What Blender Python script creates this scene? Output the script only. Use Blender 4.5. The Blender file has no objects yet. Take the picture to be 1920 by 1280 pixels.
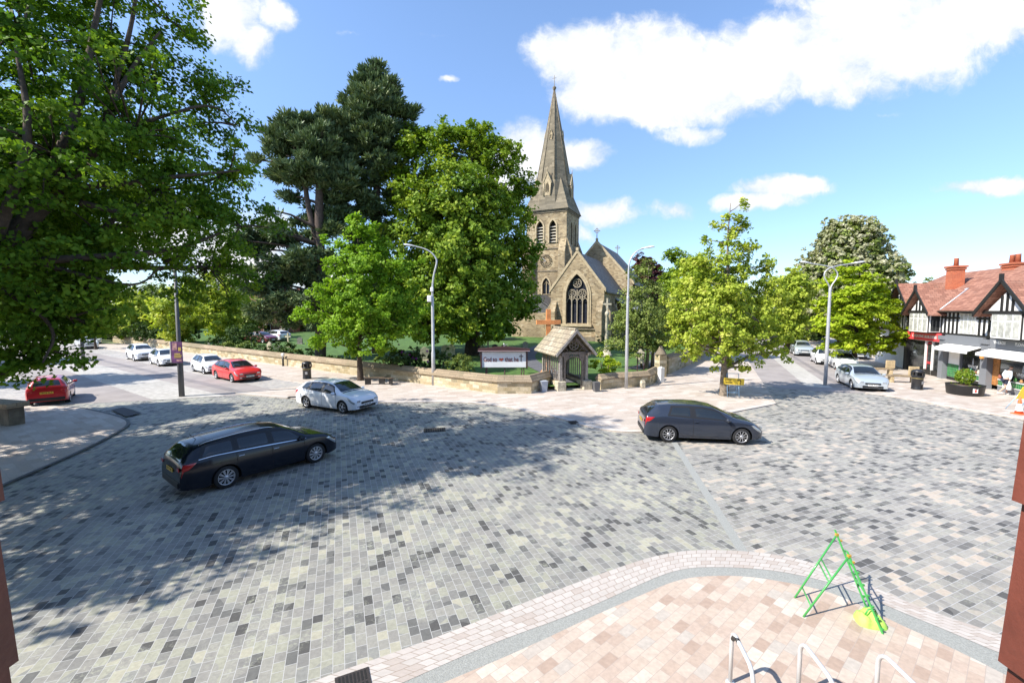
import bpy, bmesh, math, random
import numpy as np
from mathutils import Vector, Matrix

# ------------------------------------------------------------------ camera, sky, sun, exposure
SC = bpy.context.scene
COL = SC.collection
F = 820.0; CAMH = 5.1; PITCH = math.atan(60.0 / F)
cam_d = bpy.data.cameras.new("camera"); cam = bpy.data.objects.new("camera", cam_d); COL.objects.link(cam)
cam.location = (0, 0, CAMH); cam.rotation_euler = (math.radians(90) - PITCH, 0, 0)
cam_d.sensor_width = 36; cam_d.lens = 36 * F / 1920; cam_d.clip_end = 6000; cam_d.clip_start = 0.05
SC.camera = cam
SUN_AZ = math.radians(248.0)   # where the sun stands, clockwise from +Y
SUN_EL = math.radians(45.0)
SC.view_settings.view_transform = 'Standard'; SC.view_settings.look = 'None'
SC.view_settings.exposure = 0.74; SC.view_settings.gamma = 1.0
SC.cycles.use_denoising = True
SC.cycles.max_bounces = 6; SC.cycles.transparent_max_bounces = 6
sun_d = bpy.data.lights.new("sun", 'SUN'); sun_d.energy = 5.0; sun_d.angle = math.radians(0.53); sun_d.color = (1.0, 0.945, 0.85)
sun = bpy.data.objects.new("sun", sun_d); COL.objects.link(sun)
sdir = Vector((math.sin(SUN_AZ) * math.cos(SUN_EL), math.cos(SUN_AZ) * math.cos(SUN_EL), math.sin(SUN_EL)))
sun.rotation_euler = sdir.to_track_quat('Z', 'Y').to_euler(); sun.location = (-30, -15, 40)

def ray(px, py):
    dx = (px - 960) / F; dy = -(py - 640) / F
    c, s = math.cos(PITCH), math.sin(PITCH)
    return Vector((dx, c + dy * s, -s + dy * c))
def g(px, py, z=0.0):
    """ground point seen at that place in the photograph"""
    d = ray(px, py); t = (z - CAMH) / d.z
    return Vector((d.x * t, d.y * t, z))
def at(px, py, Y):
    d = ray(px, py); t = Y / d.y
    return Vector((d.x * t, Y, CAMH + d.z * t))

class NT:
    def __init__(s, tree): s.t = tree; s.n = tree.nodes; s.l = tree.links
    def add(s, typ, **kw):
        nd = s.n.new(typ)
        for k, v in kw.items(): setattr(nd, k, v)
        return nd
    def link(s, a, b): s.l.new(a, b)
    def math(s, op, a, b=None, c=None, clamp=False):
        nd = s.n.new('ShaderNodeMath'); nd.operation = op; nd.use_clamp = clamp
        for i, v in enumerate((a, b, c)):
            if v is None: continue
            if isinstance(v, (int, float)): nd.inputs[i].default_value = v
            else: s.l.new(v, nd.inputs[i])
        return nd.outputs[0]
    def noise(s, vec, scale, detail=4, rough=0.55, dim='3D'):
        nd = s.n.new('ShaderNodeTexNoise'); nd.noise_dimensions = dim
        nd.inputs['Scale'].default_value = scale; nd.inputs['Detail'].default_value = detail; nd.inputs['Roughness'].default_value = rough
        if vec is not None: s.l.new(vec, nd.inputs['Vector'])
        return nd
    def maprange(s, v, a, b, c=0.0, d=1.0, smooth=True):
        nd = s.n.new('ShaderNodeMapRange'); nd.interpolation_type = 'SMOOTHSTEP' if smooth else 'LINEAR'
        s.l.new(v, nd.inputs[0])
        for i, x in enumerate((a, b, c, d)): nd.inputs[i + 1].default_value = x
        return nd.outputs[0]
    def ramp(s, v, stops, interp='LINEAR'):
        nd = s.n.new('ShaderNodeValToRGB'); cr = nd.color_ramp; cr.interpolation = interp
        while len(cr.elements) < len(stops): cr.elements.new(0.5)
        for e, (p, c) in zip(cr.elements, stops): e.position = p; e.color = (*c, 1)
        s.l.new(v, nd.inputs[0]); return nd.outputs[0]
    def mix(s, f, a, b, typ='MIX'):
        nd = s.n.new('ShaderNodeMix'); nd.data_type = 'RGBA'; nd.blend_type = typ
        for i, v in ((0, f), (6, a), (7, b)):
            if isinstance(v, (int, float)): nd.inputs[i].default_value = v
            elif isinstance(v, tuple): nd.inputs[i].default_value = (*v, 1) if len(v) == 3 else v
            else: s.l.new(v, nd.inputs[i])
        return nd.outputs[2]

# ---- sky: Nishita plus clouds placed by direction
world = bpy.data.worlds.new("World"); SC.world = world; world.use_nodes = True
w = NT(world.node_tree); w.n.clear()
sky = w.add('ShaderNodeTexSky', sky_type='NISHITA', sun_disc=False)
sky.sun_elevation = SUN_EL; sky.sun_rotation = SUN_AZ; sky.air_density = 1.0; sky.dust_density = 0.35; sky.ozone_density = 2.2; sky.altitude = 60
bg = w.add('ShaderNodeBackground'); bg.inputs[1].default_value = 0.12
tc = w.add('ShaderNodeTexCoord'); sep = w.add('ShaderNodeSeparateXYZ'); w.link(tc.outputs['Generated'], sep.inputs[0])
low_ = w.maprange(sep.outputs[2], 0.55, 0.0)
tint = w.mix(low_, (1.36, 1.42, 1.50), (0.84, 0.93, 1.12))
w.link(w.mix(1.0, sky.outputs[0], tint, 'MULTIPLY'), bg.inputs[0])
ysafe = w.math('MAXIMUM', sep.outputs[1], 0.02)
X = w.math('DIVIDE', sep.outputs[0], ysafe); Z = w.math('DIVIDE', sep.outputs[2], ysafe)
cmb = w.add('ShaderNodeCombineXYZ'); w.link(X, cmb.inputs[0]); w.link(Z, cmb.inputs[1])
nd1 = w.noise(cmb.outputs[0], 4.5, 5, 0.6)
off = w.add('ShaderNodeVectorMath', operation='MULTIPLY_ADD'); w.link(nd1.outputs['Color'], off.inputs[0]); off.inputs[1].default_value = (0.13, 0.10, 0)
w.link(cmb.outputs[0], off.inputs[2])
def pdir(px, py):
    d = ray(px, py); return d.x / d.y, d.z / d.y
CLOUDS = [  # px, py, rx, ry (photograph pixels), weight
    (1090, 95, 125, 75, 1.0), (1220, 110, 150, 105, 1.0), (1130, 165, 130, 80, 1.0), (1340, 150, 190, 90, 1.0), (1480, 110, 190, 100, 1.0),
    (1640, 75, 260, 110, 1.0), (1830, 30, 260, 85, 1.0), (1560, 150, 180, 70, 0.8), (1240, 190, 180, 60, 0.9), (1650, 0, 250, 70, 0.9),
    (430, 25, 75, 75, 0.9), (470, 70, 60, 60, 0.75), (510, 20, 55, 45, 0.7), (985, 290, 85, 75, 0.95), (1075, 288, 95, 38, 0.9), (940, 350, 90, 70, 0.8),
    (1130, 405, 85, 34, 0.85), (1300, 245, 95, 34, 0.6), (1262, 395, 75, 28, 0.55), (1470, 355, 120, 30, 0.95), (1420, 378, 120, 26, 0.8),
    (1850, 352, 130, 26, 0.85), (1095, 440, 40, 22, 0.5), (835, 155, 20, 9, 0.6), (1660, 215, 90, 12, 0.25), (560, 260, 60, 50, 0.3),
    (450, 480, 150, 110, 0.95), (300, 430, 170, 90, 0.9), (60, 380, 130, 80, 0.9), (640, 520, 110, 60, 0.8), (30, 250, 60, 60, 0.7), (820, 60, 120, 14, 0.2), (640, 60, 120, 12, 0.22),
]
acc = None
for (px, py, rx, ry, wt) in CLOUDS:
    cx, cz = pdir(px, py); cx += 0.065; cz += 0.05
    mp = w.add('ShaderNodeMapping', vector_type='TEXTURE'); mp.inputs['Location'].default_value = (cx, cz, 0)
    mp.inputs['Scale'].default_value = (rx / F * 1.06, ry / F * 1.05, 1)
    w.link(off.outputs[0], mp.inputs['Vector'])
    gr = w.add('ShaderNodeTexGradient', gradient_type='SPHERICAL'); w.link(mp.outputs[0], gr.inputs[0])
    v = w.math('MULTIPLY', gr.outputs['Fac'], wt)
    acc = v if acc is None else w.math('MAXIMUM', acc, v)
nz = w.noise(off.outputs[0], 9.0, 9, 0.66)
front = w.maprange(sep.outputs[1], 0.05, 0.2)
dens = w.math('MULTIPLY', acc, front)
dens = w.math('ADD', dens, w.math('MULTIPLY', w.math('SUBTRACT', nz.outputs['Fac'], 0.5), w.math('MULTIPLY', w.maprange(dens, 0.0, 0.2), 0.95)))
# scattered cloud elsewhere in the sky, for what the cars and windows reflect
nb = w.noise(tc.outputs['Generated'], 2.4, 6, 0.6)
back = w.math('MULTIPLY', w.maprange(nb.outputs['Fac'], 0.52, 0.72), w.maprange(sep.outputs[1], 0.15, -0.1))
cov = w.math('MAXIMUM', w.maprange(dens, 0.14, 0.50), w.math('MULTIPLY', back, 0.7))
lowband = w.maprange(sep.outputs[2], 0.0, 0.10)
shade = w.maprange(w.math('ADD', w.math('MULTIPLY', dens, 0.6), w.math('MULTIPLY', nz.outputs['Fac'], 0.9)), 0.40, 0.95)
ccol = w.mix(shade, (0.62, 0.71, 0.84), (0.98, 0.985, 1.0))
bc = w.add('ShaderNodeBackground'); w.link(ccol, bc.inputs[0]); bc.inputs[1].default_value = 0.70
ms = w.add('ShaderNodeMixShader'); w.link(w.math('MULTIPLY', cov, 0.96), ms.inputs[0]); w.link(bg.outputs[0], ms.inputs[1]); w.link(bc.outputs[0], ms.inputs[2])
wo = w.add('ShaderNodeOutputWorld'); w.link(ms.outputs[0], wo.inputs[0])

# ------------------------------------------------------------------ helpers
def setp(o, label=None, cat=None, group=None, kind=None):
    if label: o['label'] = label
    if cat: o['category'] = cat
    if group: o['group'] = group
    if kind: o['kind'] = kind
    return o
def empty(name, loc, rz=0.0, label=None, cat=None, group=None):
    o = bpy.data.objects.new(name, None); COL.objects.link(o); o.location = loc; o.rotation_euler = (0, 0, rz); o.empty_display_size = 0.3
    return setp(o, label, cat, group)
def copy_tree(o, parent=None):
    c = o.copy(); COL.objects.link(c)
    if parent is not None: c.parent = parent
    for ch in list(o.children): copy_tree(ch, c)
    return c
class MB:
    """collects shapes into one mesh"""
    def __init__(s): s.v = []; s.f = []; s.m = []; s.sm = []
    def _add(s, vs, fs, mi=0, smooth=False):
        b = len(s.v); s.v.extend([tuple(v) for v in vs]); s.f.extend([tuple(b + i for i in f) for f in fs]); s.m.extend([mi] * len(fs)); s.sm.extend([smooth] * len(fs)); return s
    def box(s, c, size, rz=0.0, mi=0, M=None, bev=0.0):
        hx, hy, hz = size[0] / 2, size[1] / 2, size[2] / 2
        R = M if M is not None else Matrix.Rotation(rz, 3, 'Z')
        c = Vector(c)
        if bev > 0 and bev < min(hx, hy, hz):
            pts = []; b = bev
            vs = []
            for sz in (-1, 1):
                for (sx, sy) in ((-1, -1), (1, -1), (1, 1), (-1, 1)):
                    vs.append((sx * (hx - b), sy * (hy - b), sz * hz)); vs.append((sx * hx, sy * (hy - b), sz * (hz - b))); vs.append((sx * (hx - b), sy * hy, sz * (hz - b)))
            bm = bmesh.new(); bv = [bm.verts.new(v) for v in vs]; r = bmesh.ops.convex_hull(bm, input=bv)
            bm.verts.index_update(); bm.verts.ensure_lookup_table()
            s._add([c + R @ v.co for v in bm.verts], [[v.index for v in f.verts] for f in bm.faces], mi); bm.free(); return s
        vs = [c + R @ Vector((x, y, z)) for x, y, z in ((-hx, -hy, -hz), (hx, -hy, -hz), (hx, hy, -hz), (-hx, hy, -hz), (-hx, -hy, hz), (hx, -hy, hz), (hx, hy, hz), (-hx, hy, hz))]
        return s._add(vs, [(0, 3, 2, 1), (4, 5, 6, 7), (0, 1, 5, 4), (1, 2, 6, 5), (2, 3, 7, 6), (3, 0, 4, 7)], mi)
    def tube(s, pts, r, n=8, mi=0, cap=True, smooth=True):
        pts = [Vector(p) for p in pts]; rs = r if isinstance(r, (list, tuple)) else [r] * len(pts)
        vs = []; fs = []; prev = None
        for i, p in enumerate(pts):
            t = (pts[min(i + 1, len(pts) - 1)] - pts[max(i - 1, 0)])
            t = t.normalized() if t.length > 1e-9 else Vector((0, 0, 1))
            if prev is None:
                a = Vector((1, 0, 0)) if abs(t.x) < 0.8 else Vector((0, 1, 0)); u = t.cross(a).normalized()
            else:
                u = (prev - t * prev.dot(t)); u = u.normalized() if u.length > 1e-6 else t.orthogonal().normalized()
            prev = u; vv = t.cross(u)
            for k in range(n):
                a = 2 * math.pi * k / n; vs.append(p + (u * math.cos(a) + vv * math.sin(a)) * rs[i])
        for i in range(len(pts) - 1):
            for k in range(n):
                k2 = (k + 1) % n; fs.append((i * n + k, i * n + k2, (i + 1) * n + k2, (i + 1) * n + k))
        s._add(vs, fs, mi, smooth)
        if cap:
            b = len(s.v) - len(vs)
            s.f.append(tuple(b + k for k in reversed(range(n)))); s.m.append(mi); s.sm.append(False)
            s.f.append(tuple(b + (len(pts) - 1) * n + k for k in range(n))); s.m.append(mi); s.sm.append(False)
        return s
    def lathe(s, prof, n=16, c=(0, 0, 0), mi=0, smooth=True, sx=1.0, sy=1.0, cap=True):
        vs = []; fs = []
        for (r, z) in prof:
            for k in range(n):
                a = 2 * math.pi * k / n; vs.append((c[0] + r * sx * math.cos(a), c[1] + r * sy * math.sin(a), c[2] + z))
        m = len(prof)
        for i in range(m - 1):
            for k in range(n):
                k2 = (k + 1) % n; fs.append((i * n + k, i * n + k2, (i + 1) * n + k2, (i + 1) * n + k))
        if cap: fs.append(tuple(reversed(range(n)))); fs.append(tuple((m - 1) * n + k for k in range(n)))
        return s._add(vs, fs, mi, smooth)
    def prism(s, poly, o, ux, uy, un, depth, mi=0):
        """polygon (2-D) in the plane ux,uy at o, extruded depth along un"""
        o = Vector(o); ux = Vector(ux); uy = Vector(uy); un = Vector(un); n = len(poly)
        a = [o + ux * x + uy * y for x, y in poly]; b = [p + un * depth for p in a]
        return s._add(a + b, [tuple(reversed(range(n))), tuple(range(n, 2 * n))] + [(i, (i + 1) % n, n + (i + 1) % n, n + i) for i in range(n)], mi)
    def quad(s, a, b, c, d, mi=0): return s._add([a, b, c, d], [(0, 1, 2, 3)], mi)
    def build(s, name, mats, parent=None, loc=None, rz=None):
        me = bpy.data.meshes.new(name); me.from_pydata([tuple(v) for v in s.v], [], s.f)
        mats = mats if isinstance(mats, (list, tuple)) else [mats]
        for m in mats: me.materials.append(m)
        me.polygons.foreach_set('material_index', s.m); me.polygons.foreach_set('use_smooth', s.sm)
        bm = bmesh.new(); bm.from_mesh(me); bmesh.ops.recalc_face_normals(bm, faces=bm.faces); bm.to_mesh(me); bm.free()
        me.update()
        o = bpy.data.objects.new(name, me); COL.objects.link(o)
        if parent is not None: o.parent = parent
        if loc is not None: o.location = loc
        if rz is not None: o.rotation_euler = (0, 0, rz)
        return o
def mesh_np(name, V, Fq, mat, parent=None, attr=None):
    """fast mesh from numpy quads"""
    me = bpy.data.meshes.new(name); nv = len(V); nf = len(Fq)
    me.vertices.add(nv); me.vertices.foreach_set('co', V.astype(np.float32).ravel())
    me.loops.add(nf * 4); me.loops.foreach_set('vertex_index', Fq.astype(np.int32).ravel())
    me.polygons.add(nf); me.polygons.foreach_set('loop_start', np.arange(0, nf * 4, 4, dtype=np.int32))
    me.update(calc_edges=True)
    if attr is not None:
        a = me.attributes.new('tone', 'FLOAT', 'FACE'); a.data.foreach_set('value', attr.astype(np.float32))
    me.materials.append(mat)
    o = bpy.data.objects.new(name, me); COL.objects.link(o)
    if parent is not None: o.parent = parent
    return o

# ------------------------------------------------------------------ materials
def bsdf(name, col=(0.5, 0.5, 0.5), rough=0.6, metal=0.0, spec=0.5, coat=0.0, vary=0.0, vscale=6.0, bump=0.0, bscale=30.0, coord='Object'):
    m = bpy.data.materials.new(name); m.use_nodes = True; t = NT(m.node_tree); b = t.n['Principled BSDF']
    b.inputs['Roughness'].default_value = rough; b.inputs['Metallic'].default_value = metal
    b.inputs['Specular IOR Level'].default_value = spec; b.inputs['Coat Weight'].default_value = coat; b.inputs['Coat Roughness'].default_value = 0.06
    b.inputs['Base Color'].default_value = (*col, 1)
    if vary > 0 or bump > 0: tcn = t.add('ShaderNodeTexCoord')
    if vary > 0:
        nz_ = t.noise(tcn.outputs[coord], vscale, 5, 0.6)
        f = t.maprange(nz_.outputs['Fac'], 0.3, 0.7)
        t.link(t.mix(f, tuple(c * (1 - vary) for c in col), tuple(min(1, c * (1 + vary)) for c in col)), b.inputs['Base Color'])
    if bump > 0:
        nb_ = t.noise(tcn.outputs[coord], bscale, 4, 0.6); bn = t.add('ShaderNodeBump'); bn.inputs['Strength'].default_value = bump; bn.inputs['Distance'].default_value = 0.02
        t.link(nb_.outputs['Fac'], bn.inputs['Height']); t.link(bn.outputs[0], b.inputs['Normal'])
    return m

def brick_mat(name, stops, rot=0.0, bw=0.3, rh=0.2, mortar=0.006, mcol=(0.45, 0.45, 0.43), rough=0.75, coord='Object', plane='XY', bump=0.25,
              offset=0.5, grain=0.18, stain=0.15, squash=1.0, off=(0, 0, 0), sqf=2, dirt=(0.12, 0.12, 0.10), spec=0.35, cluster=0.0, vein=0.0):
    """courses of setts, slabs or stones; stops is a palette taken per stone"""
    m = bpy.data.materials.new(name); m.use_nodes = True; t = NT(m.node_tree); b = t.n['Principled BSDF']
    tcn = t.add('ShaderNodeTexCoord'); src = tcn.outputs[coord]
    mp = t.add('ShaderNodeMapping'); mp.inputs['Rotation'].default_value = (0, 0, -rot); mp.inputs['Location'].default_value = off
    if plane == 'WALL':   # courses along the wall: u = horizontal distance, v = height
        sp = t.add('ShaderNodeSeparateXYZ'); t.link(src, sp.inputs[0]); cb = t.add('ShaderNodeCombineXYZ')
        geo = t.add('ShaderNodeNewGeometry'); sn = t.add('ShaderNodeSeparateXYZ')
        vt = t.add('ShaderNodeVectorTransform', vector_type='NORMAL', convert_from='WORLD', convert_to='OBJECT'); t.link(geo.outputs['Normal'], vt.inputs[0]); t.link(vt.outputs[0], sn.inputs[0])
        u = t.math('SUBTRACT', t.math('MULTIPLY', sp.outputs[1], sn.outputs[0]), t.math('MULTIPLY', sp.outputs[0], sn.outputs[1]))
        t.link(u, cb.inputs[0]); t.link(sp.outputs[2], cb.inputs[1]); src2 = cb.outputs[0]
        t.link(src2, mp.inputs[0])
    else: t.link(src, mp.inputs[0])
    vec = mp.outputs[0]
    wn = t.noise(vec, 2.0, 2); wv = t.add('ShaderNodeVectorMath', operation='MULTIPLY_ADD'); t.link(wn.outputs['Color'], wv.inputs[0]); wv.inputs[1].default_value = (bw * 0.10, rh * 0.10, 0); t.link(vec, wv.inputs[2])
    bt = t.add('ShaderNodeTexBrick'); t.link(wv.outputs[0], bt.inputs['Vector']); bt.offset = offset; bt.squash = squash; bt.squash_frequency = sqf
    bt.inputs['Scale'].default_value = 1; bt.inputs['Brick Width'].default_value = bw; bt.inputs['Row Height'].default_value = rh
    bt.inputs['Mortar Size'].default_value = mortar; bt.inputs['Mortar Smooth'].default_value = 0.2; bt.inputs['Bias'].default_value = 0
    bt.inputs['Color1'].default_value = (0, 0, 0, 1); bt.inputs['Color2'].default_value = (1, 1, 1, 1); bt.inputs['Mortar'].default_value = (0.5, 0.5, 0.5, 1)
    # brick blends Color1..Color2 per stone: a flat random value
    big = t.noise(tcn.outputs[coord], 0.22, 3)
    cl_ = t.noise(vec, 0.55, 2, 0.5); tone = t.math('ADD', bt.outputs['Color'], t.math('MULTIPLY', t.math('SUBTRACT', cl_.outputs['Fac'], 0.5), cluster), clamp=True)
    col = t.ramp(tone, stops, 'CONSTANT')
    gn = t.noise(tcn.outputs[coord], 14.0, 6, 0.65); col = t.mix(grain, col, t.ramp(gn.outputs['Fac'], [(0.3, (0.25, 0.25, 0.24)), (0.7, (0.95, 0.94, 0.9))]), 'OVERLAY')
    if vein > 0:
        vn = t.noise(tcn.outputs[coord], 9.0, 4, 0.7); vn.inputs['Distortion'].default_value = 1.6; sel = t.noise(vec, 1.1, 2)
        col = t.mix(t.math('MULTIPLY', t.math('MULTIPLY', t.maprange(vn.outputs['Fac'], 0.48, 0.66), t.maprange(sel.outputs['Fac'], 0.45, 0.6)), vein), col, (0.42, 0.43, 0.33))
    st = t.math('MULTIPLY', t.maprange(big.outputs['Fac'], 0.42, 0.72), stain)
    col = t.mix(st, col, dirt)
    sp2 = t.noise(tcn.outputs[coord], 1.3, 5, 0.7); col = t.mix(t.math('MULTIPLY', t.maprange(sp2.outputs['Fac'], 0.52, 0.75), stain * 1.4), col, dirt)
    col = t.mix(bt.outputs['Fac'], col, mcol)
    t.link(col, b.inputs['Base Color']); b.inputs['Roughness'].default_value = rough; b.inputs['Specular IOR Level'].default_value = spec
    if bump > 0:
        h = t.math('ADD', t.math('MULTIPLY', bt.outputs['Fac'], -1.0), t.math('MULTIPLY', gn.outputs['Fac'], 0.5))
        bn = t.add('ShaderNodeBump'); bn.inputs['Strength'].default_value = bump; bn.inputs['Distance'].default_value = 0.01; t.link(h, bn.inputs['Height']); t.link(bn.outputs[0], b.inputs['Normal'])
    return m

def leaf_mat(name, cols, trans=0.35, gloss=0.55, scale=0.5):
    """foliage: colour varies leaf by leaf and clump by clump"""
    m = bpy.data.materials.new(name); m.use_nodes = True; t = NT(m.node_tree); b = t.n['Principled BSDF']
    at_ = t.add('ShaderNodeAttribute', attribute_name='tone'); tcn = t.add('ShaderNodeTexCoord')
    nz_ = t.noise(tcn.outputs['Object'], scale, 3)
    v = t.math('ADD', t.math('MULTIPLY', at_.outputs['Fac'], 0.65), t.math('MULTIPLY', nz_.outputs['Fac'], 0.35))
    k = len(cols); col = t.ramp(v, [(0.15 + 0.7 * i / (k - 1), c) for i, c in enumerate(cols)])
    t.link(col, b.inputs['Base Color']); b.inputs['Roughness'].default_value = gloss; b.inputs['Specular IOR Level'].default_value = 0.18
    tr = t.add('ShaderNodeBsdfTranslucent'); t.link(t.mix(1.0, col, (1.0, 1.05, 0.45), 'MULTIPLY'), tr.inputs[0])
    mx = t.add('ShaderNodeMixShader'); mx.inputs[0].default_value = trans; t.link(b.outputs[0], mx.inputs[1]); t.link(tr.outputs[0], mx.inputs[2])
    out = t.n['Material Output']; t.link(mx.outputs[0], out.inputs[0])
    return m
def text_mesh(txt, size, mat, parent, loc, ux, up, depth=0.004, name='lettering', align='CENTER', maxw=None, bold=0.02):
    """writing built as flat letters facing ux x up"""
    cu = bpy.data.curves.new(name, 'FONT'); cu.body = txt; cu.size = size; cu.extrude = depth; cu.offset = size * bold; cu.align_x = align; cu.align_y = 'CENTER'
    tmp = bpy.data.objects.new(name, cu); COL.objects.link(tmp); bpy.context.view_layer.update()
    me = bpy.data.meshes.new_from_object(tmp); bpy.data.objects.remove(tmp); me.materials.clear(); me.materials.append(mat)
    o = bpy.data.objects.new(name, me); COL.objects.link(o)
    ux = Vector(ux).normalized(); up = Vector(up).normalized(); un = ux.cross(up)
    M = Matrix((ux, up, un)).transposed().to_4x4()
    if maxw:
        xs = [v.co.x for v in me.vertices]; ww = max(xs) - min(xs)
        if ww > 0: M = M @ Matrix.Scale(maxw / ww, 4, (1, 0, 0))
    M.translation = Vector(loc)
    if parent is not None: o.parent = parent
    o.matrix_local = M
    return o
# ------------------------------------------------------------------ ground sheets
def struct(o, label): return setp(o, label, 'ground', None, 'structure')
def V2(a, b): return Vector((a, b, 0))
LO = V2(-0.8, 26.0); LD = V2(-0.822, 0.569); LN = V2(-0.569, -0.822)     # left road: along, towards the square
RO = V2(21.2, 29.7); RD = V2(0.42, 0.9075); RP = V2(0.9075, -0.42)       # right road: along, to the right
def LR(a, p): return LO + LD * a + LN * p
def RR(a, p): return RO + RD * a + RP * p
def sheet(name, pts, z, mat, label, thick=0.0, uv=None):
    bm = bmesh.new(); vs = [bm.verts.new((p[0], p[1], z)) for p in pts]; f = bm.faces.new(vs)
    f.normal_update()
    if f.normal.z < 0: f.normal_flip()
    if thick > 0:
        n = len(vs); lo = [bm.verts.new((p[0], p[1], z - thick)) for p in pts]
        for i in range(n): bm.faces.new((vs[i], vs[(i + 1) % n], lo[(i + 1) % n], lo[i]))
    bmesh.ops.triangulate(bm, faces=[f]); bmesh.ops.recalc_face_normals(bm, faces=[x for x in bm.faces if len(x.verts) == 4])
    me = bpy.data.meshes.new(name); bm.to_mesh(me); bm.free(); me.materials.append(mat)
    o = bpy.data.objects.new(name, me); COL.objects.link(o); return struct(o, label)
def resample(pts, step):
    out = [Vector(pts[0])]
    for a, b in zip(pts[:-1], pts[1:]):
        a = Vector(a); b = Vector(b); n = max(1, int((b - a).length / step))
        for i in range(1, n + 1): out.append(a.lerp(b, i / n))
    return out
def smooth_line(pts, it=3):
    pts = [Vector(p) for p in pts]
    for _ in range(it):
        q = [pts[0]]
        for a, b in zip(pts[:-1], pts[1:]): q += [a * 0.75 + b * 0.25, a * 0.25 + b * 0.75]
        q.append(pts[-1]); pts = q
    return pts
def at_len(pts, n):
    L = [0.0]
    for a, b in zip(pts[:-1], pts[1:]): L.append(L[-1] + (b - a).length)
    out = []
    for i in range(n):
        t = L[-1] * i / (n - 1); k = max(0, min(len(L) - 2, next((j for j in range(len(L) - 1) if L[j + 1] >= t), len(L) - 2)))
        f = (t - L[k]) / max(1e-9, L[k + 1] - L[k]); out.append(pts[k].lerp(pts[k + 1], f))
    return out, L[-1]
def strip(name, A, B, z, mat, label, n=90):
    A, la = at_len([Vector(p) for p in A], n); B, lb = at_len([Vector(p) for p in B], n)
    me = bpy.data.meshes.new(name); vs = [(p.x, p.y, z) for p in A] + [(p.x, p.y, z) for p in B]
    fs = [(i, i + 1, n + i + 1, n + i) for i in range(n - 1)]; me.from_pydata(vs, [], fs)
    uv = me.uv_layers.new(name='UVMap'); wd = sum((a - b).length for a, b in zip(A, B)) / n; L = (la + lb) / 2
    for li, l in enumerate(me.loops):
        i = l.vertex_index; uv.data[li].uv = ((i % n) / (n - 1) * L, 0.0 if i < n else wd)
    bm = bmesh.new(); bm.from_mesh(me)
    for f in bm.faces:
        if f.normal.z < 0: f.normal_flip()
    bm.to_mesh(me); bm.free(); me.materials.append(mat)
    o = bpy.data.objects.new(name, me); COL.objects.link(o); return struct(o, label)

def pal(*cs):  # (weight, colour) pairs into constant ramp stops
    tot = sum(c[0] for c in cs); acc_ = 0; out = []
    for wgt, c in cs: out.append((acc_ / tot, c)); acc_ += wgt
    return out
SETTS_A = pal((6, (0.075, 0.076, 0.078)), (9, (0.12, 0.125, 0.128)), (18, (0.185, 0.19, 0.192)), (20, (0.225, 0.228, 0.225)), (18, (0.25, 0.255, 0.245)), (14, (0.275, 0.285, 0.25)), (10, (0.215, 0.225, 0.225)), (7, (0.33, 0.33, 0.28)))
SETTS_B = pal((6, (0.08, 0.08, 0.083)), (12, (0.14, 0.14, 0.142)), (20, (0.215, 0.213, 0.213)), (24, (0.27, 0.267, 0.262)), (18, (0.305, 0.30, 0.29)), (9, (0.24, 0.237, 0.235)), (8, (0.36, 0.335, 0.305)), (7, (0.42, 0.37, 0.33)))
SETTS_A = [(p, (c[0] * 1.05, c[1] * 1.0, c[2] * .93)) for p, c in SETTS_A]; SETTS_B = [(p, (c[0] * 1.04, c[1] * 1.0, c[2] * .93)) for p, c in SETTS_B]
m_setA = brick_mat('grey setts', SETTS_A, rot=math.radians(111.6), bw=0.26, rh=0.160, mortar=0.0045, cluster=0.8, vein=0.5, mcol=(0.42, 0.42, 0.41), rough=0.62, bump=0.2, grain=0.22, offset=0.42, stain=0.22, off=(0.3, 0.1, 0), squash=0.75, sqf=3)
m_setB = brick_mat('grey violet setts', SETTS_B, rot=math.radians(23), bw=0.26, rh=0.160, mortar=0.0045, cluster=0.8, vein=0.5, mcol=(0.42, 0.42, 0.42), rough=0.62, bump=0.2, grain=0.22, offset=0.42, stain=0.20)
PINK = pal((8, (0.36, 0.27, 0.215)), (14, (0.41, 0.32, 0.26)), (24, (0.45, 0.365, 0.30)), (24, (0.475, 0.395, 0.33)), (12, (0.43, 0.34, 0.28)), (10, (0.52, 0.455, 0.39)), (8, (0.42, 0.375, 0.33)))
m_slab = brick_mat('pink stone slabs', PINK, rot=math.radians(40), bw=0.29, rh=0.165, mortar=0.004, mcol=(0.36, 0.30, 0.26), rough=0.7, bump=0.15, grain=0.18, offset=0.45, stain=0.18, dirt=(0.35, 0.28, 0.24))
CREAM = pal((20, (0.42, 0.36, 0.31)), (25, (0.47, 0.41, 0.36)), (25, (0.445, 0.38, 0.33)), (20, (0.51, 0.455, 0.41)), (10, (0.39, 0.32, 0.27)))
m_pave = brick_mat('cream pink paving', CREAM, rot=math.radians(16), bw=0.6, rh=0.3, mortar=0.006, mcol=(0.40, 0.36, 0.32), rough=0.75, bump=0.12, grain=0.2, stain=0.22, dirt=(0.36, 0.31, 0.27))
m_pave_l = brick_mat('cream pink paving by left road', CREAM, rot=math.radians(145), bw=0.6, rh=0.3, mortar=0.006, mcol=(0.40, 0.36, 0.32), rough=0.75, bump=0.12, grain=0.2, stain=0.25, dirt=(0.34, 0.29, 0.25))
BANDP = pal((25, (0.42, 0.385, 0.355)), (30, (0.46, 0.425, 0.395)), (30, (0.435, 0.395, 0.365)), (15, (0.39, 0.34, 0.305)))
m_band = brick_mat('pale cobble band', BANDP, bw=0.2, rh=0.155, mortar=0.008, mcol=(0.29, 0.24, 0.20), coord='UV', rough=0.75, bump=0.15, grain=0.12, stain=0.1, dirt=(0.4, 0.36, 0.33))
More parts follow.
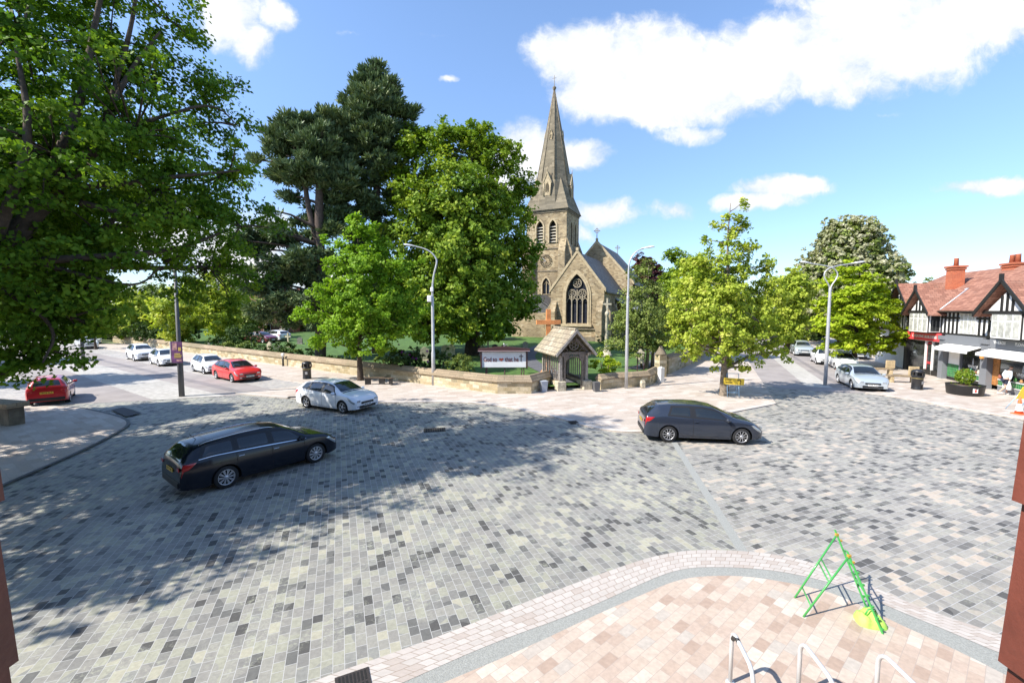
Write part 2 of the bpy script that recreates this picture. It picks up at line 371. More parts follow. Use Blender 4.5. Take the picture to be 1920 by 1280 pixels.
m_gutter = bsdf('gutter aggregate', (0.29, 0.295, 0.275), 0.8, vary=0.16, vscale=45, bump=0.5, bscale=60)
m_asph = bsdf('pinkish asphalt', (0.29, 0.26, 0.248), 0.85, vary=0.14, vscale=0.6, bump=0.2, bscale=70)
m_asph2 = bsdf('worn tyre track asphalt', (0.21, 0.19, 0.19), 0.8, vary=0.15, vscale=0.8)
m_strip = brick_mat('pale median setts', pal((30, (0.41, 0.39, 0.36)), (40, (0.45, 0.43, 0.40)), (30, (0.38, 0.36, 0.33))), rot=math.radians(145), bw=0.3, rh=0.2, mortar=0.006, mcol=(0.4, 0.38, 0.36), grain=0.15, stain=0.2, bump=0.1)
m_bay = brick_mat('parking bay setts', pal((30, (0.33, 0.31, 0.30)), (40, (0.38, 0.36, 0.34)), (30, (0.42, 0.39, 0.36))), rot=math.radians(145), bw=0.3, rh=0.2, mortar=0.006, mcol=(0.3, 0.28, 0.27), grain=0.15, stain=0.2, bump=0.1)
m_grass = bsdf('churchyard grass', (0.06, 0.125, 0.02), 0.9, vary=0.35, vscale=1.6, bump=0.6, bscale=14)
m_earth = bsdf('distant ground', (0.10, 0.13, 0.05), 0.95, vary=0.3, vscale=0.15)

sheet('ground', [(-900, -60), (900, -60), (900, 1500), (-900, 1500)], -0.03, m_earth, 'green open ground reaching the horizon')
# drain line splits the square into its two laying patterns
D0 = g(1262, 826); D1 = g(1400, 1045)
dd = (D1 - D0).normalized(); DA = D0 - dd * 0.0; DB = D1 + dd * 12
sheet('paved_square', [(-60, -8), (DB.x, DB.y), (D0.x, D0.y), (D0.x - 0.3, D0.y + 12), (-30, 34), (-60, 30)], 0.0, m_setA, 'grey stone setts covering the left of the square')
sheet('paved_square', [(DB.x, DB.y), (50, -8), (50, 26), (26, 36), (D0.x - 0.3, D0.y + 12), (D0.x, D0.y)], 0.0, m_setB, 'grey setts laid at a slant on the right of the square')
mb = MB(); n_ = Vector((-dd.y, dd.x, 0)); a = D0; b = D1 + dd * 0.6
strip('drain_channel', [a - n_ * .11, b - n_ * .11], [a + n_ * .11, b + n_ * .11], 0.004, m_gutter, 'narrow grey channel crossing the setts', n=10)

# foreground pavement
E1 = smooth_line([g(*p) for p in [(470, 1330), (600, 1272), (728, 1228), (855, 1182), (1037, 1109), (1183, 1056), (1240, 1040), (1300, 1031), (1400, 1033), (1494, 1046), (1574, 1073), (1640, 1102), (1704, 1131), (1784, 1160), (1875, 1190), (1990, 1225), (2200, 1280)]], 2)
E2 = smooth_line([g(*p) for p in [(610, 1345), (757, 1280), (928, 1204), (1074, 1153), (1220, 1087), (1262, 1071), (1310, 1063), (1429, 1066), (1542, 1087), (1623, 1118), (1687, 1147), (1784, 1186), (1875, 1226), (2050, 1290)]], 2)
E3 = smooth_line([g(*p) for p in [(690, 1345), (833, 1280), (965, 1226), (1110, 1157), (1220, 1109), (1262, 1091), (1310, 1081), (1400, 1080), (1526, 1102), (1590, 1124), (1687, 1172), (1780, 1214), (1849, 1248), (1950, 1300)]], 2)
strip('kerb_band', E1, E2, 0.016, m_band, 'pale pink cobble band curving round the near corner')
strip('gutter', E2, E3, 0.012, m_gutter, 'grey aggregate gutter curving round the near corner')
sheet('pavement', [(p.x, p.y) for p in E3] + [(7.5, 2.0), (7.5, -4), (-6, -4), (-4, 1.5)], 0.020, m_slab, 'pink stone slab pavement at the near corner')

# church corner pavement with a low kerb
CP = [g(*p) for p in [(440, 738), (500, 744), (580, 750), (700, 756), (860, 754), (935, 761), (1035, 781), (1110, 804), (1180, 813), (1240, 808), (1320, 788), (1367, 775), (1420, 765), (1455, 758)]]
CPs = smooth_line(CP, 2)
inner = [RR(-1.0, -3.6), RR(60, -3.8), RR(60, -16), (12, 40), (9, 31), (2, 30), (-0.8, 27.0)] + [LR(70, 0.5), LR(70, 4.6)] + [LR(12.5, 4.6), LR(12.5, 6)]
sheet('pavement', [(p[0], p[1]) for p in CPs] + [(p[0], p[1]) for p in inner], 0.05, m_pave, 'cream pink pavement in front of the church wall', thick=0.05)
kb = smooth_line([p + Vector((0, 0, 0)) for p in CP], 2)
m_kerb = bsdf('pale kerb stone', (0.50, 0.46, 0.42), 0.8, vary=0.1, vscale=3)
def inset(pts, d):
    out = []
    for i, p in enumerate(pts):
        t = (pts[min(i + 1, len(pts) - 1)] - pts[max(i - 1, 0)]).normalized(); out.append(p + Vector((-t.y, t.x, 0)) * d)
    return out
strip('kerb', kb, inset(kb, 0.3), 0.054, m_kerb, 'pale kerb edging of the church pavement')
# left road
sheet('road', [LR(12.0, 8.0), LR(11.6, 6.9), LR(160, 6.9), LR(160, 15.2), LR(17.3, 15.2), LR(15.8, 13.5)], 0.006, m_asph, 'pinkish asphalt road leaving on the left')
sheet('parking_bay', [LR(12.2, 4.6), LR(160, 4.6), LR(160, 6.9), LR(12.0, 6.9)], 0.010, m_bay, 'grey parking bay beside the church wall')
sheet('median', [LR(13.0, 9.6), LR(160, 10.0), LR(160, 11.9), LR(15.0, 12.4)], 0.012, m_strip, 'pale median strip along the left road')
sheet('tyre_track', [LR(14, 8.2), LR(160, 8.2), LR(160, 8.75), LR(14, 8.75)], 0.010, m_asph2, 'darker worn tyre track on the left road')
sheet('parking_bay', [LR(17.3, 15.2), LR(160, 15.2), LR(160, 17.4), LR(18.5, 17.4)], 0.010, m_bay, 'grey parking bay beyond the left road')
LP = smooth_line([g(*p) for p in [(-160, 985), (0, 912), (60, 886), (120, 860), (180, 832), (220, 810), (240, 797), (232, 786), (190, 775), (140, 764), (70, 762)]], 2)
sheet('pavement', [(p.x, p.y) for p in LP] + [LR(19.4, 17.4), LR(160, 17.4), LR(160, 24), (-60, 24), (-60, 8)], 0.05, m_pave_l, 'cream pink pavement at the left corner', thick=0.05)
m_kdark = bsdf('dark kerb stone', (0.12, 0.12, 0.12), 0.8, vary=0.2, vscale=3)
strip('kerb', LP, inset(LP, -0.13), 0.056, m_kdark, 'dark curved kerb at the left corner', n=60)
# right road
sheet('road', [RR(-3.3, -3.0), RR(0, -3.7), RR(150, -3.9), RR(150, 3.3), RR(-1.5, 3.3), RR(-3.2, 1.0)], 0.006, m_asph, 'pinkish asphalt road leaving on the right')
sheet('median', [RR(-1.6, -1.1), RR(150, -1.3), RR(150, 0.45), RR(-1.6, 0.35)], 0.012, m_strip, 'pale median strip along the right road')
sheet('tyre_track', [RR(1, 0.9), RR(150, 0.9), RR(150, 1.3), RR(1, 1.3)], 0.010, m_asph2, 'darker worn tyre track on the right road')
RPt = [g(*p) for p in [(1622, 737), (1660, 742), (1720, 752), (1780, 763), (1860, 777), (1920, 788), (2050, 806), (2250, 835)]]
sheet('pavement', [(p.x, p.y) for p in RPt] + [(60, 12), (75, 60), RR(150, 16)[:2], RR(150, 3.3)[:2], RR(-1.5, 3.3)[:2]], 0.05, m_pave, 'cream pink pavement in front of the shops', thick=0.05)
strip('kerb', RPt, inset([Vector(p) for p in RPt], 0.28), 0.054, m_kerb, 'pale kerb edging of the shop pavement', n=30)

# drain covers and inset grate
def grate(cx, cy, w_, l_, rz, label, z, bars=8):
    t = empty('drain_cover', (cx, cy, z), rz, label, 'drain cover')
    m = MB(); m.box((0, 0, 0.004), (w_, l_, 0.008)); m.build('plate', bpy.data.materials.get('cast iron') or bsdf('cast iron', (0.07, 0.06, 0.055), 0.6, 0.6, bump=0.4), t)
    m = MB()
    for i in range(bars):
        for j in range(2):
            m.box(((i + 0.5) / bars * w_ * .86 - w_ * .43, (j - 0.5) * l_ * 0.46, 0.0095), (w_ / bars * 0.45, l_ * 0.38, 0.004))
    m.build('slots', bpy.data.materials.get('slot black') or bsdf('slot black', (0.01, 0.01, 0.01), 0.9), t); return t
p = g(640, 1300); grate(p.x + .12, p.y + .12, 0.45, 0.45, 0.45, 'square iron drain cover in the pale cobble band', 0.018)
p = g(1075, 793); grate(p.x, p.y, 0.4, 0.4, 0.2, 'small rusty drain cover in the pavement edge before the lych gate', 0.054)
p = g(815, 806); grate(p.x, p.y, 0.9, 0.6, 0.2, 'flush oblong iron cover in the shaded setts', 0.004)
p = g(548, 746); grate(p.x, p.y, 0.5, 0.4, 0.2, 'dark drain cover behind the moving white hatchback', 0.056)
A4 = [g(*p) for p in [(208, 770), (232, 765), (266, 776), (237, 783)]]
sheet('asphalt_patch', [(p.x, p.y) for p in A4], 0.062, bsdf('dark patch', (0.07, 0.07, 0.075), 0.85), 'dark square repair patch at the left corner')

# ---- churchyard: lawn rising to the church
WL0 = V2(-0.8, 26.25); WR0 = V2(8.9, 28.9); WRD = V2(0.53, 0.848)
def yard_z(t): return 0.30 + 0.012 * min(t, 60)
def yard(s, t):
    a = WL0 + LD * t; b = WR0 + WRD * t; p = a.lerp(b, s)
    # churchyard widens ahead, fill the front notch
    return Vector((p.x, p.y, yard_z(t)))
def yard_h(x, y):
    # distance beyond the front line
    t = max(0.0, (y - 27.0)) / 0.75
    return 0.30 + 0.012 * min(t, 60)
m_ = MB(); NS, NTT = 24, 40
for j in range(NTT + 1):
    t = 110 * (j / NTT) ** 1.3
    for i in range(NS + 1):
        q = yard(i / NS, t); m_.v.append((q.x, q.y, yard_h(q.x, q.y) + random.Random(i * 97 + j).uniform(-.015, .015)))
for j in range(NTT):
    for i in range(NS):
        a = j * (NS + 1) + i; m_.f.append((a, a + 1, a + NS + 2, a + NS + 1)); m_.m.append(0); m_.sm.append(True)
struct(m_.build('churchyard_lawn', m_grass), 'grass lawn of the churchyard rising to the church')
m_path = bsdf('dark path', (0.10, 0.10, 0.11), 0.85, vary=0.2, vscale=2, bump=0.2)
def path(pts, wd, label):
    pts = smooth_line([Vector((x, y, 0)) for x, y in pts], 2); L = inset(pts, wd / 2); R_ = inset(pts, -wd / 2); m = MB()
    for i in range(len(pts) - 1):
        q = [L[i], L[i + 1], R_[i + 1], R_[i]]; m.quad(*[(p.x, p.y, yard_h(p.x, p.y) + 0.04) for p in q])
    struct(m.build('path', m_path), label)
path([(3.9, 28.3), (3.0, 32), (1.0, 40), (2.5, 50), (6.2, 59)], 1.6, 'dark tarmac path from the lych gate to the church')
path([(9.5, 34), (14, 40), (15.5, 50)], 1.2, 'dark tarmac path beside the tall stone cross')
# ------------------------------------------------------------------ stone materials
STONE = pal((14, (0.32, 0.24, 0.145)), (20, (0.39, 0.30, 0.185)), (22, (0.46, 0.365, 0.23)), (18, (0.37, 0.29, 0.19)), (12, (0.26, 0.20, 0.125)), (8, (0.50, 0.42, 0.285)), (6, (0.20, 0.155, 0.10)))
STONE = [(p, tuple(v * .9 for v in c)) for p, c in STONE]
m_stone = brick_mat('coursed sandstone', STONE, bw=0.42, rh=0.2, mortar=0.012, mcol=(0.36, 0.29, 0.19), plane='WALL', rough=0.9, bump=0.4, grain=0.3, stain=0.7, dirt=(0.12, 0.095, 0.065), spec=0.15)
m_dress = bsdf('dressed stone', (0.42, 0.34, 0.22), 0.85, vary=0.2, vscale=2.2, bump=0.2, spec=0.2)
m_soot = bsdf('dark weathered stone', (0.20, 0.165, 0.12), 0.9, vary=0.3, vscale=2.0, bump=0.2, spec=0.2)
m_spire = brick_mat('spire stone', pal((20, (0.155, 0.13, 0.092)), (30, (0.20, 0.168, 0.118)), (30, (0.175, 0.148, 0.105)), (20, (0.245, 0.205, 0.145))), bw=0.8, rh=0.35, mortar=0.012, mcol=(0.20, 0.18, 0.14), plane='WALL', rough=0.9, bump=0.3, grain=0.25, stain=0.4, dirt=(0.13, 0.12, 0.10), spec=0.15)
m_slate = brick_mat('roof slate', pal((25, (0.085, 0.085, 0.09)), (30, (0.11, 0.11, 0.115)), (25, (0.095, 0.095, 0.10)), (20, (0.135, 0.13, 0.13))), bw=0.35, rh=0.25, mortar=0.01, mcol=(0.04, 0.04, 0.04), plane='WALL', rough=0.6, bump=0.6, grain=0.2, stain=0.2)
m_cglass = bsdf('dark leaded glass', (0.022, 0.024, 0.036), 0.28, spec=0.5, vary=0.3, vscale=4)
m_louvre = bsdf('belfry louvre', (0.50, 0.46, 0.38), 0.8)
m_void = bsdf('dark opening', (0.012, 0.011, 0.01), 0.9)
m_lead = bsdf('lead grey', (0.28, 0.29, 0.31), 0.6)

# lancet and pointed-arch outlines
def gothic(w_, hs, rise, n=10, y0=0.0):
    """outline: springing at hs, point at hs+rise"""
    hw = w_ / 2; pts = [(-hw, y0), (hw, y0), (hw, hs)]
    R_ = (hw * hw + rise * rise) / (2 * hw)      # circle through spring and apex, centre on spring line
    cx = hw - R_; a1 = math.atan2(rise, -cx)
    for i in range(1, n): a = a1 * i / n; pts.append((cx + R_ * math.cos(a), hs + R_ * math.sin(a)))
    pts.append((0, hs + rise))
    for i in range(n - 1, 0, -1): a = a1 * i / n; pts.append((-(cx + R_ * math.cos(a)), hs + R_ * math.sin(a)))
    pts.append((-hw, hs)); return pts
def ring_band(mb, outer, inner, o, ux, uy, un, depth, mi=0):
    """frame between two outlines with equal point counts"""
    n = len(outer); o = Vector(o)
    P = lambda q, d: o + Vector(ux) * q[0] + Vector(uy) * q[1] + Vector(un) * d
    for i in range(n):
        j = (i + 1) % n
        mb.quad(P(outer[i], depth), P(outer[j], depth), P(inner[j], depth), P(inner[i], depth), mi)
        mb.quad(P(outer[i], 0), P(outer[j], 0), P(outer[j], depth), P(outer[i], depth), mi)
        mb.quad(P(inner[i], depth), P(inner[j], depth), P(inner[j], -0.3), P(inner[i], -0.3), mi)
def wall_hole(mb, outline, hole, o, ux, uy, un, thick, mi=0):
    """flat wall polygon with one hole, given thickness behind"""
    bm = bmesh.new(); P = lambda q, d: Vector(o) + Vector(ux) * q[0] + Vector(uy) * q[1] + Vector(un) * d
    a = [bm.verts.new(P(q, 0)) for q in outline]; es = [bm.edges.new((a[i], a[(i + 1) % len(a)])) for i in range(len(a))]
    for h in hole:
        b = [bm.verts.new(P(q, 0)) for q in h]; es += [bm.edges.new((b[i], b[(i + 1) % len(b)])) for i in range(len(b))]
    bmesh.ops.triangle_fill(bm, use_beauty=True, edges=es)
    bm.verts.index_update(); mb._add([v.co for v in bm.verts], [[v.index for v in f.verts] for f in bm.faces], mi); bm.free()
    for h in hole:
        n = len(h)
        for i in range(n): mb.quad(P(h[i], 0), P(h[(i + 1) % n], 0), P(h[(i + 1) % n], -thick), P(h[i], -thick), mi)

# ------------------------------------------------------------------ the church (local frame: x right, y back)
CA = V2(0.42, 0.9075); CR = V2(0.9075, -0.42)
CH0 = Vector((8.85, 60.0, 0.0)); GZ = 0.7
crz = math.atan2(CR.y, CR.x)
church = empty('church', (CH0.x, CH0.y, 0), crz, 'sandstone church with tall broach spire behind the big leafy tree', 'church')
def cl(P):   # world to local
    d = Vector((P[0] - CH0.x, P[1] - CH0.y, 0)); return (d.dot(CR), d.dot(CA), P[2] if len(P) > 2 else 0)
X_, Y_, Z_ = Vector((1, 0, 0)), Vector((0, 1, 0)), Vector((0, 0, 1))
F_ = -Y_
def gable_block(hw, x0, y0, L, eave, apex, name, wallm, holes=[], roof='roof', cope=0.35, back=True):
    m = MB()
    out = [(x0 - hw, GZ - 1.2), (x0 + hw, GZ - 1.2), (x0 + hw, eave), (x0, apex), (x0 - hw, eave)]
    wall_hole(m, out, holes, (0, y0, 0), X_, Z_, F_, 0.45)
    if back: m.prism(out, (0, y0 + L, 0), X_, Z_, Y_, 0.3)
    for s in (-1, 1): m.quad((x0 + s * hw, y0, GZ - 1.2), (x0 + s * hw, y0 + L, GZ - 1.2), (x0 + s * hw, y0 + L, eave), (x0 + s * hw, y0, eave))
    # side walls have thickness behind the gable so the opening is not see-through
    w = m.build(name, wallm, church)
    r = MB(); ov = 0.35; sl = (apex - eave) / hw; t = 0.16
    for s in (-1, 1):
        prof = [(0, apex + 0.05), (s * (hw + ov), eave - ov * sl + 0.05), (s * (hw + ov), eave - ov * sl + 0.05 + t), (0, apex + 0.05 + t)]
        r.prism([(x0 + a, b) for a, b in prof], (0, y0 + 0.32, 0), X_, Z_, Y_, L - 0.35)
    r.build(roof, m_slate, church)
    c = MB()   # stone coping on the gable
    for s in (-1, 1):
        prof = [(0, apex), (s * (hw + 0.22), eave - 0.22 * sl), (s * (hw + 0.22), eave - 0.22 * sl + 0.5), (0, apex + 0.52)]
        c.prism([(x0 + a, b) for a, b in prof], (0, y0 - 0.08, 0), X_, Z_, Y_, cope)
    c.box((x0, y0 + 0.05, apex + 0.55), (0.35, 0.36, 0.4)); c.build('gable_coping', m_dress, church)
    return w
# chancel with the great east window
WW, WB, WS, WR_ = 3.0, 3.2, 6.9, 3.0
hole = gothic(WW, WS, WR_, y0=WB)
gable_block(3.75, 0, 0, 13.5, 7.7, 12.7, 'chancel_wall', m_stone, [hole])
win = MB(); win.prism(gothic(WW, WS, WR_, y0=WB), (0, 0.36, 0), X_, Z_, Y_, 0.05); wp = win.build('east_window', m_cglass, church)
tr = MB()
oc = gothic(WW + 1.0, WS, WR_ + 0.62, y0=WB - 0.1); ic = gothic(WW + 0.02, WS, WR_, y0=WB - 0.1); ring_band(tr, oc, ic, (0, 0, 0), X_, Z_, F_, 0.10)
oc = gothic(WW + 0.5, WS, WR_ + 0.3, y0=WB - 0.1); ring_band(tr, oc, ic, (0, 0, 0), X_, Z_, F_, 0.17)
tr.box((0, -0.1, WB - 0.25), (WW + 1.3, 0.5, 0.35)); tr.build('window_surround', m_dress, wp)
tr = MB()
for x in (-0.75, 0, 0.75): tr.box((x, 0.22, (WB + WS + (0.9 if x == 0 else 0.2)) / 2), (0.11, 0.2, WS - WB + (0.9 if x == 0 else 0.2)))
for x, w_ in ((-1.12, .62), (-.375, .62), (.375, .62), (1.12, .62)):
    o_ = gothic(w_ + .12, WS - 0.75, 0.55, 6, y0=WS - 0.8); i_ = gothic(w_, WS - 0.75, 0.45, 6, y0=WS - 0.8); ring_band(tr, o_, i_, (x, 0.30, 0), X_, Z_, F_, 0.12)
def ring(mb, cx, cz, r, y, t=0.09, n=20):
    mb.tube([(cx + r * math.cos(2 * math.pi * i / n), y, cz + r * math.sin(2 * math.pi * i / n)) for i in range(n + 1)], t / 2, 6, cap=False)
for cx, cz, r in ((-0.72, WS + 0.35, 0.55), (0.72, WS + 0.35, 0.55), (0, WS + 1.75, 0.58)):
    ring(tr, cx, cz, r, 0.22, .12)
    for k in range(5): a = k * 2 * math.pi / 5 + .3; ring(tr, cx + r * .52 * math.cos(a), cz + r * .52 * math.sin(a), r * .3, 0.22, .06, 10)
tr.build('tracery', bsdf('tracery stone', (0.34, 0.29, 0.21), 0.85, vary=0.2), wp)
# buttresses and plinth of the chancel
for s in (-1, 1):
    for (yy, dx) in ((0.0, 0), (5.0, 0), (10, 0)):
        if yy == 0:
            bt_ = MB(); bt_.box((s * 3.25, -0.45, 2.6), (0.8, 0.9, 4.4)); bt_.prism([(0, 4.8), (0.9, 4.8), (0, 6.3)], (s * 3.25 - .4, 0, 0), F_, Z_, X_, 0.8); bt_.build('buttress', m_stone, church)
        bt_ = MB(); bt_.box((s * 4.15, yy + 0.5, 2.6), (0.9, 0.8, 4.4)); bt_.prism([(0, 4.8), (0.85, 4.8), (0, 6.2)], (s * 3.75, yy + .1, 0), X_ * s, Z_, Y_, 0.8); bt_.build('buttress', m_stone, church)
pl = MB(); pl.box((0, -0.12, GZ + 0.2), (7.8, 0.25, 1.0)); pl.box((0, -0.1, WB - 0.75), (7.5, 0.22, 0.18)); pl.build('plinth', m_soot, church)
# small windows on chancel side
for yy in (2.8, 7.6): sw = MB(); sw.prism(gothic(1.0, 5.6, 1.0, 6, y0=3.2), (3.77, yy, 0), Y_, Z_, X_, 0.04); sw.build('side_window', m_cglass, church)
# lean-to vestry right of the chancel
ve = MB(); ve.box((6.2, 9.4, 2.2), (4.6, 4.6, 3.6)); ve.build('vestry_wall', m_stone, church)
ve = MB(); ve.prism([(3.8, 6.6), (8.9, 3.9), (8.9, 4.1), (3.8, 6.8)], (0, 6.9, 0), X_, Z_, Y_, 5.0); ve.build('vestry_roof', m_lead, church)
# nave behind
NV = cl(at(1119, 461, 73)); nx, ny = NV[0], NV[1]
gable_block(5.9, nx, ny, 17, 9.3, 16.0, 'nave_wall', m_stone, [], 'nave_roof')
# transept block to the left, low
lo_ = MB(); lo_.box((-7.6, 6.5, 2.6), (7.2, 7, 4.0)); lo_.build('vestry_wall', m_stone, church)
lo_ = MB()
for s in (-1, 1): lo_.prism([(0, 7.2), (s * 3.9, 4.5), (s * 3.9, 4.7), (0, 7.4)], (-7.6, 2.8, 0), X_, Z_, Y_, 7.4)
lo_.prism([(-3.5, 4.55), (3.5, 4.55), (0, 7.1)], (-7.6, 3.05, 0), X_, Z_, Y_, 0.2)
lo_.build('vestry_roof', m_slate, church)
# finial crosses
def finial(x, y, z, s_=1.0):
    f = MB(); f.box((x, y, z + 0.5 * s_), (0.1, 0.1, 1.2 * s_)); f.box((x, y, z + 0.75 * s_), (0.75 * s_, 0.1, 0.1)); ring(f, x, z + 0.75 * s_, 0.25 * s_, y, 0.08, 12); f.build('finial_cross', m_soot, church)
finial(nx, ny, 16.9, 1.4); finial(nx, ny + 16.8, 16.3, 1.4)
# ---- tower
TC = cl((8.6, 70.0)); TW = 6.8
tx1, ty0 = TC[0], TC[1]; tx0 = tx1 - TW; ty1 = ty0 + TW; tcx = (tx0 + tx1) / 2; tcy = (ty0 + ty1) / 2
BZ = 20.9
def belf(face_o, ux, un, mb_wall, holes_x=(-1.05, 1.05)):
    pass
tw = MB()
bel = [[(x + dx, z) for x, z in gothic(1.15, 18.2, 1.1, 8, y0=15.7)] for dx in (-1.1 + 0, 1.1)]
def tower_face(o, ux, un, w_, extra):
    out = [(-w_ / 2, GZ - 1), (w_ / 2, GZ - 1), (w_ / 2, BZ), (-w_ / 2, BZ)]
    wall_hole(tw, out, bel + extra, o, ux, Z_, un, 0.5)
low = [gothic(1.25, 9.0, 1.2, 8, y0=7.6)]
tower_face((tcx, ty0, 0), X_, F_, TW, low); tower_face((tx1, tcy, 0), Y_, X_, TW, [])
tower_face((tx0, tcy, 0), -Y_, -X_, TW, []); tower_face((tcx, ty1, 0), -X_, Y_, TW, [])
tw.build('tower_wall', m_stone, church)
core = MB(); core.box((tcx, tcy, 17.6), (TW - 1.2, TW - 1.2, 5)); core.build('belfry_void', m_void, church)
def belfry(o, ux, un):
    o = Vector(o)
    for dx in (-1.1, 1.1):
        lv = MB(); ar = MB()
        for k in range(6):
            z = 15.95 + k * 0.47; c = o + ux * dx + Z_ * z - un * 0.28
            M = Matrix((ux, un, Z_)).transposed(); lv.box(c, (1.1, 0.32, 0.06), M=M @ Matrix.Rotation(-0.6, 3, 'X'))
        oc = gothic(1.15 + .5, 18.2, 1.38, 8, y0=15.7); ic = gothic(1.15, 18.2, 1.1, 8, y0=15.7); ring_band(ar, oc, ic, o + ux * dx, ux, Z_, un, 0.12)
        lv.build('louvre', m_louvre, church); ar.build('belfry_arch', m_dress, church)
belfry((tcx, ty0, 0), X_, F_); belfry((tx1, tcy, 0), Y_, X_)
lw = MB(); lw.prism(low[0], (tcx, ty0 + 0.35, 0), X_, Z_, Y_, 0.04); lw = lw.build('tower_window', m_cglass, church)
la = MB(); ring_band(la, gothic(1.7, 9.0, 1.45, 8, y0=7.5), gothic(1.25, 9.0, 1.2, 8, y0=7.5), (tcx, ty0, 0), X_, Z_, F_, 0.1)
la.box((tcx, ty0 + .2, 8.6), (.09, .12, 2.2)); la.box((tcx - .3, ty0 + .2, 9.3), (.5, .1, .07), M=Matrix.Rotation(-.9, 3, 'Y')); la.box((tcx + .3, ty0 + .2, 9.3), (.5, .1, .07), M=Matrix.Rotation(.9, 3, 'Y'))
la.build('window_surround', m_dress, lw)
# string courses, corner strips, cornice
for z, ov in ((14.85, 0.14), (BZ - 0.05, 0.22), (BZ - 0.28, 0.12), (11.3, 0.1), (6.8, 0.12)):
    sc_ = MB(); sc_.box((tcx, ty0 - ov / 2 + .02, z), (TW + 2 * ov, ov, 0.2)); sc_.box((tx1 + ov / 2 - .02, tcy, z), (ov, TW - .05, 0.2)); sc_.box((tx0 - ov / 2 + .02, tcy, z), (ov, TW - .05, 0.2)); sc_.build('string_course', m_soot, church)
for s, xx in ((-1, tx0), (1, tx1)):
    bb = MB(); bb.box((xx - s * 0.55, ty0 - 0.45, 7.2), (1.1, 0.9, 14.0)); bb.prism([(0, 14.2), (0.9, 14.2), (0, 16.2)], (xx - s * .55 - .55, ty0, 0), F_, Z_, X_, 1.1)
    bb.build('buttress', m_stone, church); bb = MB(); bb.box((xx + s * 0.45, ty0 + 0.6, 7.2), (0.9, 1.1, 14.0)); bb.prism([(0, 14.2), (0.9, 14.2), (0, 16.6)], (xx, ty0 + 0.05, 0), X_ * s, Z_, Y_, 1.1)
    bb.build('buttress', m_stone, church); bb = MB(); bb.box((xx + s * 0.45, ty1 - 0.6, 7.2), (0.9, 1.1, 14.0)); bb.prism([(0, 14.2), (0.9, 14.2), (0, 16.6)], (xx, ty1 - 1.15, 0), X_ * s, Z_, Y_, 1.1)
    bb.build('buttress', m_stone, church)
# skeleton clock
ck = MB(); cz_ = 12.9; cy_ = ty0 - 0.12
ring(ck, tcx, cz_, 0.95, cy_, 0.07, 28); ring(ck, tcx, cz_, 0.62, cy_, 0.05, 24)
for k in range(12):
    a = k * math.pi / 6; M = Matrix.Rotation(-a, 3, 'Y'); ck.box((tcx + .8 * math.sin(a), cy_, cz_ + .8 * math.cos(a)), (0.06, .05, .3), M=Matrix.Rotation(a, 3, 'Y'))
ckd = ck.build('clock_dial', m_void, church)
ck = MB(); ck.box((tcx - .28, cy_ - .05, cz_ + .22), (.09, .04, .8), M=Matrix.Rotation(-.9, 3, 'Y')); ck.box((tcx - .18, cy_ - .05, cz_ - .1), (.07, .04, .5), M=Matrix.Rotation(1.0, 3, 'Y')); ck.build('clock_hands', m_lead, ckd)
# ---- broach spire
SP = 41.3; oh = 0.35
sp = MB(); hw = TW / 2 + oh; r_ap = hw   # octagon apothem at base
def octa(h):  # apothem shrinks linearly to the tip
    a = r_ap * (SP - h) / (SP - BZ) ; a = a * 0.93 + 0.02; R_ = a / math.cos(math.pi / 8)
    return [Vector((tcx + R_ * math.cos(math.pi / 8 + k * math.pi / 4), tcy + R_ * math.sin(math.pi / 8 + k * math.pi / 4), h)) for k in range(8)]
lv_ = [BZ + 0.05, 24, 28, 32, 36, 39, 40.6, SP]; rings = [octa(h) for h in lv_]
for a, b in zip(rings[:-1], rings[1:]):
    for k in range(8): sp.quad(a[k], a[(k + 1) % 8], b[(k + 1) % 8], b[k])
# flared skirt on the four cardinal faces and pyramids (broaches) at corners
base = [Vector((tcx + sx * hw, tcy + sy * hw, BZ + 0.05)) for sx, sy in ((1, 1), (-1, 1), (-1, -1), (1, -1))]
top_o = octa(BZ + 5.4)
for q, (i0, i1) in zip(base, ((0, 1), (2, 3), (4, 5), (6, 7))):
    ap = (top_o[i0] + top_o[i1]) / 2; l0 = octa(BZ + 0.05)[i0]; l1 = octa(BZ + 0.05)[i1]
    sp._add([q, Vector((l0.x, l0.y, BZ + .05)), ap, Vector((l1.x, l1.y, BZ + .05))], [(0, 1, 2), (0, 2, 3)])
# eaves skirt
for k in range(4):
    a, b = base[k], base[(k + 1) % 4]; c_ = Vector((tcx, tcy, 0)); f_ = 0.80
    a2 = Vector((c_.x + (a.x - c_.x) * f_, c_.y + (a.y - c_.y) * f_, BZ + 1.7)); b2 = Vector((c_.x + (b.x - c_.x) * f_, c_.y + (b.y - c_.y) * f_, BZ + 1.7))
    sp.quad(a, b, b2, a2)
sp.quad(*base)
spo = sp.build('spire', m_spire, church)
rb = MB()
for k in range(8): rb.tube([octa(BZ + (5.0 if True else 0))[k], octa(SP - .5)[k]], [0.09, 0.05], 5)
rb.build('spire_rib', m_soot, spo)
tp = MB(); tp.lathe([(0.12, SP - .6), (0.2, SP - .3), (0.34, SP - .05), (0.2, SP + .15), (0.05, SP + .3), (0.035, SP + 2.0)], 10, (tcx, tcy, 0)); tp.box((tcx, tcy, SP + 1.5), (.7, .04, .04)); tp.build('finial', m_soot, spo)
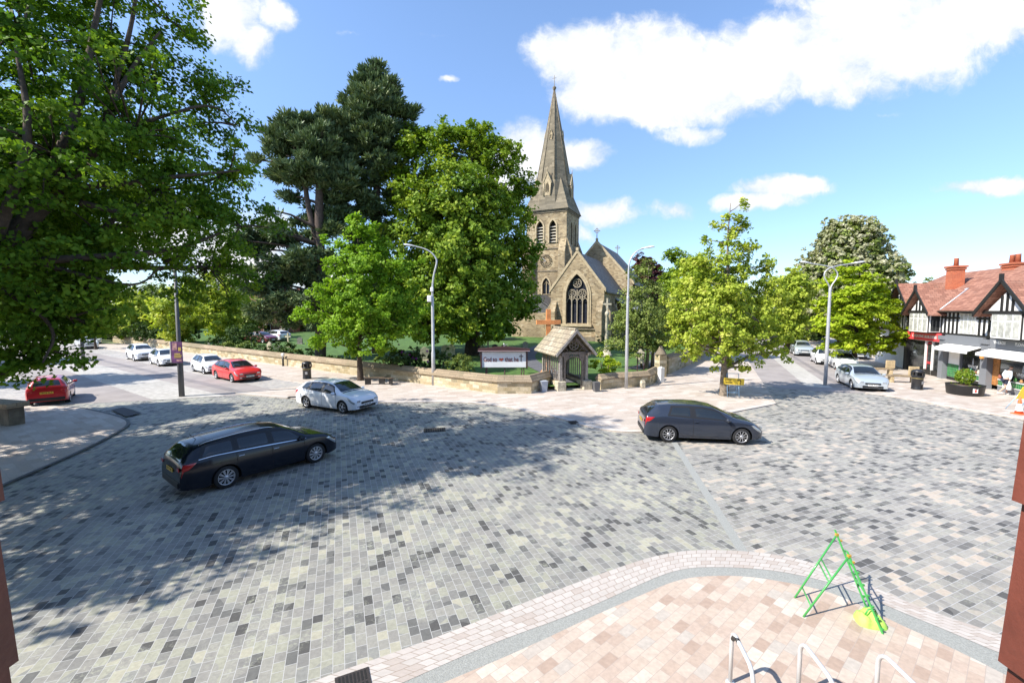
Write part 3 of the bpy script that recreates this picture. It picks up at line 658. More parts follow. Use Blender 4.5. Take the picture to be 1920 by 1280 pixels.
def lucarne(un, ux, z0, dist, s_, name='spire_light'):
    o = Vector((tcx, tcy, 0)) + un * dist; w_ = 1.15 * s_; m = MB()
    out = [(-w_ / 2, z0), (w_ / 2, z0), (w_ / 2, z0 + 2.0 * s_), (0, z0 + 3.5 * s_), (-w_ / 2, z0 + 2.0 * s_)]
    hl = [(x, z) for x, z in gothic(w_ * .5, z0 + 1.5 * s_, .5 * s_, 5, y0=z0 + .5 * s_)]
    wall_hole(m, out, [hl], o, ux, Z_, un, 0.2)
    m.prism(out, o - un * 0.22, ux, Z_, -un, 1.6 * s_)
    for s in (-1, 1):
        m.prism([(0, z0 + 3.5 * s_), (s * (w_ / 2 + .15 * s_), z0 + 1.85 * s_), (s * (w_ / 2 + .15 * s_), z0 + 2.15 * s_), (0, z0 + 3.85 * s_)], o + un * .08, ux, Z_, -un, 1.8 * s_)
    for s in (-1, 1): m.tube([o + ux * s * w_ * .5 + un * .05 + Z_ * z0, o + ux * s * w_ * .5 + un * .05 + Z_ * (z0 + 2 * s_)], .09 * s_, 6)
    m.box(o + un * 0.02 + Z_ * (z0 + 1.3 * s_), (0.08 * s_, .08 * s_, 1.7 * s_)); m.tube([o + Z_ * (z0 + 3.7 * s_), o + Z_ * (z0 + 4.5 * s_)], .06 * s_, 5)
    lo2 = m.build(name, m_dress, church)
    v = MB(); v.prism(hl, o - un * 0.18, ux, Z_, -un, 0.03); v.build('opening', m_void, lo2)
for un, ux in ((F_, X_), (X_, Y_), (-X_, -Y_)):
    lucarne(un, ux, BZ + 2.4, TW / 2 - 0.25, 1.0); lucarne(un, ux, 32.6, r_ap * (SP - 32.6) / (SP - BZ) * .93 + 0.05, 0.42)
# ------------------------------------------------------------------ trees
m_bark = bsdf('bark', (0.075, 0.055, 0.04), 0.95, vary=0.35, vscale=8, bump=0.8, bscale=18)
m_bark_l = bsdf('light bark', (0.20, 0.16, 0.12), 0.95, vary=0.3, vscale=8, bump=0.6, bscale=18)
m_bark_p = bsdf('pine bark', (0.085, 0.06, 0.048), 0.95, vary=0.3, vscale=5, bump=0.8, bscale=10)
L_dark = leaf_mat('deep green leaves', [(0.0483, 0.1118, 0.0123), (0.0964, 0.1978, 0.0164), (0.1736, 0.2924, 0.0225), (0.2894, 0.3956, 0.0357)], trans=0.42)
L_lime = leaf_mat('lime tree leaves', [(0.073, 0.1377, 0.0149), (0.1561, 0.2591, 0.0248), (0.2603, 0.3564, 0.0347), (0.4165, 0.4698, 0.0559)], trans=0.30)
L_bright = leaf_mat('fresh green leaves', [(0.0969, 0.2067, 0.0187), (0.1938, 0.3445, 0.0257), (0.2744, 0.4409, 0.0374), (0.4036, 0.5236, 0.0702)], trans=0.40)
L_yell = leaf_mat('yellow green leaves', [(0.1615, 0.2358, 0.0269), (0.3067, 0.3981, 0.0448), (0.4682, 0.5307, 0.0747), (0.6458, 0.6192, 0.1644)], trans=0.38)
L_acid = leaf_mat('bright yellow green leaves', [(0.1755, 0.2754, 0.0162), (0.3159, 0.4269, 0.0243), (0.4563, 0.5508, 0.0405), (0.6142, 0.6334, 0.081)], trans=0.42)
L_olive = leaf_mat('olive leaves', [(0.0819, 0.1212, 0.027), (0.1639, 0.2197, 0.0486), (0.2596, 0.3181, 0.081), (0.3962, 0.4393, 0.1404)], trans=0.25)
L_pine = leaf_mat('pine needles', [(0.0482, 0.0805, 0.0402), (0.0964, 0.1485, 0.0689), (0.1652, 0.2228, 0.0976), (0.2925, 0.3249, 0.1581)], trans=0.08, gloss=0.5)
L_shrub = leaf_mat('shrub leaves', [(0.0343, 0.0644, 0.0182), (0.0702, 0.1216, 0.0286), (0.117, 0.1788, 0.0455)], trans=0.15)
L_purple = leaf_mat('purple leaves', [(0.05, 0.018, 0.022), (0.09, 0.03, 0.035), (0.14, 0.05, 0.045)], trans=0.2)
L_flower = leaf_mat('chestnut blossom', [(0.22, 0.26, 0.10), (0.42, 0.42, 0.26), (0.60, 0.56, 0.44)], trans=0.3)
L_magenta = leaf_mat('rhododendron blossom', [(0.30, 0.05, 0.30), (0.42, 0.09, 0.42)], trans=0.2)
L_privet = leaf_mat('clipped bush leaves', [(0.08, 0.12, 0.02), (0.15, 0.20, 0.035), (0.24, 0.28, 0.06)], trans=0.15)

def leaves(rng, centres, cen, cl_r, n_per, size, flat=0.7, up=0.5, tuft=False, tonesd=0.22):
    """leaf quads scattered round clump centres (numpy arrays)"""
    K = len(centres); N = K * n_per
    c = np.repeat(centres, n_per, axis=0); r = np.repeat(cl_r, n_per)
    d = rng.normal(size=(N, 3)); d /= np.linalg.norm(d, axis=1)[:, None] + 1e-9
    rad = r * rng.random(N) ** 0.55
    off = d * rad[:, None]; off[:, 2] *= flat
    P = c + off
    outw = P - cen; outw /= np.linalg.norm(outw, axis=1)[:, None] + 1e-9
    nrm = outw * 0.55 + np.array([0, 0, up]) + rng.normal(size=(N, 3)) * 0.55
    nrm /= np.linalg.norm(nrm, axis=1)[:, None] + 1e-9
    if tuft:
        dirv = outw * 0.5 + d * 0.9 + np.array([0, 0, 0.45]) + rng.normal(size=(N, 3)) * 0.25
    else:
        dirv = np.cross(nrm, rng.normal(size=(N, 3)))
    dirv /= np.linalg.norm(dirv, axis=1)[:, None] + 1e-9
    side = np.cross(nrm, dirv); side /= np.linalg.norm(side, axis=1)[:, None] + 1e-9
    s = size * (0.65 + 0.7 * rng.random(N)); L = (dirv.T * s).T; W = (side.T * s * (0.13 if tuft else 0.36)).T
    fold = (nrm.T * s * 0.12).T
    V = np.empty((N, 4, 3)); V[:, 0] = P - L * 0.5; V[:, 1] = P + W + fold; V[:, 2] = P + L * 0.5; V[:, 3] = P - W + fold
    Fq = np.arange(N * 4).reshape(N, 4)
    ct = np.repeat(rng.normal(0.5, tonesd, K), n_per); tone = np.clip(ct * 0.6 + rng.random(N) * 0.4, 0, 1)
    return V.reshape(-1, 3), Fq, tone

def crown(name, lobes, mat, parent, seed, dens=3.0, clr=0.55, n_per=45, size=0.22, flat=0.75, up=0.5, tuft=False, shell=2.2, zmin=None, orig=(0, 0, 0), lobeflat=0.85, tonesd=0.22, jit=0.18, blob=False):
    rng = np.random.default_rng(seed); C = []; R = []; CE = []
    for (x, y, z, r) in lobes:
        k = max(3, int(dens * r * r * (1 + 0.25 * r)))
        d = rng.normal(size=(k, 3)); d /= np.linalg.norm(d, axis=1)[:, None]
        # uneven outline: radius varies with direction
        wob = 1 + jit * np.sin(d[:, 0] * 5.1 + seed) * np.cos(d[:, 1] * 4.3 + x) + rng.normal(size=k) * jit * 0.6
        rad = r * rng.random(k) ** (1 / shell) * wob
        p = d * rad[:, None]; p[:, 2] *= lobeflat
        C.append(p + np.array([x, y, z])); R.append(clr * (0.6 + 0.8 * rng.random(k))); CE.append(np.tile([x, y, z], (k, 1)))
    C = np.concatenate(C); R = np.concatenate(R); CE = np.concatenate(CE)
    if zmin is not None: ok = C[:, 2] > zmin; C = C[ok]; R = R[ok]; CE = CE[ok]
    cen = np.repeat(CE, n_per, axis=0) * 0.6 + np.mean(C, axis=0) * 0.4
    V, Fq, tone = leaves(rng, C, cen, R, n_per, size, flat, up, tuft, tonesd)
    return mesh_np(name, V - np.array(orig), Fq, mat, parent, tone), C
def limb(mb, a, b, r0, r1, rng, wob=0.12, n=5, k=6):
    a = Vector(a); b = Vector(b); L = (b - a).length; pts = []; rs = []
    for i in range(n + 1):
        t = i / n; p = a.lerp(b, t) + Vector((rng.uniform(-1, 1), rng.uniform(-1, 1), rng.uniform(-.6, 1))) * wob * L * 0.25 * math.sin(math.pi * t)
        p.z += 0.06 * L * math.sin(math.pi * t) * (1 if b.z < a.z + L * .4 else -1)
        pts.append(p); rs.append(r0 + (r1 - r0) * t)
    mb.tube(pts, rs, k); return pts
def tree(label, base, h_fork, tr, lobes, mat, seed=1, bark=None, name='tree', cat='tree', group=None, top=None, lean=(0, 0), sub=5, fork_levels=None, **kw):
    """lobes in world coordinates"""
    rnd = random.Random(seed); b = Vector(base); root = empty(name, b, 0, label, cat, group)
    o_, C = crown('crown', lobes, mat, root, seed, orig=tuple(b), **kw)
    topz = top if top else max(z + r * .3 for x, y, z, r in lobes)
    m = MB(); T = Vector((b.x + lean[0], b.y + lean[1], topz)); tp_ = []
    n = 7
    for i in range(n + 1):
        t = i / n; p = b.lerp(T, t) + Vector((rnd.uniform(-1, 1), rnd.uniform(-1, 1), 0)) * tr * 0.6 * (0 < i < n); tp_.append(p - b)
    m.tube([tp_[0] - Vector((0, 0, .3)), tp_[0] + Vector((0, 0, .05))] + tp_[1:], [tr * 1.5, tr * 1.25] + [tr * (1 - 0.92 * (i + 1) / n) * 0.95 for i in range(n)], 9)
    for (x, y, z, r) in lobes:
        lc = Vector((x, y, z)) - b
        hz = max(h_fork, min(lc.z - 0.25 * math.hypot(lc.x, lc.y), topz - b.z - .5)); t = min(.97, max(.05, hz / (topz - b.z))); i = int(t * n); f = t * n - i
        s = tp_[min(i, n)].lerp(tp_[min(i + 1, n)], f); rr = tr * (1 - .9 * t) * 0.55
        limb(m, s, lc, max(rr, .03), max(rr * .35, .015), rnd)
        idx = [j for j in range(len(C)) if (C[j][0] - x) ** 2 + (C[j][1] - y) ** 2 + (C[j][2] - z) ** 2 < (r * 1.25) ** 2]
        rnd.shuffle(idx)
        for j in idx[:sub]: limb(m, lc, Vector(C[j]) - b, max(rr * .35, .015), .008, rnd, n=3, k=4)
    m.build('trunk', bark or m_bark, root)
    return root
def auto_lobes(base, prof, n, rl, seed, fill=0.62, squash=(1, 1)):
    """prof: (height, crown radius) list -> lobes spread through it"""
    rnd = random.Random(seed * 7 + 1); out = []; bx, by, bz = base; ga = 2.39996
    hs = [p[0] for p in prof]; 
    for i in range(n):
        t = (i + 0.5) / n; z = hs[0] + (hs[-1] - hs[0]) * t
        R_ = float(np.interp(z, hs, [p[1] for p in prof])); a = i * ga + rnd.uniform(-.4, .4)
        lr = min(rl * rnd.uniform(.8, 1.25), max(.35, R_ * .75)); d = max(0, R_ - lr * .9) * (rnd.uniform(.75, 1.0) if rnd.random() < fill else rnd.uniform(0.1, .6))
        out.append((bx + d * math.cos(a) * squash[0], by + d * math.sin(a) * squash[1], bz + z, lr))
    return out
def hp(py, Y): return CAMH + (580 - py) * Y / F   # height seen at photograph row py

# --- T1, big tree on the left beside the square
def A(px, py, Y, r): p = at(px, py, Y); return (p.x, p.y, p.z, r)
T1 = [A(40, 70, 11, 2.6), A(200, 80, 13, 2.3), A(320, 40, 14, 1.3), A(290, 165, 13, 1.8), A(385, 190, 14, 1.25), A(440, 235, 14, 0.9), A(250, 260, 12, 2.4),
      A(425, 330, 14, 1.55), A(100, 290, 11, 2.6), A(330, 400, 13, 2.0), A(450, 425, 14, 1.15), A(410, 500, 14, 0.9), A(200, 440, 12, 2.1), A(60, 470, 11, 2.2), A(310, 490, 13, .9),
      A(170, 545, 12, 1.3), A(60, 600, 11, 1.7), A(110, 625, 12, .75), A(30, 665, 11, .8), A(130, 595, 11, 1.0), A(70, 650, 11, 1.0), A(160, 565, 11.5, 1.1), A(20, 700, 11, .75), A(90, 560, 11, 1.4), A(-150, 200, 12, 3.8), A(-200, 480, 12, 3.6), A(-80, -140, 12, 3.2), A(130, -90, 13, 2.3), A(270, -70, 14, 1.4),
      (-15.5, 9.0, 9.5, 3.2), (-14.5, 7.0, 7.5, 2.6), (-16.0, 15.5, 11.0, 3.5), (-13.0, 16.5, 9.5, 2.8), (-12.0, 17.5, 6.8, 2.0), (-13.3, 8.6, 6.4, 1.6), (-16, 12, 7.5, 2.8), (-17.5, 9, 9, 3), (-19, 14, 9.5, 3.2), (-17, 17, 8, 2.8), (-15.2, 19, 9.5, 2.2)]
t1b = (-17.5, 11.5, 0.05)
t1 = empty('broadleaf_tree', t1b, 0, 'huge spreading deep green tree overhanging the left of the square', 'tree')
o_, C1 = crown('crown', T1, L_dark, t1, 11, orig=t1b, dens=6.0, clr=0.48, n_per=88, size=0.125, flat=0.55, tonesd=.3, shell=2.0, jit=0.2)
rnd = random.Random(5); m = MB(); B0 = Vector(t1b)
o2_, C1b = crown('shade_crown', [(-15.5, 9.5, 9.5, 3.2), (-16.5, 7.0, 8.5, 3.0), (-15.0, 5.6, 7.0, 2.2), (-16, 12, 7.5, 2.8), (-19, 14, 9.5, 3.4), (-17.5, 17, 8, 2.8), (-18.5, 10, 11, 3.2), (-13.6, 8.4, 6.4, 1.6), (-22.3, 11.5, 7, 3.0), (-21.5, 13.5, 8.5, 2.8), (-20.5, 8.8, 7, 2.6)], L_dark, t1, 12, orig=t1b, dens=12, clr=0.5, n_per=45, size=0.18, shell=2.0)  # second denser crown, mostly out of view, added to make the cast shadow fuller
def Q(px, py, Y): return at(px, py, Y - 0.7) - B0
def br(pts, rs, k=8):
    pts = smooth_line(pts, 2); n = len(pts); rr = [.56 * float(np.interp(i / (n - 1), np.linspace(0, 1, len(rs)), rs)) * rnd.uniform(.93, 1.07) for i in range(n)]; m.tube(pts, rr, k)
br([Vector((0, 0, -.3)), Vector((0.1, 0, 2.5)), Vector((.8, .1, 4.6)), Q(-60, 500, 11.2)], [.75, .6, .55, .5], 12)
br([Vector((.8, .1, 4.4)), Q(-60, 500, 11.2), Q(20, 455, 11.4), Q(75, 385, 11.6), Q(130, 335, 12), Q(185, 270, 12.3)], [.55, .47, .42, .36, .28, .2], 10)
br([Q(75, 385, 11.6), Q(105, 300, 11.6), Q(150, 200, 12), Q(175, 60, 12.4), Q(200, -60, 12.6)], [.3, .22, .16, .11, .06])
br([Q(185, 270, 12.3), Q(205, 200, 12.6), Q(245, 60, 13), Q(260, -40, 13)], [.15, .12, .09, .04])
br([Q(185, 270, 12.3), Q(230, 150, 12.8), Q(300, 60, 13.5)], [.15, .11, .04]); br([Q(120, 350, 12), Q(200, 350, 12.4), Q(330, 330, 13.2), Q(450, 320, 14)], [.18, .13, .09, .03])
br([Q(-60, 500, 11.2), Q(60, 490, 11.5), Q(200, 480, 12), Q(330, 470, 13), Q(430, 430, 14)], [.3, .2, .14, .09, .03]); br([Q(60, 490, 11.5), Q(170, 520, 12), Q(260, 540, 12.6), Q(300, 500, 13)], [.14, .09, .05, .03])
br([Q(-60, 520, 11), Q(40, 560, 11.2), Q(110, 620, 11.6), Q(80, 680, 11.2)], [.2, .1, .06, .03]); br([Q(-20, 470, 11), Q(20, 380, 10.8), Q(60, 250, 10.8), Q(30, 90, 11)], [.3, .2, .12, .05])
br([Q(150, 380, 12), Q(230, 400, 12.4), Q(320, 410, 13)], [.16, .1, .04]); br([Q(200, 250, 12.4), Q(300, 220, 13), Q(400, 190, 13.8), Q(450, 240, 14)], [.12, .09, .05, .02])
for j in range(0, len(C1), 3):
    c = Vector(C1[j]) - B0; best = min(T1, key=lambda q: (Vector(q[:3]) - B0 - c).length); s = (Vector(best[:3]) - B0)
    limb(m, s, c, .04, .01, rnd, n=3, k=4)
for q in T1[-11:]: limb(m, Vector((.8, .1, 4.6)), Vector(q[:3]) - B0, .22, .06, rnd, k=6)
m.build('trunk', m_bark, t1)

# --- lime tree, the big rounded one left of the spire
yz = yard_h
b = (-4.0, 44.0, yz(-4, 44))
def AL(Y0, lst): return [A(px, py, Y0 + dy, r) for px, py, dy, r in lst]
LM = AL(44, [(800, 285, 0, 3.1), (870, 275, 1, 2.8), (930, 300, 0, 2.4), (960, 370, 1, 2.2), (765, 370, 0, 2.8), (850, 370, -3, 4.0), (930, 440, -1, 3.3), (970, 480, 1, 2.2), (780, 460, -2, 3.6), (870, 480, -4, 4.0),
             (750, 520, 0, 2.6), (820, 560, -4, 3.4), (900, 570, -4, 3.2), (960, 550, -1, 2.6), (985, 580, 1, 1.6), (860, 420, 4, 4.5), (900, 520, 4, 4.5), (780, 560, 4, 4), (745, 590, -2, 1.9), (860, 610, -5, 1.8), (940, 608, -3, 1.6), (770, 610, -4, 1.7), (985, 410, 0, 1.3), (805, 625, -3, 1.2), (900, 620, -2, 1.4), (780, 268, 0, 1.9), (835, 262, 0, 2.0), (895, 262, 0, 2.0), (945, 285, 0, 1.8), (980, 345, 0, 1.5), (745, 325, 0, 1.9), (990, 460, 1, 1.4), (735, 440, 0, 1.6), (900, 370, -2.5, 2.6), (800, 380, -3, 2.8), (735, 550, -.5, 1.5)])
tree('massive rounded lime tree, bright green, just left of the church spire', b, 2.5, .7, LM, L_lime, seed=21, name='lime_tree', dens=5.6, clr=.7, n_per=42, size=.33, shell=3.2, tonesd=.28, sub=3, jit=.12)

# --- two pines behind
def pine(label, b, lobes, trunks, seed, n_per=54, dens=11.0):
    root = empty('pine_tree', b, 0, label, 'tree', 'tall dark pines in the churchyard'); B = Vector(b)
    o_, C = crown('crown', lobes, L_pine, root, seed, orig=b, dens=dens, clr=.62, n_per=n_per, size=.55, flat=.6, up=.8, tuft=True, shell=2.2, lobeflat=.62, jit=.2, tonesd=.25)
    m = MB(); rnd = random.Random(seed)
    for pts, rs in trunks:
        pts = smooth_line([Vector(p) - B for p in pts], 2); n = len(pts); m.tube(pts, [float(np.interp(i / (n - 1), np.linspace(0, 1, len(rs)), rs)) for i in range(n)], 9)
    tr_ = [Vector(p) for p in trunks[0][0]]
    for (x, y, z, r) in lobes:
        lc = Vector((x, y, z)); s = min((a.lerp(b_, t) for a, b_ in zip(tr_[:-1], tr_[1:]) for t in (0, .25, .5, .75, 1)), key=lambda q: abs(q.z - (z - .2 * (lc.xy - q.xy).length)))
        limb(m, s - B, lc - B, .16, .05, rnd, k=5)
        for j in range(5):
            d = Vector((rnd.gauss(0, 1), rnd.gauss(0, 1), rnd.gauss(0, .4))).normalized() * r * .85; limb(m, lc - B, lc + d - B, .04, .012, rnd, n=3, k=4)
    m.build('trunk', m_bark_p, root); return root
PB1 = [A(560, 250, 40, 1.9), A(600, 240, 41, 1.6), A(530, 275, 40, 1.7), A(620, 290, 41, 1.9), A(575, 310, 39, 2.0), A(520, 325, 40, 1.2), A(540, 225, 40, 1.1), A(580, 222, 40, .9), A(640, 340, 40, 1.3),
       A(500, 430, 39, 1.0), A(545, 445, 40, 1.3), A(480, 470, 39, 1.2), A(520, 500, 39, 1.5), A(560, 510, 40, 1.5), A(600, 480, 40, 1.4), A(480, 540, 39, 1.2), A(530, 560, 39, 1.6), A(620, 430, 40, 1.2), A(450, 450, 38, .9), A(575, 560, 39, 1.4), A(640, 400, 41, 1.0), A(505, 395, 38, .6), A(555, 480, 37, 1.1), A(620, 370, 41, 1.4), A(650, 330, 41, 1.5), A(635, 415, 41, 1.4), A(545, 370, 41, .9), A(600, 400, 42, 1.2), A(560, 415, 41, 1.0), A(500, 455, 40, 1.2), A(470, 440, 39, .9), A(590, 500, 41, 1.6), A(510, 530, 40, 1.5), A(600, 600, 40, 1.5), A(480, 300, 40, .6), A(610, 215, 41, .9), A(465, 505, 38, .9), A(490, 585, 39, 1.2), A(545, 600, 40, 1.1), A(600, 265, 39, 1.6), A(555, 330, 40, 1.5), A(610, 335, 40, 1.4), A(515, 250, 40, .8), A(600, 530, 40, 1.5), A(620, 560, 40, 1.4), A(590, 440, 41, 1.0), A(520, 440, 38, .9)]
pb = (at(600, 640, 40).x, 40.0, .6)
pine('tall spreading pine with bare forked trunk, left of the pair', pb, PB1, [([Vector(pb), at(602, 520, 40), at(598, 400, 40), at(600, 330, 40), at(578, 250, 40)], [.5, .45, .38, .28, .08]),
     ([at(598, 470, 40), at(578, 390, 40), at(570, 330, 40), at(545, 270, 40)], [.28, .24, .18, .06])], 31)
PB2 = [A(700, 140, 44, 1.3), A(680, 160, 44, 1.4), A(725, 165, 44, 1.4), A(700, 190, 43, 1.9), A(660, 190, 44, 1.2), A(740, 205, 44, 1.5), A(680, 225, 43, 2.0), A(640, 225, 44, 1.4), A(720, 240, 43, 1.9), A(765, 215, 44, 1.0), A(750, 240, 44, 1.2), A(655, 260, 43, 1.9), A(625, 215, 44, .8),
       A(700, 275, 43, 1.8), A(740, 280, 44, 1.1), A(660, 305, 43, 1.7), A(700, 330, 43, 1.3), A(740, 320, 45, 1.0), A(660, 350, 43, 1.5), A(700, 390, 43, 1.6), A(650, 395, 44, 1.4), A(740, 370, 45, 1.3), A(720, 430, 44, 1.5), A(670, 440, 44, 1.3), A(705, 122, 44, .7), A(778, 205, 44, .5), A(690, 480, 44, 1.6), A(655, 500, 44, 1.4), A(720, 500, 44, 1.5), A(690, 545, 44, 1.6), A(650, 570, 44, 1.5), A(710, 590, 44, 1.5), A(690, 255, 42, 1.6), A(720, 300, 42, 1.3), A(640, 290, 43, 1.4), A(680, 365, 42, 1.3)]
pb = (at(706, 640, 44).x, 44.0, .7)
pine('tallest dark pine with conical top, right of the pair', pb, PB2, [([Vector(pb), at(706, 500, 44), at(706, 300, 44), at(704, 200, 44), at(700, 130, 44)], [.5, .42, .3, .2, .06])], 32)

# --- street trees
p = g(676, 714); base = (p.x, p.y, 0.05)
S1 = AL(p.y, [(680, 430, 0, 1.1), (700, 460, .5, 1.3), (650, 470, 0, 1.1), (620, 500, 0, .9), (680, 510, -.5, 1.9), (740, 500, 0, 1.3), (620, 550, 0, 1.4), (690, 570, -1, 2.0), (750, 560, 0, 1.5), (790, 580, 0, .9), (580, 590, 0, 1.1), (640, 620, -1, 1.4), (700, 630, -1.2, 1.5), (755, 610, -.6, 1.1), (790, 625, .3, .55),
                       (600, 640, 0, .8), (690, 560, 1.8, 2.0), (640, 560, 1.5, 1.6), (740, 600, 1.5, 1.4), (665, 655, -.3, .75), (720, 655, 0, .6), (560, 580, .2, .5), (620, 455, .3, .5), (672, 412, 0, .55)])
tree('bright green young street tree on the pavement by the left wall', base, 1.9, .19, S1, L_bright, seed=41, bark=m_bark, name='street_tree', group='street trees on the church pavement', dens=17, clr=.38, n_per=40, size=.2, shell=2.6, jit=.22, tonesd=.25)
p = g(1357, 743); base = (p.x, p.y, 0.05)
S2 = AL(p.y, [(1385, 385, 0, .45), (1365, 410, 0, .5), (1395, 425, 0, .75), (1345, 425, .2, .3), (1370, 455, 0, .9), (1410, 465, 0, .6), (1325, 450, 0, .35), (1350, 490, -.3, 1.1), (1400, 500, 0, 1.1), (1310, 500, 0, .8), (1440, 500, .2, .7), (1370, 540, -.6, 1.4), (1310, 545, 0, 1.3), (1430, 550, 0, 1.1), (1285, 580, 0, 1.0),
                       (1350, 590, -1, 1.6), (1420, 600, -.6, 1.4), (1300, 610, -.4, 1.3), (1460, 560, .4, .7), (1350, 640, -.9, 1.3), (1300, 655, 0, .8), (1400, 655, -.4, 1.1), (1440, 645, .2, .9), (1470, 660, .4, .45), (1350, 680, 0, .6), (1395, 690, 0, .5), (1270, 620, 0, .6), (1370, 560, 1.6, 1.7), (1330, 620, 1.6, 1.4), (1420, 630, 1.4, 1.2), (1265, 640, 0, .35), (1475, 630, .5, .35)])
tree('yellow green street tree with pointed top in front of the right road', base, 1.6, .22, S2, L_yell, seed=42, bark=m_bark_l, name='street_tree', group='street trees on the church pavement', dens=16, clr=.33, n_per=40, size=.175, shell=2.5, jit=.25, tonesd=.25)
p = g(1602, 691); base = (p.x, p.y, 0.05)
S3 = AL(p.y, [(1590, 510, 0, .9), (1620, 520, 0, 1.1), (1560, 530, 0, 1.0), (1650, 545, 0, 1.1), (1600, 555, -1, 1.6), (1550, 570, 0, 1.1), (1670, 580, 0, 1.2), (1620, 590, -1.3, 1.7), (1560, 610, -.5, 1.3), (1690, 610, 0, .9), (1640, 625, -1, 1.4), (1590, 640, -1, 1.2), (1680, 640, 0, .9), (1540, 600, 0, .7), (1550, 650, 0, .7), (1620, 655, -.5, .8), (1660, 655, 0, .7), (1700, 630, 0, .6), (1610, 600, 1.8, 2.0), (1650, 570, 1.5, 1.5), (1580, 570, 1.5, 1.5)])
tree('vivid yellow green layered tree beside the half-timbered shops', base, 1.8, .24, S3, L_acid, seed=43, bark=m_bark, name='street_tree', dens=14, clr=.46, n_per=42, size=.25, flat=.45, shell=2.4, jit=.2, up=1.0)
# --- olive-leaved tree in the churchyard, several stems
p = at(1212, 690, 34.5); zb = yz(p.x, 34.5)
S4 = AL(34.5, [(1200, 515, 0, .9), (1215, 545, 0, 1.3), (1180, 560, 0, 1.1), (1240, 580, 0, 1.2), (1200, 600, -.8, 1.7), (1165, 610, 0, 1.1), (1150, 640, 0, .9), (1225, 630, -.5, 1.4), (1185, 650, -.8, 1.1), (1250, 640, 0, .9), (1260, 610, .4, .8), (1200, 600, 1.6, 1.8), (1215, 500, .3, .7), (1130, 655, 0, .4)])
tr5 = tree('olive grey small-leaved tree with twin stems inside the right wall', (p.x, 34.5, zb), 1.6, .15, S4, L_olive, seed=44, bark=m_bark_l, name='churchyard_tree', dens=20, clr=.38, n_per=42, size=.15, shell=2.5)
m = MB(); m.tube([(.5, .2, -.2), (.55, .2, 1.2), (.9, .1, 2.6), (1.0, 0, 4)], [.14, .12, .1, .05], 7); m.tube([(-.3, .3, -.2), (-.4, .2, 1.4), (-.9, .1, 3)], [.11, .1, .05], 7); m.build('stem', m_bark_l, tr5)
# --- others, right side
def auto_tree(label, px, Y, top_py, rad, mat, seed, name='tree', n=16, low=None, squash=(1, 1), zb=None, group=None, prof=None, **kw):
    x = (px - 960) * Y / F; zb_ = zb if zb is not None else (yz(x, Y) if -60 < x < 40 and Y > 30 else 0); H = hp(top_py, Y) - zb_; lo = low if low is not None else H * .15
    pr = prof or [(lo, rad * .55), (lo + (H - lo) * .3, rad), (lo + (H - lo) * .65, rad * .9), (H - .5, rad * .35)]
    lobes = auto_lobes((x, Y, zb_), pr, n, rad * .42, seed, squash=squash)
    return tree(label, (x, Y, zb_), lo * .8, max(.15, H * .022), lobes, mat, seed=seed, name=name, group=group, **kw)
kwf = dict(dens=6.5, clr=.6, n_per=36, size=.36, sub=2)
t7 = auto_tree('big horse chestnut covered in cream blossom beyond the right road', 1578, 62, 428, 7.3, L_olive, 51, 'horse_chestnut', 20, low=2.5, zb=0, **{**kwf, 'size': .42})
lob = auto_lobes(((1578 - 960) * 62 / F, 62, 0), [(3, 5), (6, 7.2), (12, 6.8), (hp(428, 62) - .4, 2.6)], 20, 3.1, 51)
crown('blossom', [(x, y, z, r * 1.1) for x, y, z, r in lob], L_flower, t7, 52, orig=((1578 - 960) * 62 / F, 62, 0), dens=9, clr=.34, n_per=22, size=.36, shell=6, zmin=2)
auto_tree('pale yellow green tree behind the pointed street tree', 1480, 52, 505, 4.2, L_yell, 53, 'tree', 12, low=1.2, zb=0, **kwf)
auto_tree('light green tree behind the pointed street tree, near the stone wall', 1300, 44, 478, 4.2, L_yell, 54, 'tree', 12, low=1.4, **kwf)
auto_tree('dark green domed tree showing over the olive grey tree', 1270, 66, 467, 5.0, L_lime, 55, 'tree', 10, low=3, **kwf)
auto_tree('dark purple copper beech behind the church nave', 1212, 98, 487, 7.0, L_purple, 56, 'copper_beech', 10, low=4, **{**kwf, 'size': .5})
for i, (px, Y, tp, rad, mt, lb) in enumerate([(1440, 78, 560, 6, L_shrub, 'dark green tree at the far end of the right road'), (1520, 72, 600, 4, L_shrub, 'low dark tree by the far parked cars on the right'), (1360, 80, 560, 6, L_lime, 'mid green tree beyond the end of the churchyard wall'), (1735, 90, 528, 5, L_olive, 'thin olive tree top showing over the shop roof'), (1490, 95, 520, 7, L_lime, 'rounded green tree filling the far end of the right road')]):
    auto_tree(lb, px, Y, tp, rad, mt, 60 + i, 'tree', 9, low=1.0, zb=0, **{**kwf, 'n_per': 24, 'size': .45})
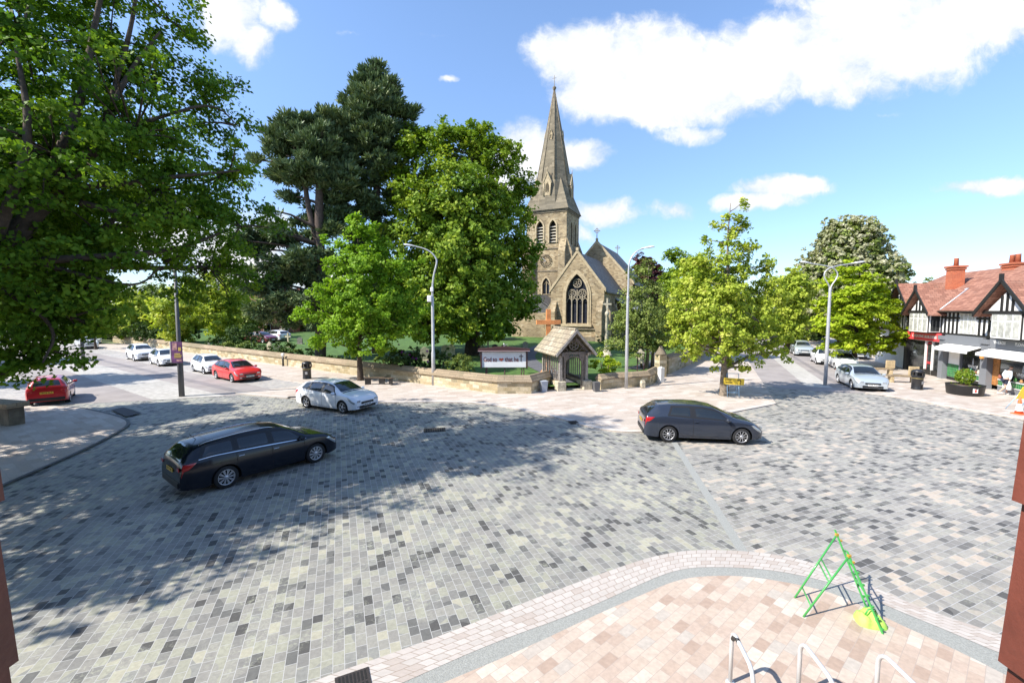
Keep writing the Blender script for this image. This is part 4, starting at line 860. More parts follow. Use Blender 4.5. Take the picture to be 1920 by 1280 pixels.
# churchyard and left background
bgt = [(415, 62, 512, 5.5, L_yell, 'yellow green tree behind the dark lamp post on the left'), (330, 56, 545, 4.2, L_yell, 'broad yellow tree overhanging the white parked cars'), (250, 66, 555, 5.0, L_yell, 'yellow green tree over the far left parked car'), (470, 74, 560, 4.5, L_olive, 'greyish conifer by the churchyard car park'),
       (285, 78, 540, 6.5, L_olive, 'grey green willow behind the left road trees'), (175, 82, 520, 7.5, L_lime, 'dark green tree at the far end of the left road'), (60, 75, 500, 8, L_lime, 'broad dark green tree far left behind the overhanging branches'), (-60, 70, 480, 8, L_lime, 'tall dark green tree at the far left edge'),
       (560, 84, 560, 6.5, L_shrub, 'dark evergreen behind the brick house on the left'), (640, 70, 570, 5, L_lime, 'round green tree behind the bright street tree'), (820, 74, 540, 7, L_shrub, 'dark tree in the shade behind the lime tree'), (930, 62, 600, 3.2, L_shrub, 'low dark yew beside the church tower'), (370, 96, 520, 7, L_shrub, 'far dark tree line left of the pines'), (490, 100, 540, 7, L_lime, 'far mid green tree line below the pines')]
for i, (px, Y, tp, rad, mt, lb) in enumerate(bgt):
    auto_tree(lb, px, Y, tp, rad, mt, 80 + i, 'tree', 10, low=.8, **{**kwf, 'n_per': 26, 'size': .4, 'dens': 4.5})
# thin street trees by the left road
for (px, py, lb) in ((180, 655, 'slim trunked street tree by the far left parked cars'),):
    p = g(px, py); tree(lb, (p.x, p.y, .05), 2.2, .14, auto_lobes((p.x, p.y, 0), [(3, 1.6), (4.5, 2.4), (7, 1.2)], 8, 1.0, 99), L_yell, seed=99, bark=m_bark, name='street_tree', dens=8, clr=.4, n_per=26, size=.26)
# --- shrubs, hedges
def bush(label, px, py_base, Y, w_, h_, mat, seed, name='shrub', dens=10, size=.13, zb=None, flat=1.0, cat='shrub', n_per=40, extra=None, group=None, clr=.2, shell=5):
    x = at(px, py_base, Y).x; z0 = yz(x, Y) if zb is None else zb
    r = empty(name, (x, Y, z0), 0, label, cat, group); rnd = random.Random(seed); lob = []
    k = max(1, int(w_ / h_ * 2))
    for i in range(k + 1):
        lob.append(((i / k - .5) * max(0, w_ - h_ * .8) + rnd.uniform(-.1, .1) * w_ / k, rnd.uniform(-.15, .15) * h_, h_ * rnd.uniform(.46, .54), h_ * rnd.uniform(.46, .56)))
    crown('foliage', lob, mat, r, seed, dens=dens * 2, clr=clr, n_per=n_per, size=size, shell=shell, zmin=0.02, lobeflat=1.0, jit=.08)
    m = MB()
    for i in range(5): m.tube([(0, 0, -.1), (rnd.uniform(-.2, .2) * w_, rnd.uniform(-.2, .2) * h_, h_ * .6)], [.04, .015], 5)
    m.build('stem', m_bark, r)
    if extra: crown('blossom', [(a, b_, c, d * 1.1) for a, b_, c, d in lob], extra, r, seed + 1, dens=5, clr=.10, n_per=16, size=.11, shell=9, zmin=h_ * .4, lobeflat=1.0)
    return r
bush('clipped rounded yellowish bush left of the church noticeboard', 862, 698, 29.2, 1.55, 1.75, L_privet, 201, 'clipped_bush', dens=22, size=.09, flat=1, shell=7)
bush('dark rhododendron with magenta blossom behind the wall', 765, 690, 31.5, 3.4, 1.9, L_shrub, 202, 'rhododendron', size=.16, extra=L_magenta)
bush('tall dark shrub between the lamp post and the clipped bush', 828, 690, 31, 1.8, 1.9, L_shrub, 203, size=.16)
bush('small dark shrub left of the rhododendron', 716, 690, 34, 1.6, 1.1, L_olive, 204)
bush('light leafy shrub just right of the lych gate', 1133, 700, 29.5, 1.5, 1.9, L_acid, 205, dens=7, size=.15, clr=.25, shell=3)
bush('low green shrub against the chancel wall', 1135, 650, 55, 2.2, 1.0, L_shrub, 206)
for i, (px, Y, w_, h_, lb, mt) in enumerate([(640, 37, 3.4, .8, 'low clipped hedge behind the wall beside the bright tree', L_shrub), (575, 40.5, 3.2, 1.0, 'low grey green hedge above the litter bin', L_olive), (535, 43, 2.4, 1.3, 'rounded green shrub behind the left wall', L_shrub), (488, 45.5, 4.2, .9, 'dark hedge above the red parked car', L_shrub), (450, 47, 3.4, 1.0, 'olive hedge at the end of the churchyard hedges', L_olive), (455, 52, 3.6, 2.6, 'tall dark rounded hedge near the churchyard car park', L_shrub),
      (415, 51, 3.5, 1.2, 'low shrubs behind the wall over the white hatchback', L_shrub), (340, 58, 5, 2.0, 'dark shrubs behind the wall left of the banner post', L_shrub), (285, 60, 5, 2.4, 'ivy covered shrubs over the white parked cars', L_shrub), (225, 64, 6, 2.6, 'dark hedge behind the far left pavement', L_shrub), (165, 70, 7, 2.6, 'dark hedge behind the far left cars', L_shrub)]):
    bush(lb, px, 650, Y, w_, h_, mt, 210 + i, 'hedge', dens=7, size=.2, clr=.28, n_per=30, cat='hedge')

# trees standing left of the view, whose crowns shade the left pavement and road
for i, (x, y, H, rad, lb) in enumerate(((-26.5, 17.2, 12.5, 4.6, 'street tree just outside the left edge shading the left pavement'), (-37.5, 28, 11, 4.2, 'second street tree outside the left edge shading the left road'), (-53, 39, 11, 4.5, 'third street tree outside the left edge along the left road'))):
    tree(lb, (x, y, .05), 2.4, .25, auto_lobes((x, y, 0), [(3.5, rad * .6), (6.5, rad), (9, rad * .8), (H - .6, rad * .3)], 14, rad * .45, 400 + i), L_dark, seed=400 + i, name='street_tree', group='street trees left of the view', dens=15, clr=.5, n_per=42, size=.26)
# ------------------------------------------------------------------ cars
m_glass = bsdf('car glass', (0.014, 0.018, 0.021), 0.04, spec=0.65, coat=0.6)
m_tyre = bsdf('tyre rubber', (0.018, 0.018, 0.019), 0.85, bump=0.2)
m_rim = bsdf('alloy', (0.62, 0.62, 0.64), 0.28, 0.75)
m_black = bsdf('black plastic', (0.014, 0.014, 0.015), 0.45)
m_under = bsdf('wheel well', (0.006, 0.006, 0.006), 0.95)
m_chrome = bsdf('chrome', (0.75, 0.76, 0.78), 0.12, 1.0)
m_tail = bsdf('tail lamp red', (0.42, 0.012, 0.012), 0.15, coat=1.0)
m_tailw = bsdf('clear lamp', (0.75, 0.70, 0.70), 0.12, coat=1.0)
m_head = bsdf('headlamp glass', (0.45, 0.48, 0.50), 0.08, 0.5, coat=1.0)
m_plate_w = bsdf('white number plate', (0.78, 0.78, 0.76), 0.5)
m_plate_y = bsdf('yellow number plate', (0.75, 0.50, 0.06), 0.5)
m_ink = bsdf('black lettering', (0.015, 0.015, 0.015), 0.6)
m_seam = bsdf('panel gap', (0.01, 0.01, 0.01), 0.9)
def paint(name, col, metal=0.0, rough=0.32, coat=1.0): return bsdf(name, col, rough, metal, 0.4, coat=coat)
P_black = paint('black car paint', (0.003, 0.005, 0.012), 0.0, 0.22, 0.3); P_white = paint('white car paint', (0.80, 0.81, 0.83)); P_grey = paint('dark grey car paint', (0.028, 0.036, 0.056), 0.2, 0.26, 0.9)
P_red = paint('red car paint', (0.62, 0.03, 0.025)); P_dred = paint('deep red car paint', (0.45, 0.015, 0.02)); P_silver = paint('silver car paint', (0.60, 0.66, 0.70), 0.55, 0.32); P_maroon = paint('maroon car paint', (0.16, 0.015, 0.03)); P_blue = paint('grey blue car paint', (0.22, 0.27, 0.36), .3)

SHAPES = {
 'hatch': dict(L=4.36, W=1.82, wb=2.65, wr=.315, top=[(-2.18, .62), (-2.17, .82), (-2.12, .97), (-1.96, 1.14), (-1.66, 1.335), (-1.2, 1.425), (-.5, 1.475), (.1, 1.455), (.45, 1.385), (.8, 1.22), (1.17, 1.02), (1.3, .985), (1.65, .925), (1.95, .83), (2.1, .74), (2.16, .66), (2.18, .58)],
               belt=[(-2.18, .60), (-2.1, .93), (-1.6, 1.03), (-.5, .95), (.6, .90), (1.25, .89), (1.8, .82), (2.18, .56)], side=[(.98, -.02), (-.10, -1.02), (-1.09, -1.62)], ws=(1.16, .36), rw=(-2.085, -1.64)),
 'estate': dict(L=4.56, W=1.82, wb=2.65, wr=.325, top=[(-2.38, .60), (-2.37, .84), (-2.34, .98), (-2.20, 1.17), (-1.98, 1.345), (-1.6, 1.40), (-.8, 1.455), (-.1, 1.465), (.4, 1.40), (.8, 1.22), (1.15, 1.03), (1.3, .99), (1.65, .93), (1.95, .83), (2.1, .74), (2.16, .66), (2.18, .58)],
                belt=[(-2.38, .58), (-2.3, .96), (-1.6, 1.01), (-.5, .97), (.6, .92), (1.25, .90), (1.8, .82), (2.18, .56)], side=[(.98, .0), (-.08, -.98), (-1.05, -1.93)], ws=(1.12, .36), rw=(-2.32, -2.0)),
 'threedoor': dict(L=4.34, W=1.79, wb=2.65, wr=.32, top=[(-2.17, .60), (-2.16, .86), (-2.10, 1.02), (-1.88, 1.24), (-1.62, 1.405), (-1.2, 1.445), (-.5, 1.46), (.0, 1.44), (.42, 1.365), (.85, 1.18), (1.22, 1.0), (1.35, .965), (1.65, .91), (1.93, .80), (2.08, .70), (2.15, .62), (2.17, .54)],
                   belt=[(-2.17, .58), (-2.1, .99), (-1.5, 1.03), (-.5, .96), (.6, .90), (1.25, .87), (1.8, .78), (2.17, .52)], side=[(1.0, -.32), (-.42, -1.28)], ws=(1.19, .36), rw=(-2.06, -1.68)),
 'mini': dict(L=3.66, W=1.66, wb=2.34, wr=.285, top=[(-1.83, .58), (-1.82, .82), (-1.76, 1.02), (-1.6, 1.25), (-1.42, 1.40), (-1.0, 1.455), (-.3, 1.48), (.15, 1.44), (.45, 1.34), (.8, 1.15), (1.06, 1.0), (1.2, .96), (1.5, .88), (1.7, .76), (1.79, .64), (1.83, .56)],
              belt=[(-1.83, .56), (-1.75, .98), (-1.3, 1.02), (-.4, .95), (.5, .90), (1.1, .88), (1.55, .78), (1.83, .54)], side=[(.86, -.05), (-.13, -.80), (-.87, -1.30)], ws=(1.03, .38), rw=(-1.745, -1.46)),
 'suv': dict(L=4.35, W=1.84, wb=2.6, wr=.345, top=[(-2.17, .68), (-2.16, .92), (-2.10, 1.12), (-1.95, 1.38), (-1.78, 1.55), (-1.3, 1.615), (-.5, 1.64), (.1, 1.60), (.45, 1.50), (.8, 1.33), (1.1, 1.16), (1.25, 1.12), (1.65, 1.06), (1.95, .95), (2.1, .84), (2.15, .74), (2.17, .64)],
              belt=[(-2.17, .66), (-2.1, 1.06), (-1.6, 1.12), (-.5, 1.08), (.6, 1.03), (1.25, 1.02), (1.8, .92), (2.17, .62)], side=[(.93, -.02), (-.10, -1.0), (-1.08, -1.62)], ws=(1.07, .42), rw=(-2.07, -1.82)),
}
def make_car(label, shape, col, plates='front', loc=(0, 0), rz=0.0, roofrail=False, chrome_line=False, spokes=10, group=None, plate_txt=None, name='parked_car', rimtwin=False, tailclear=False, z=0.0, grille='slot', detail=True):
    S = SHAPES[shape]; L, W, wr, wb = S['L'], S['W'], S['wr'], S['wb']; tp = np.array(S['top']); bl = np.array(S['belt']); x0 = tp[0][0]; x1 = tp[-1][0]
    root = empty(name, (loc[0], loc[1], z), rz, label, 'car', group); xw = (wb / 2 + 0.06, -wb / 2 + 0.06) if shape != 'estate' else (wb / 2 + 0.02, -wb / 2 + 0.02)
    Ra = wr + 0.055; cz = wr
    def ztop(x): return float(np.interp(x, tp[:, 0], tp[:, 1]))
    # smooth the roof line a little
    def zt(x): return (ztop(x - .05) + 2 * ztop(x) + ztop(x + .05)) / 4 if x0 + .12 < x < x1 - .12 else ztop(x)
    def zbelt(x): return min(float(np.interp(x, bl[:, 0], bl[:, 1])), zt(x) - .03)
    def plan(x):
        a = max(0.0, (x - (x1 - 1.0))) / 1.0; b = max(0.0, ((x0 + .75) - x) / .75)
        return (1 - .05 * a ** 1.6 - .17 * a ** 7) * (1 - .04 * b ** 1.6 - .10 * b ** 7)
    def zlow(x):
        z_ = .20 + .05 * max(0, (abs(x - (x0 + x1) / 2) / (L / 2)) - .8) / .2
        for c in xw:
            d = abs(x - c)
            if d < Ra: z_ = max(z_, cz + math.sqrt(Ra * Ra - d * d))
        return z_
    def surf(x, seg, t, off=0.0):
        w_ = W / 2 * plan(x); zb = zbelt(x); T = zt(x); gh = T - zb
        yp = lambda z_: w_ * (1 - .055 * abs((z_ - .56) / .4) ** 2.2 + (.006 if z_ > .56 else 0))
        yb = yp(zb); ins = min(.30, .10 + gh * .42) if gh > .12 else gh * 1.0 + .02; yr = yb - ins; zr = T - min(.055, gh * .35)
        if seg == 0:
            zl = min(zlow(x), zb - .02); z_ = zl + (zb - zl) * t; p = Vector((x, yp(z_), z_))
        elif seg == 1:
            p = Vector((x, yb + (yr - yb) * t + .025 * math.sin(math.pi * t) * min(1, gh / .4), zb + (zr - zb) * t))
        else:
            p = Vector((x, yr * (1 - t), zr + (T - zr) * math.sin(t * math.pi / 2) ** .7))
        if off:
            e = .01; a = surf(min(x + e, x1), seg, t) - surf(max(x - e, x0), seg, t); b = surf(x, seg, min(1, t + e)) - surf(x, seg, max(0, t - e)); n = a.cross(b)
            if n.length > 1e-9:
                n.normalize()
                if (n.y if seg < 2 else n.z) < 0 and seg < 2: n = -n
                if seg == 2 and n.z < 0: n = -n
                p = p + n * off
        return p
    xs = sorted(set([round(x, 4) for x in list(np.linspace(x0, x1, 90)) + [x0 + .015, x0 + .04, x1 - .015, x1 - .04] + [c + s * (Ra * math.cos(a)) for c in xw for s in (-1, 1) for a in (0.02, .1, .25, .45, .7, 1.0)] + [c + s * (Ra + .003) for c in xw for s in (-1, 1)]]))
    samp = [(0, t) for t in np.linspace(0, 1, 8)] + [(1, t) for t in np.linspace(.2, 1, 5)] + [(2, t) for t in np.linspace(.14, 1, 7)]
    b = MB(); ns = len(samp)
    for s in (1, -1):
        base_ = len(b.v)
        for x in xs:
            for sg, t in samp: p = surf(x, sg, t); b.v.append((p.x, p.y * s, p.z))
        for i in range(len(xs) - 1):
            for j in range(ns - 1):
                q = base_ + i * ns + j; b.f.append((q, q + 1, q + ns + 1, q + ns)); b.m.append(0); b.sm.append(True)
    for e, xx in ((0, x0), (len(xs) - 1, x1)):   # end caps
        n2 = len(xs) * ns; ring_ = [e * ns + j for j in range(ns)] + [n2 + e * ns + j for j in reversed(range(ns - 1))]
        b.f.append(tuple(ring_)); b.m.append(0); b.sm.append(False)
    body = b.build('body', col, root)
    me = body.data; bm = bmesh.new(); bm.from_mesh(me); bmesh.ops.remove_doubles(bm, verts=bm.verts, dist=.0008); bmesh.ops.recalc_face_normals(bm, faces=bm.faces); bm.to_mesh(me); bm.free()
    def patch(mb, seg, c, nx_=10, nt=5, off=.005, sides=(1, -1), th=True):
        v_end = not (seg == 2 and max(c[2][1], c[3][1]) > .98)
        """c: four (x,t) corners: rear-low, front-low, front-high, rear-high"""
        for s in sides:
            o = len(mb.v)
            for i in range(nx_ + 1):
                for j in range(nt + 1):
                    u = i / nx_; v = j / nt; x = (c[0][0] * (1 - u) + c[1][0] * u) * (1 - v) + (c[3][0] * (1 - u) + c[2][0] * u) * v; t = (c[0][1] * (1 - u) + c[1][1] * u) * (1 - v) + (c[3][1] * (1 - u) + c[2][1] * u) * v
                    edge = (i in (0, nx_) or j == 0 or (j == nt and v_end)) and th
                    p = surf(x, seg, t, -off * .6 if edge else off); mb.v.append((p.x, p.y * s, p.z))
            for i in range(nx_):
                for j in range(nt): q = o + i * (nt + 1) + j; mb.f.append((q, q + 1, q + nt + 2, q + nt + 1)); mb.m.append(0); mb.sm.append(True)
        return mb
    for s in (1, -1):   # black pillars and window surround
        xr = S['side'][-1][1] - .03; xf = S['side'][0][0] + .03; patch(pb_ := MB(), 1, [(xr, .01), (xf, .01), (xf - .38, .95), (xr + .16, .95)], 30, 5, .003, (s,), th=False).build('pillar_trim', m_black, root)
    for k, (xf, xr) in enumerate(S['side']):
        last = k == len(S['side']) - 1
        for s in (1, -1):
            xr_top = xr + (.18 if last and shape != 'estate' else (.20 if last else 0)); xf_top = xf - (.38 if k == 0 else 0)
            patch(MB_ := MB(), 1, [(xr, .04), (xf, .04), (xf_top, .92), (xr_top, .92)], 12, 5, .006, (s,)).build('side_window', m_glass, root)
            if k == 0 and False: pass
    w0, w1 = S['ws']; ws = MB(); patch(ws, 2, [(w1, .02), (w0, .02), (w0, 1.0), (w1, 1.0)], 12, 8, .007); ws.build('windscreen', m_glass, root)
    r0, r1 = S['rw']; rw = MB(); patch(rw, 2, [(r0, .06), (r1, .10), (r1, 1.0), (r0, 1.0)], 8, 8, .007); rw.build('rear_window', m_glass, root)
    # lamps
    for s in (1, -1):
        hl = MB(); patch(hl, 1 if False else 0, [(x1 - .50, .86), (x1 - .05, .60), (x1 - .03, .97), (x1 - .38, 1.0)], 8, 4, .008, (s,)); hl.build('headlight', m_head, root)
        tl = MB(); patch(tl, 0, [(x0 + .012, .66), (x0 + .20, .74), (x0 + .42, .97), (x0 + .03, .99)], 8, 4, .008, (s,)); t_ = tl.build('tail_light', m_tail, root)
        p = surf(x0 + .005, 0, .8); m = MB(); m.box((x0 - .004, s * (p.y - .10), .80 if shape != 'suv' else .95), (.02, .16, .10), bev=.008); m.build('lens', m_tail, t_)
        m = MB(); m.box((x1 + .004, s * (W / 2 * .62), .62 if shape != 'suv' else .74), (.03, .20, .09), bev=.01); m.build('headlight_front', m_head, root)
    # face: grille, lower intake, plates
    gz = .52 if shape != 'suv' else .66
    m = MB(); m.box((x1 + .003, 0, gz), (.03, .80 if grille == 'slot' else 1.0, .11), bev=.012); m.build('grille', m_black, root)
    m = MB(); m.box((x1 - .0, 0, .33), (.05, 1.05, .13), bev=.015); 
    m.build('lower_intake', m_black, root)
    for s in (1, -1):
        m = MB(); m.box((x1 - .02, s * .60, .36), (.05, .16, .08), bev=.012); m.build('fog_light', m_head, root)
    m = MB(); m.box((x0 + .0, 0, .36), (.06, 1.35, .16), bev=.02); m.build('rear_valance', m_black, root)
    fp = MB(); fp.box((x1 + .022, 0, .43 if shape != 'suv' else .5), (.012, .50, .105)); fpo = fp.build('number_plate', m_plate_w, root)
    rp = MB(); rp.box((x0 - .012, 0, .70 if shape != 'suv' else .85), (.012, .50, .105)); rpo = rp.build('number_plate', m_plate_y, root)
    if plate_txt:
        text_mesh(plate_txt, .10, m_ink, fpo, (x1 + .029, 0, .43 if shape != 'suv' else .5), (0, 1, 0), (0, 0, 1), .001, maxw=.43)
        text_mesh(plate_txt, .10, m_ink, rpo, (x0 - .019, 0, .70 if shape != 'suv' else .85), (0, -1, 0), (0, 0, 1), .001, maxw=.43)
    ub = MB(); ub.box(((x0 + x1) / 2, 0, .44), (L - .34, W - .34, .50)); ub.build('underbody', m_under, root)
    # doors: gaps and handles
    if detail:
        sm = MB(); xsd = [S['side'][0][0] - .02] + [(a[1] + b_[0]) / 2 for a, b_ in zip(S['side'][:-1], S['side'][1:])]
        if shape != 'threedoor': xsd = xsd[:2] + [xsd[-1] + .0]
        for x in xsd: patch(sm, 0, [(x - .006, .06), (x + .006, .06), (x + .006, 1), (x - .006, 1)], 1, 8, .002, th=False)
        patch(sm, 0, [(-.9, .09), (.93, .09), (.93, .105), (-.9, .105)], 14, 1, .002, th=False); sm.build('door_gap', m_seam, root)
        hd = MB()
        for x in xsd[1:]:
            for s in (1, -1):
                p = surf(x + .12, 0, .84); hd.box((x + .12, s * (p.y + .012), p.z), (.16, .03, .025), bev=.008)
        hd.build('door_handle', m_chrome if chrome_line else col, root)
        patch(cp := MB(), 2, [(w0 + .02, .1), (w0 + .10, .1), (w0 + .10, 1.0), (w0 + .02, 1.0)], 3, 6, .004, th=False); cp.build('wiper_cowl', m_black, root)
        for sy in (.45, -.15): 
            wp = MB(); wp.tube([(w0 + .04, sy, zt(w0) + .02), (w0 - .20, sy - .45, zt(w0 - .20) + .012)], .009, 5)
            wp.build('wiper', m_black, root)
    if chrome_line:
        cl_ = MB(); xa = S['side'][-1][1] - .02; xb = S['side'][0][0] + .05
        patch(cl_, 1, [(xa, .0), (xb, .0), (xb, .055), (xa, .055)], 20, 1, .009, th=False); cl_.build('chrome_strip', m_chrome, root)
    if roofrail:
        for s in (1, -1):
            m = MB(); pts = [surf(x, 2, .08) + Vector((0, 0, .03 if -1.75 < x < .15 else .0)) for x in np.linspace(-1.85, .2, 12)]; m.tube([(p.x, p.y * s, p.z) for p in pts], .012, 6); m.build('roof_rail', m_chrome, root)
        m = MB(); m.tube([(-1.75, 0, zt(-1.75)), (-1.9, 0, zt(-1.75) + .18)], .008, 5); m.build('aerial', m_black, root)
    for s in (1, -1):
        xm = S['side'][0][0] - .14; p = surf(xm, 1, .12); m = MB(); m.box((xm, s * (p.y + .11), p.z + .03), (.15, .20, .13), bev=.04); m.box((xm, s * (p.y + .03), p.z - .01), (.06, .1, .04)); m.build('mirror', col, root)
    # wheels
    ty = MB(); r = wr; prof = [(r * .66, -.10), (r * .93, -.105), (r * .985, -.085), (r, -.05), (r, .05), (r * .985, .085), (r * .93, .105), (r * .66, .10)]
    ty.lathe(prof, 28, cap=False) 
    rim = MB(); rim.lathe([(r * .69, .06), (r * .70, .098), (r * .655, .104), (r * .63, .085), (r * .62, .05)], 28, cap=False)
    for k in range(spokes):
        a = 2 * math.pi * k / spokes
        offs = (-.10, .10) if rimtwin else (0,)
        for d in offs:
            p0 = Vector((math.cos(a) * r * .10, math.sin(a) * r * .10, .095)); p1 = Vector((math.cos(a + d) * r * .66, math.sin(a + d) * r * .66, .090)); wv = .020 if rimtwin else .5 * r * .62 * math.pi / spokes * .62
            dr_ = (p1 - p0).normalized(); sd = Vector((-dr_.y, dr_.x, 0)); a0 = p0 + sd * wv * .45; a1 = p0 - sd * wv * .45; b0 = p1 + sd * wv * .6; b1 = p1 - sd * wv * .6; dz = Vector((0, 0, -.02))
            rim._add([a1, b1, b0, a0, a1 + dz, b1 + dz, b0 + dz, a0 + dz], [(0, 1, 2, 3), (0, 4, 5, 1), (1, 5, 6, 2), (2, 6, 7, 3), (3, 7, 4, 0)])
    rim.lathe([(.055, .05), (.055, .105), (.03, .112)], 12)
    hub = MB(); hub.lathe([(r * .66, -.05), (r * .66, .03)], 20)
    first = None
    for c in xw:
        for s in (1, -1):
            if first is None:
                t_ = ty.build('wheel', m_tyre, root); h_ = hub.build('brake_disc', m_under, t_); rr = rim.build('rim', m_rim, t_); first = t_; wh = t_
            else: wh = copy_tree(first, root)
            wh.location = (c, s * (W / 2 - .125), r); wh.rotation_euler = (math.radians(-90) * s, 0, 0)
    return root
def place(rpx, fpx, W=1.82, side=-1, extra=0.0):
    """centre and heading from the two wheel contacts seen on one side (side -1 = car's right)"""
    a = g(*rpx); b = g(*fpx); h = (b - a); h.z = 0; h.normalize(); left = Vector((-h.y, h.x, 0)); c = (a + b) / 2 + left * (-side) * (W / 2 - .10) + h * extra
    return (c.x, c.y), math.atan2(h.y, h.x)
l, r_ = place((423.5, 914), (589.7, 866.5)); make_car('black estate car with chrome window line and roof rails driving across the square', 'estate', P_black, loc=l, rz=r_, roofrail=True, chrome_line=True, spokes=10, rimtwin=True, name='estate_car', plate_txt='RD13 VBL', tailclear=True)
l, r_ = place((574.4, 764.0), (643, 774.6)); make_car('white five-door hatchback driving past the bright street tree', 'hatch', P_white, loc=l, rz=r_, spokes=5, rimtwin=True, name='hatchback_car', plate_txt='MX65 FNK')
l, r_ = place((1251, 828), (1384, 833), 1.79); make_car('dark grey three-door hatchback with red tail lights driving past the pavement corner', 'threedoor', P_grey, loc=l, rz=r_, spokes=10, name='hatchback_car', plate_txt='DK12 UOE')
l, r_ = place((408, 710.4), (434.7, 716.4)); make_car('bright red hatchback parked nose to the square by the church wall', 'hatch', P_red, loc=l, rz=r_, spokes=8, group='cars parked beside the left road', plate_txt='PJ66 OLH')
l, r_ = place((364, 696.4), (382.8, 701), 1.66); make_car('small white city car parked behind the bright red hatchback', 'mini', P_white, loc=l, rz=r_, spokes=8, group='cars parked beside the left road', plate_txt='YT17 HRA')
l, r_ = place((283.9, 682.1), (298.7, 686.7)); make_car('white hatchback half hidden behind the banner on the dark post', 'hatch', P_white, loc=l, rz=r_, spokes=8, group='cars parked beside the left road', plate_txt='NU64 KDC')
l, r_ = place((239.7, 673.2), (252.6, 676.8), 1.84); make_car('white crossover with dark lower bumper parked behind the white hatchback', 'suv', P_white, loc=l, rz=r_, spokes=8, group='cars parked beside the left road', plate_txt='SA15 WXE')
hd = math.atan2(-.60, .80); p = g(163, 653); make_car('white car furthest left but one, seen nose on past the slim post', 'suv', P_white, loc=(p.x, p.y), rz=hd, spokes=8, group='cars parked beside the left road')
p = g(140, 648); make_car('white car at the far end of the left road, behind the leaves', 'hatch', P_white, loc=(p.x - 1.5, p.y + 4), rz=hd, spokes=8, group='cars parked beside the left road')
a = g(60, 760); b = g(125, 753.7); rv = (b - a).normalized(); hv = Vector((-rv.y, rv.x, 0)); c = (a + b) / 2 + hv * 1.12
make_car('dark red small hatchback parked tail towards the square at the far left', 'mini', P_dred, loc=(c.x, c.y), rz=math.atan2(hv.y, hv.x), spokes=8, plate_txt='HN16 PKA')
x = at(489, 640, 57).x; make_car('maroon car in the churchyard car park behind the hedges', 'hatch', P_maroon, loc=(x, 57), rz=math.radians(-20), z=yard_h(x, 57) + .02)
x = at(518, 640, 60).x; make_car('white car in the churchyard car park behind the gravestones', 'hatch', P_white, loc=(x, 60), rz=math.radians(150), z=yard_h(x, 60) + .02)
l, r_ = place((1574.6, 719), (1599.6, 728.3), 1.72); r_ = math.atan2(-.93, -.37); make_car('silver hatchback parked in front of the wooden benches on the right', 'hatch', P_silver, loc=l, rz=r_, spokes=8, group='cars parked beside the right road', plate_txt='FY59 TCB')
hr = math.atan2(-.90, -.43); hv = Vector((-.43, -.90, 0)); lf = Vector((.90, -.43, 0))
p = g(1565, 692) - hv * 1.15 + lf * .75; make_car('small rounded white car parked behind the silver hatchback', 'mini', P_white, loc=(p.x, p.y), rz=hr, spokes=8, group='cars parked beside the right road')
p = g(1530.4, 682.5) - hv * 1.2 + lf * .75; make_car('white car parked third from the square on the right road', 'mini', P_white, loc=(p.x, p.y), rz=hr, spokes=8, group='cars parked beside the right road')
p = g(1508, 668) - hv * 2; make_car('silver car at the far end of the right-hand row', 'suv', P_silver, loc=(p.x, p.y), rz=hr, spokes=8, group='cars parked beside the right road')
p = g(1622, 675); make_car('grey blue car glimpsed under the vivid yellow green tree', 'hatch', P_blue, loc=(p.x + .5, p.y + 2), rz=hr, spokes=8)
# ------------------------------------------------------------------ walls, gate, churchyard things
WST = pal((18, (0.40, 0.32, 0.20)), (24, (0.47, 0.39, 0.26)), (24, (0.52, 0.44, 0.31)), (16, (0.36, 0.29, 0.18)), (10, (0.57, 0.50, 0.38)), (8, (0.28, 0.24, 0.16)))
m_wall = brick_mat('boundary wall stone', WST, bw=0.5, rh=0.22, mortar=0.012, mcol=(0.40, 0.34, 0.24), plane='WALL', rough=0.9, bump=0.5, grain=0.35, stain=0.5, dirt=(0.19, 0.17, 0.08), spec=.15)
m_cope = brick_mat('weathered coping', pal((25, (0.25, 0.195, 0.135)), (30, (0.30, 0.235, 0.165)), (25, (0.275, 0.215, 0.15)), (20, (0.34, 0.27, 0.19))), bw=0.9, rh=0.18, mortar=0.012, mcol=(0.17, 0.14, 0.10), plane='WALL', rough=0.9, bump=0.5, grain=0.35, stain=0.4, dirt=(0.15, 0.15, 0.09), spec=.15)
m_pale = bsdf('pale mossy stone', (0.46, 0.41, 0.31), 0.9, vary=0.35, vscale=5, bump=0.4, bscale=20)
m_oldwood = bsdf('weathered oak', (0.16, 0.135, 0.115), 0.85, vary=0.35, vscale=9, bump=0.3)
m_oldwood_l = bsdf('silvered oak', (0.30, 0.27, 0.24), 0.85, vary=0.3, vscale=9, bump=0.3)
m_stslate = brick_mat('stone roof slates', pal((25, (0.27, 0.225, 0.17)), (30, (0.33, 0.28, 0.21)), (25, (0.30, 0.26, 0.20)), (20, (0.38, 0.33, 0.26))), bw=0.38, rh=0.27, mortar=0.014, mcol=(0.12, 0.10, 0.08), plane='WALL', rough=0.9, bump=0.8, grain=0.35, stain=0.35, dirt=(0.2, 0.2, 0.12), spec=.15)
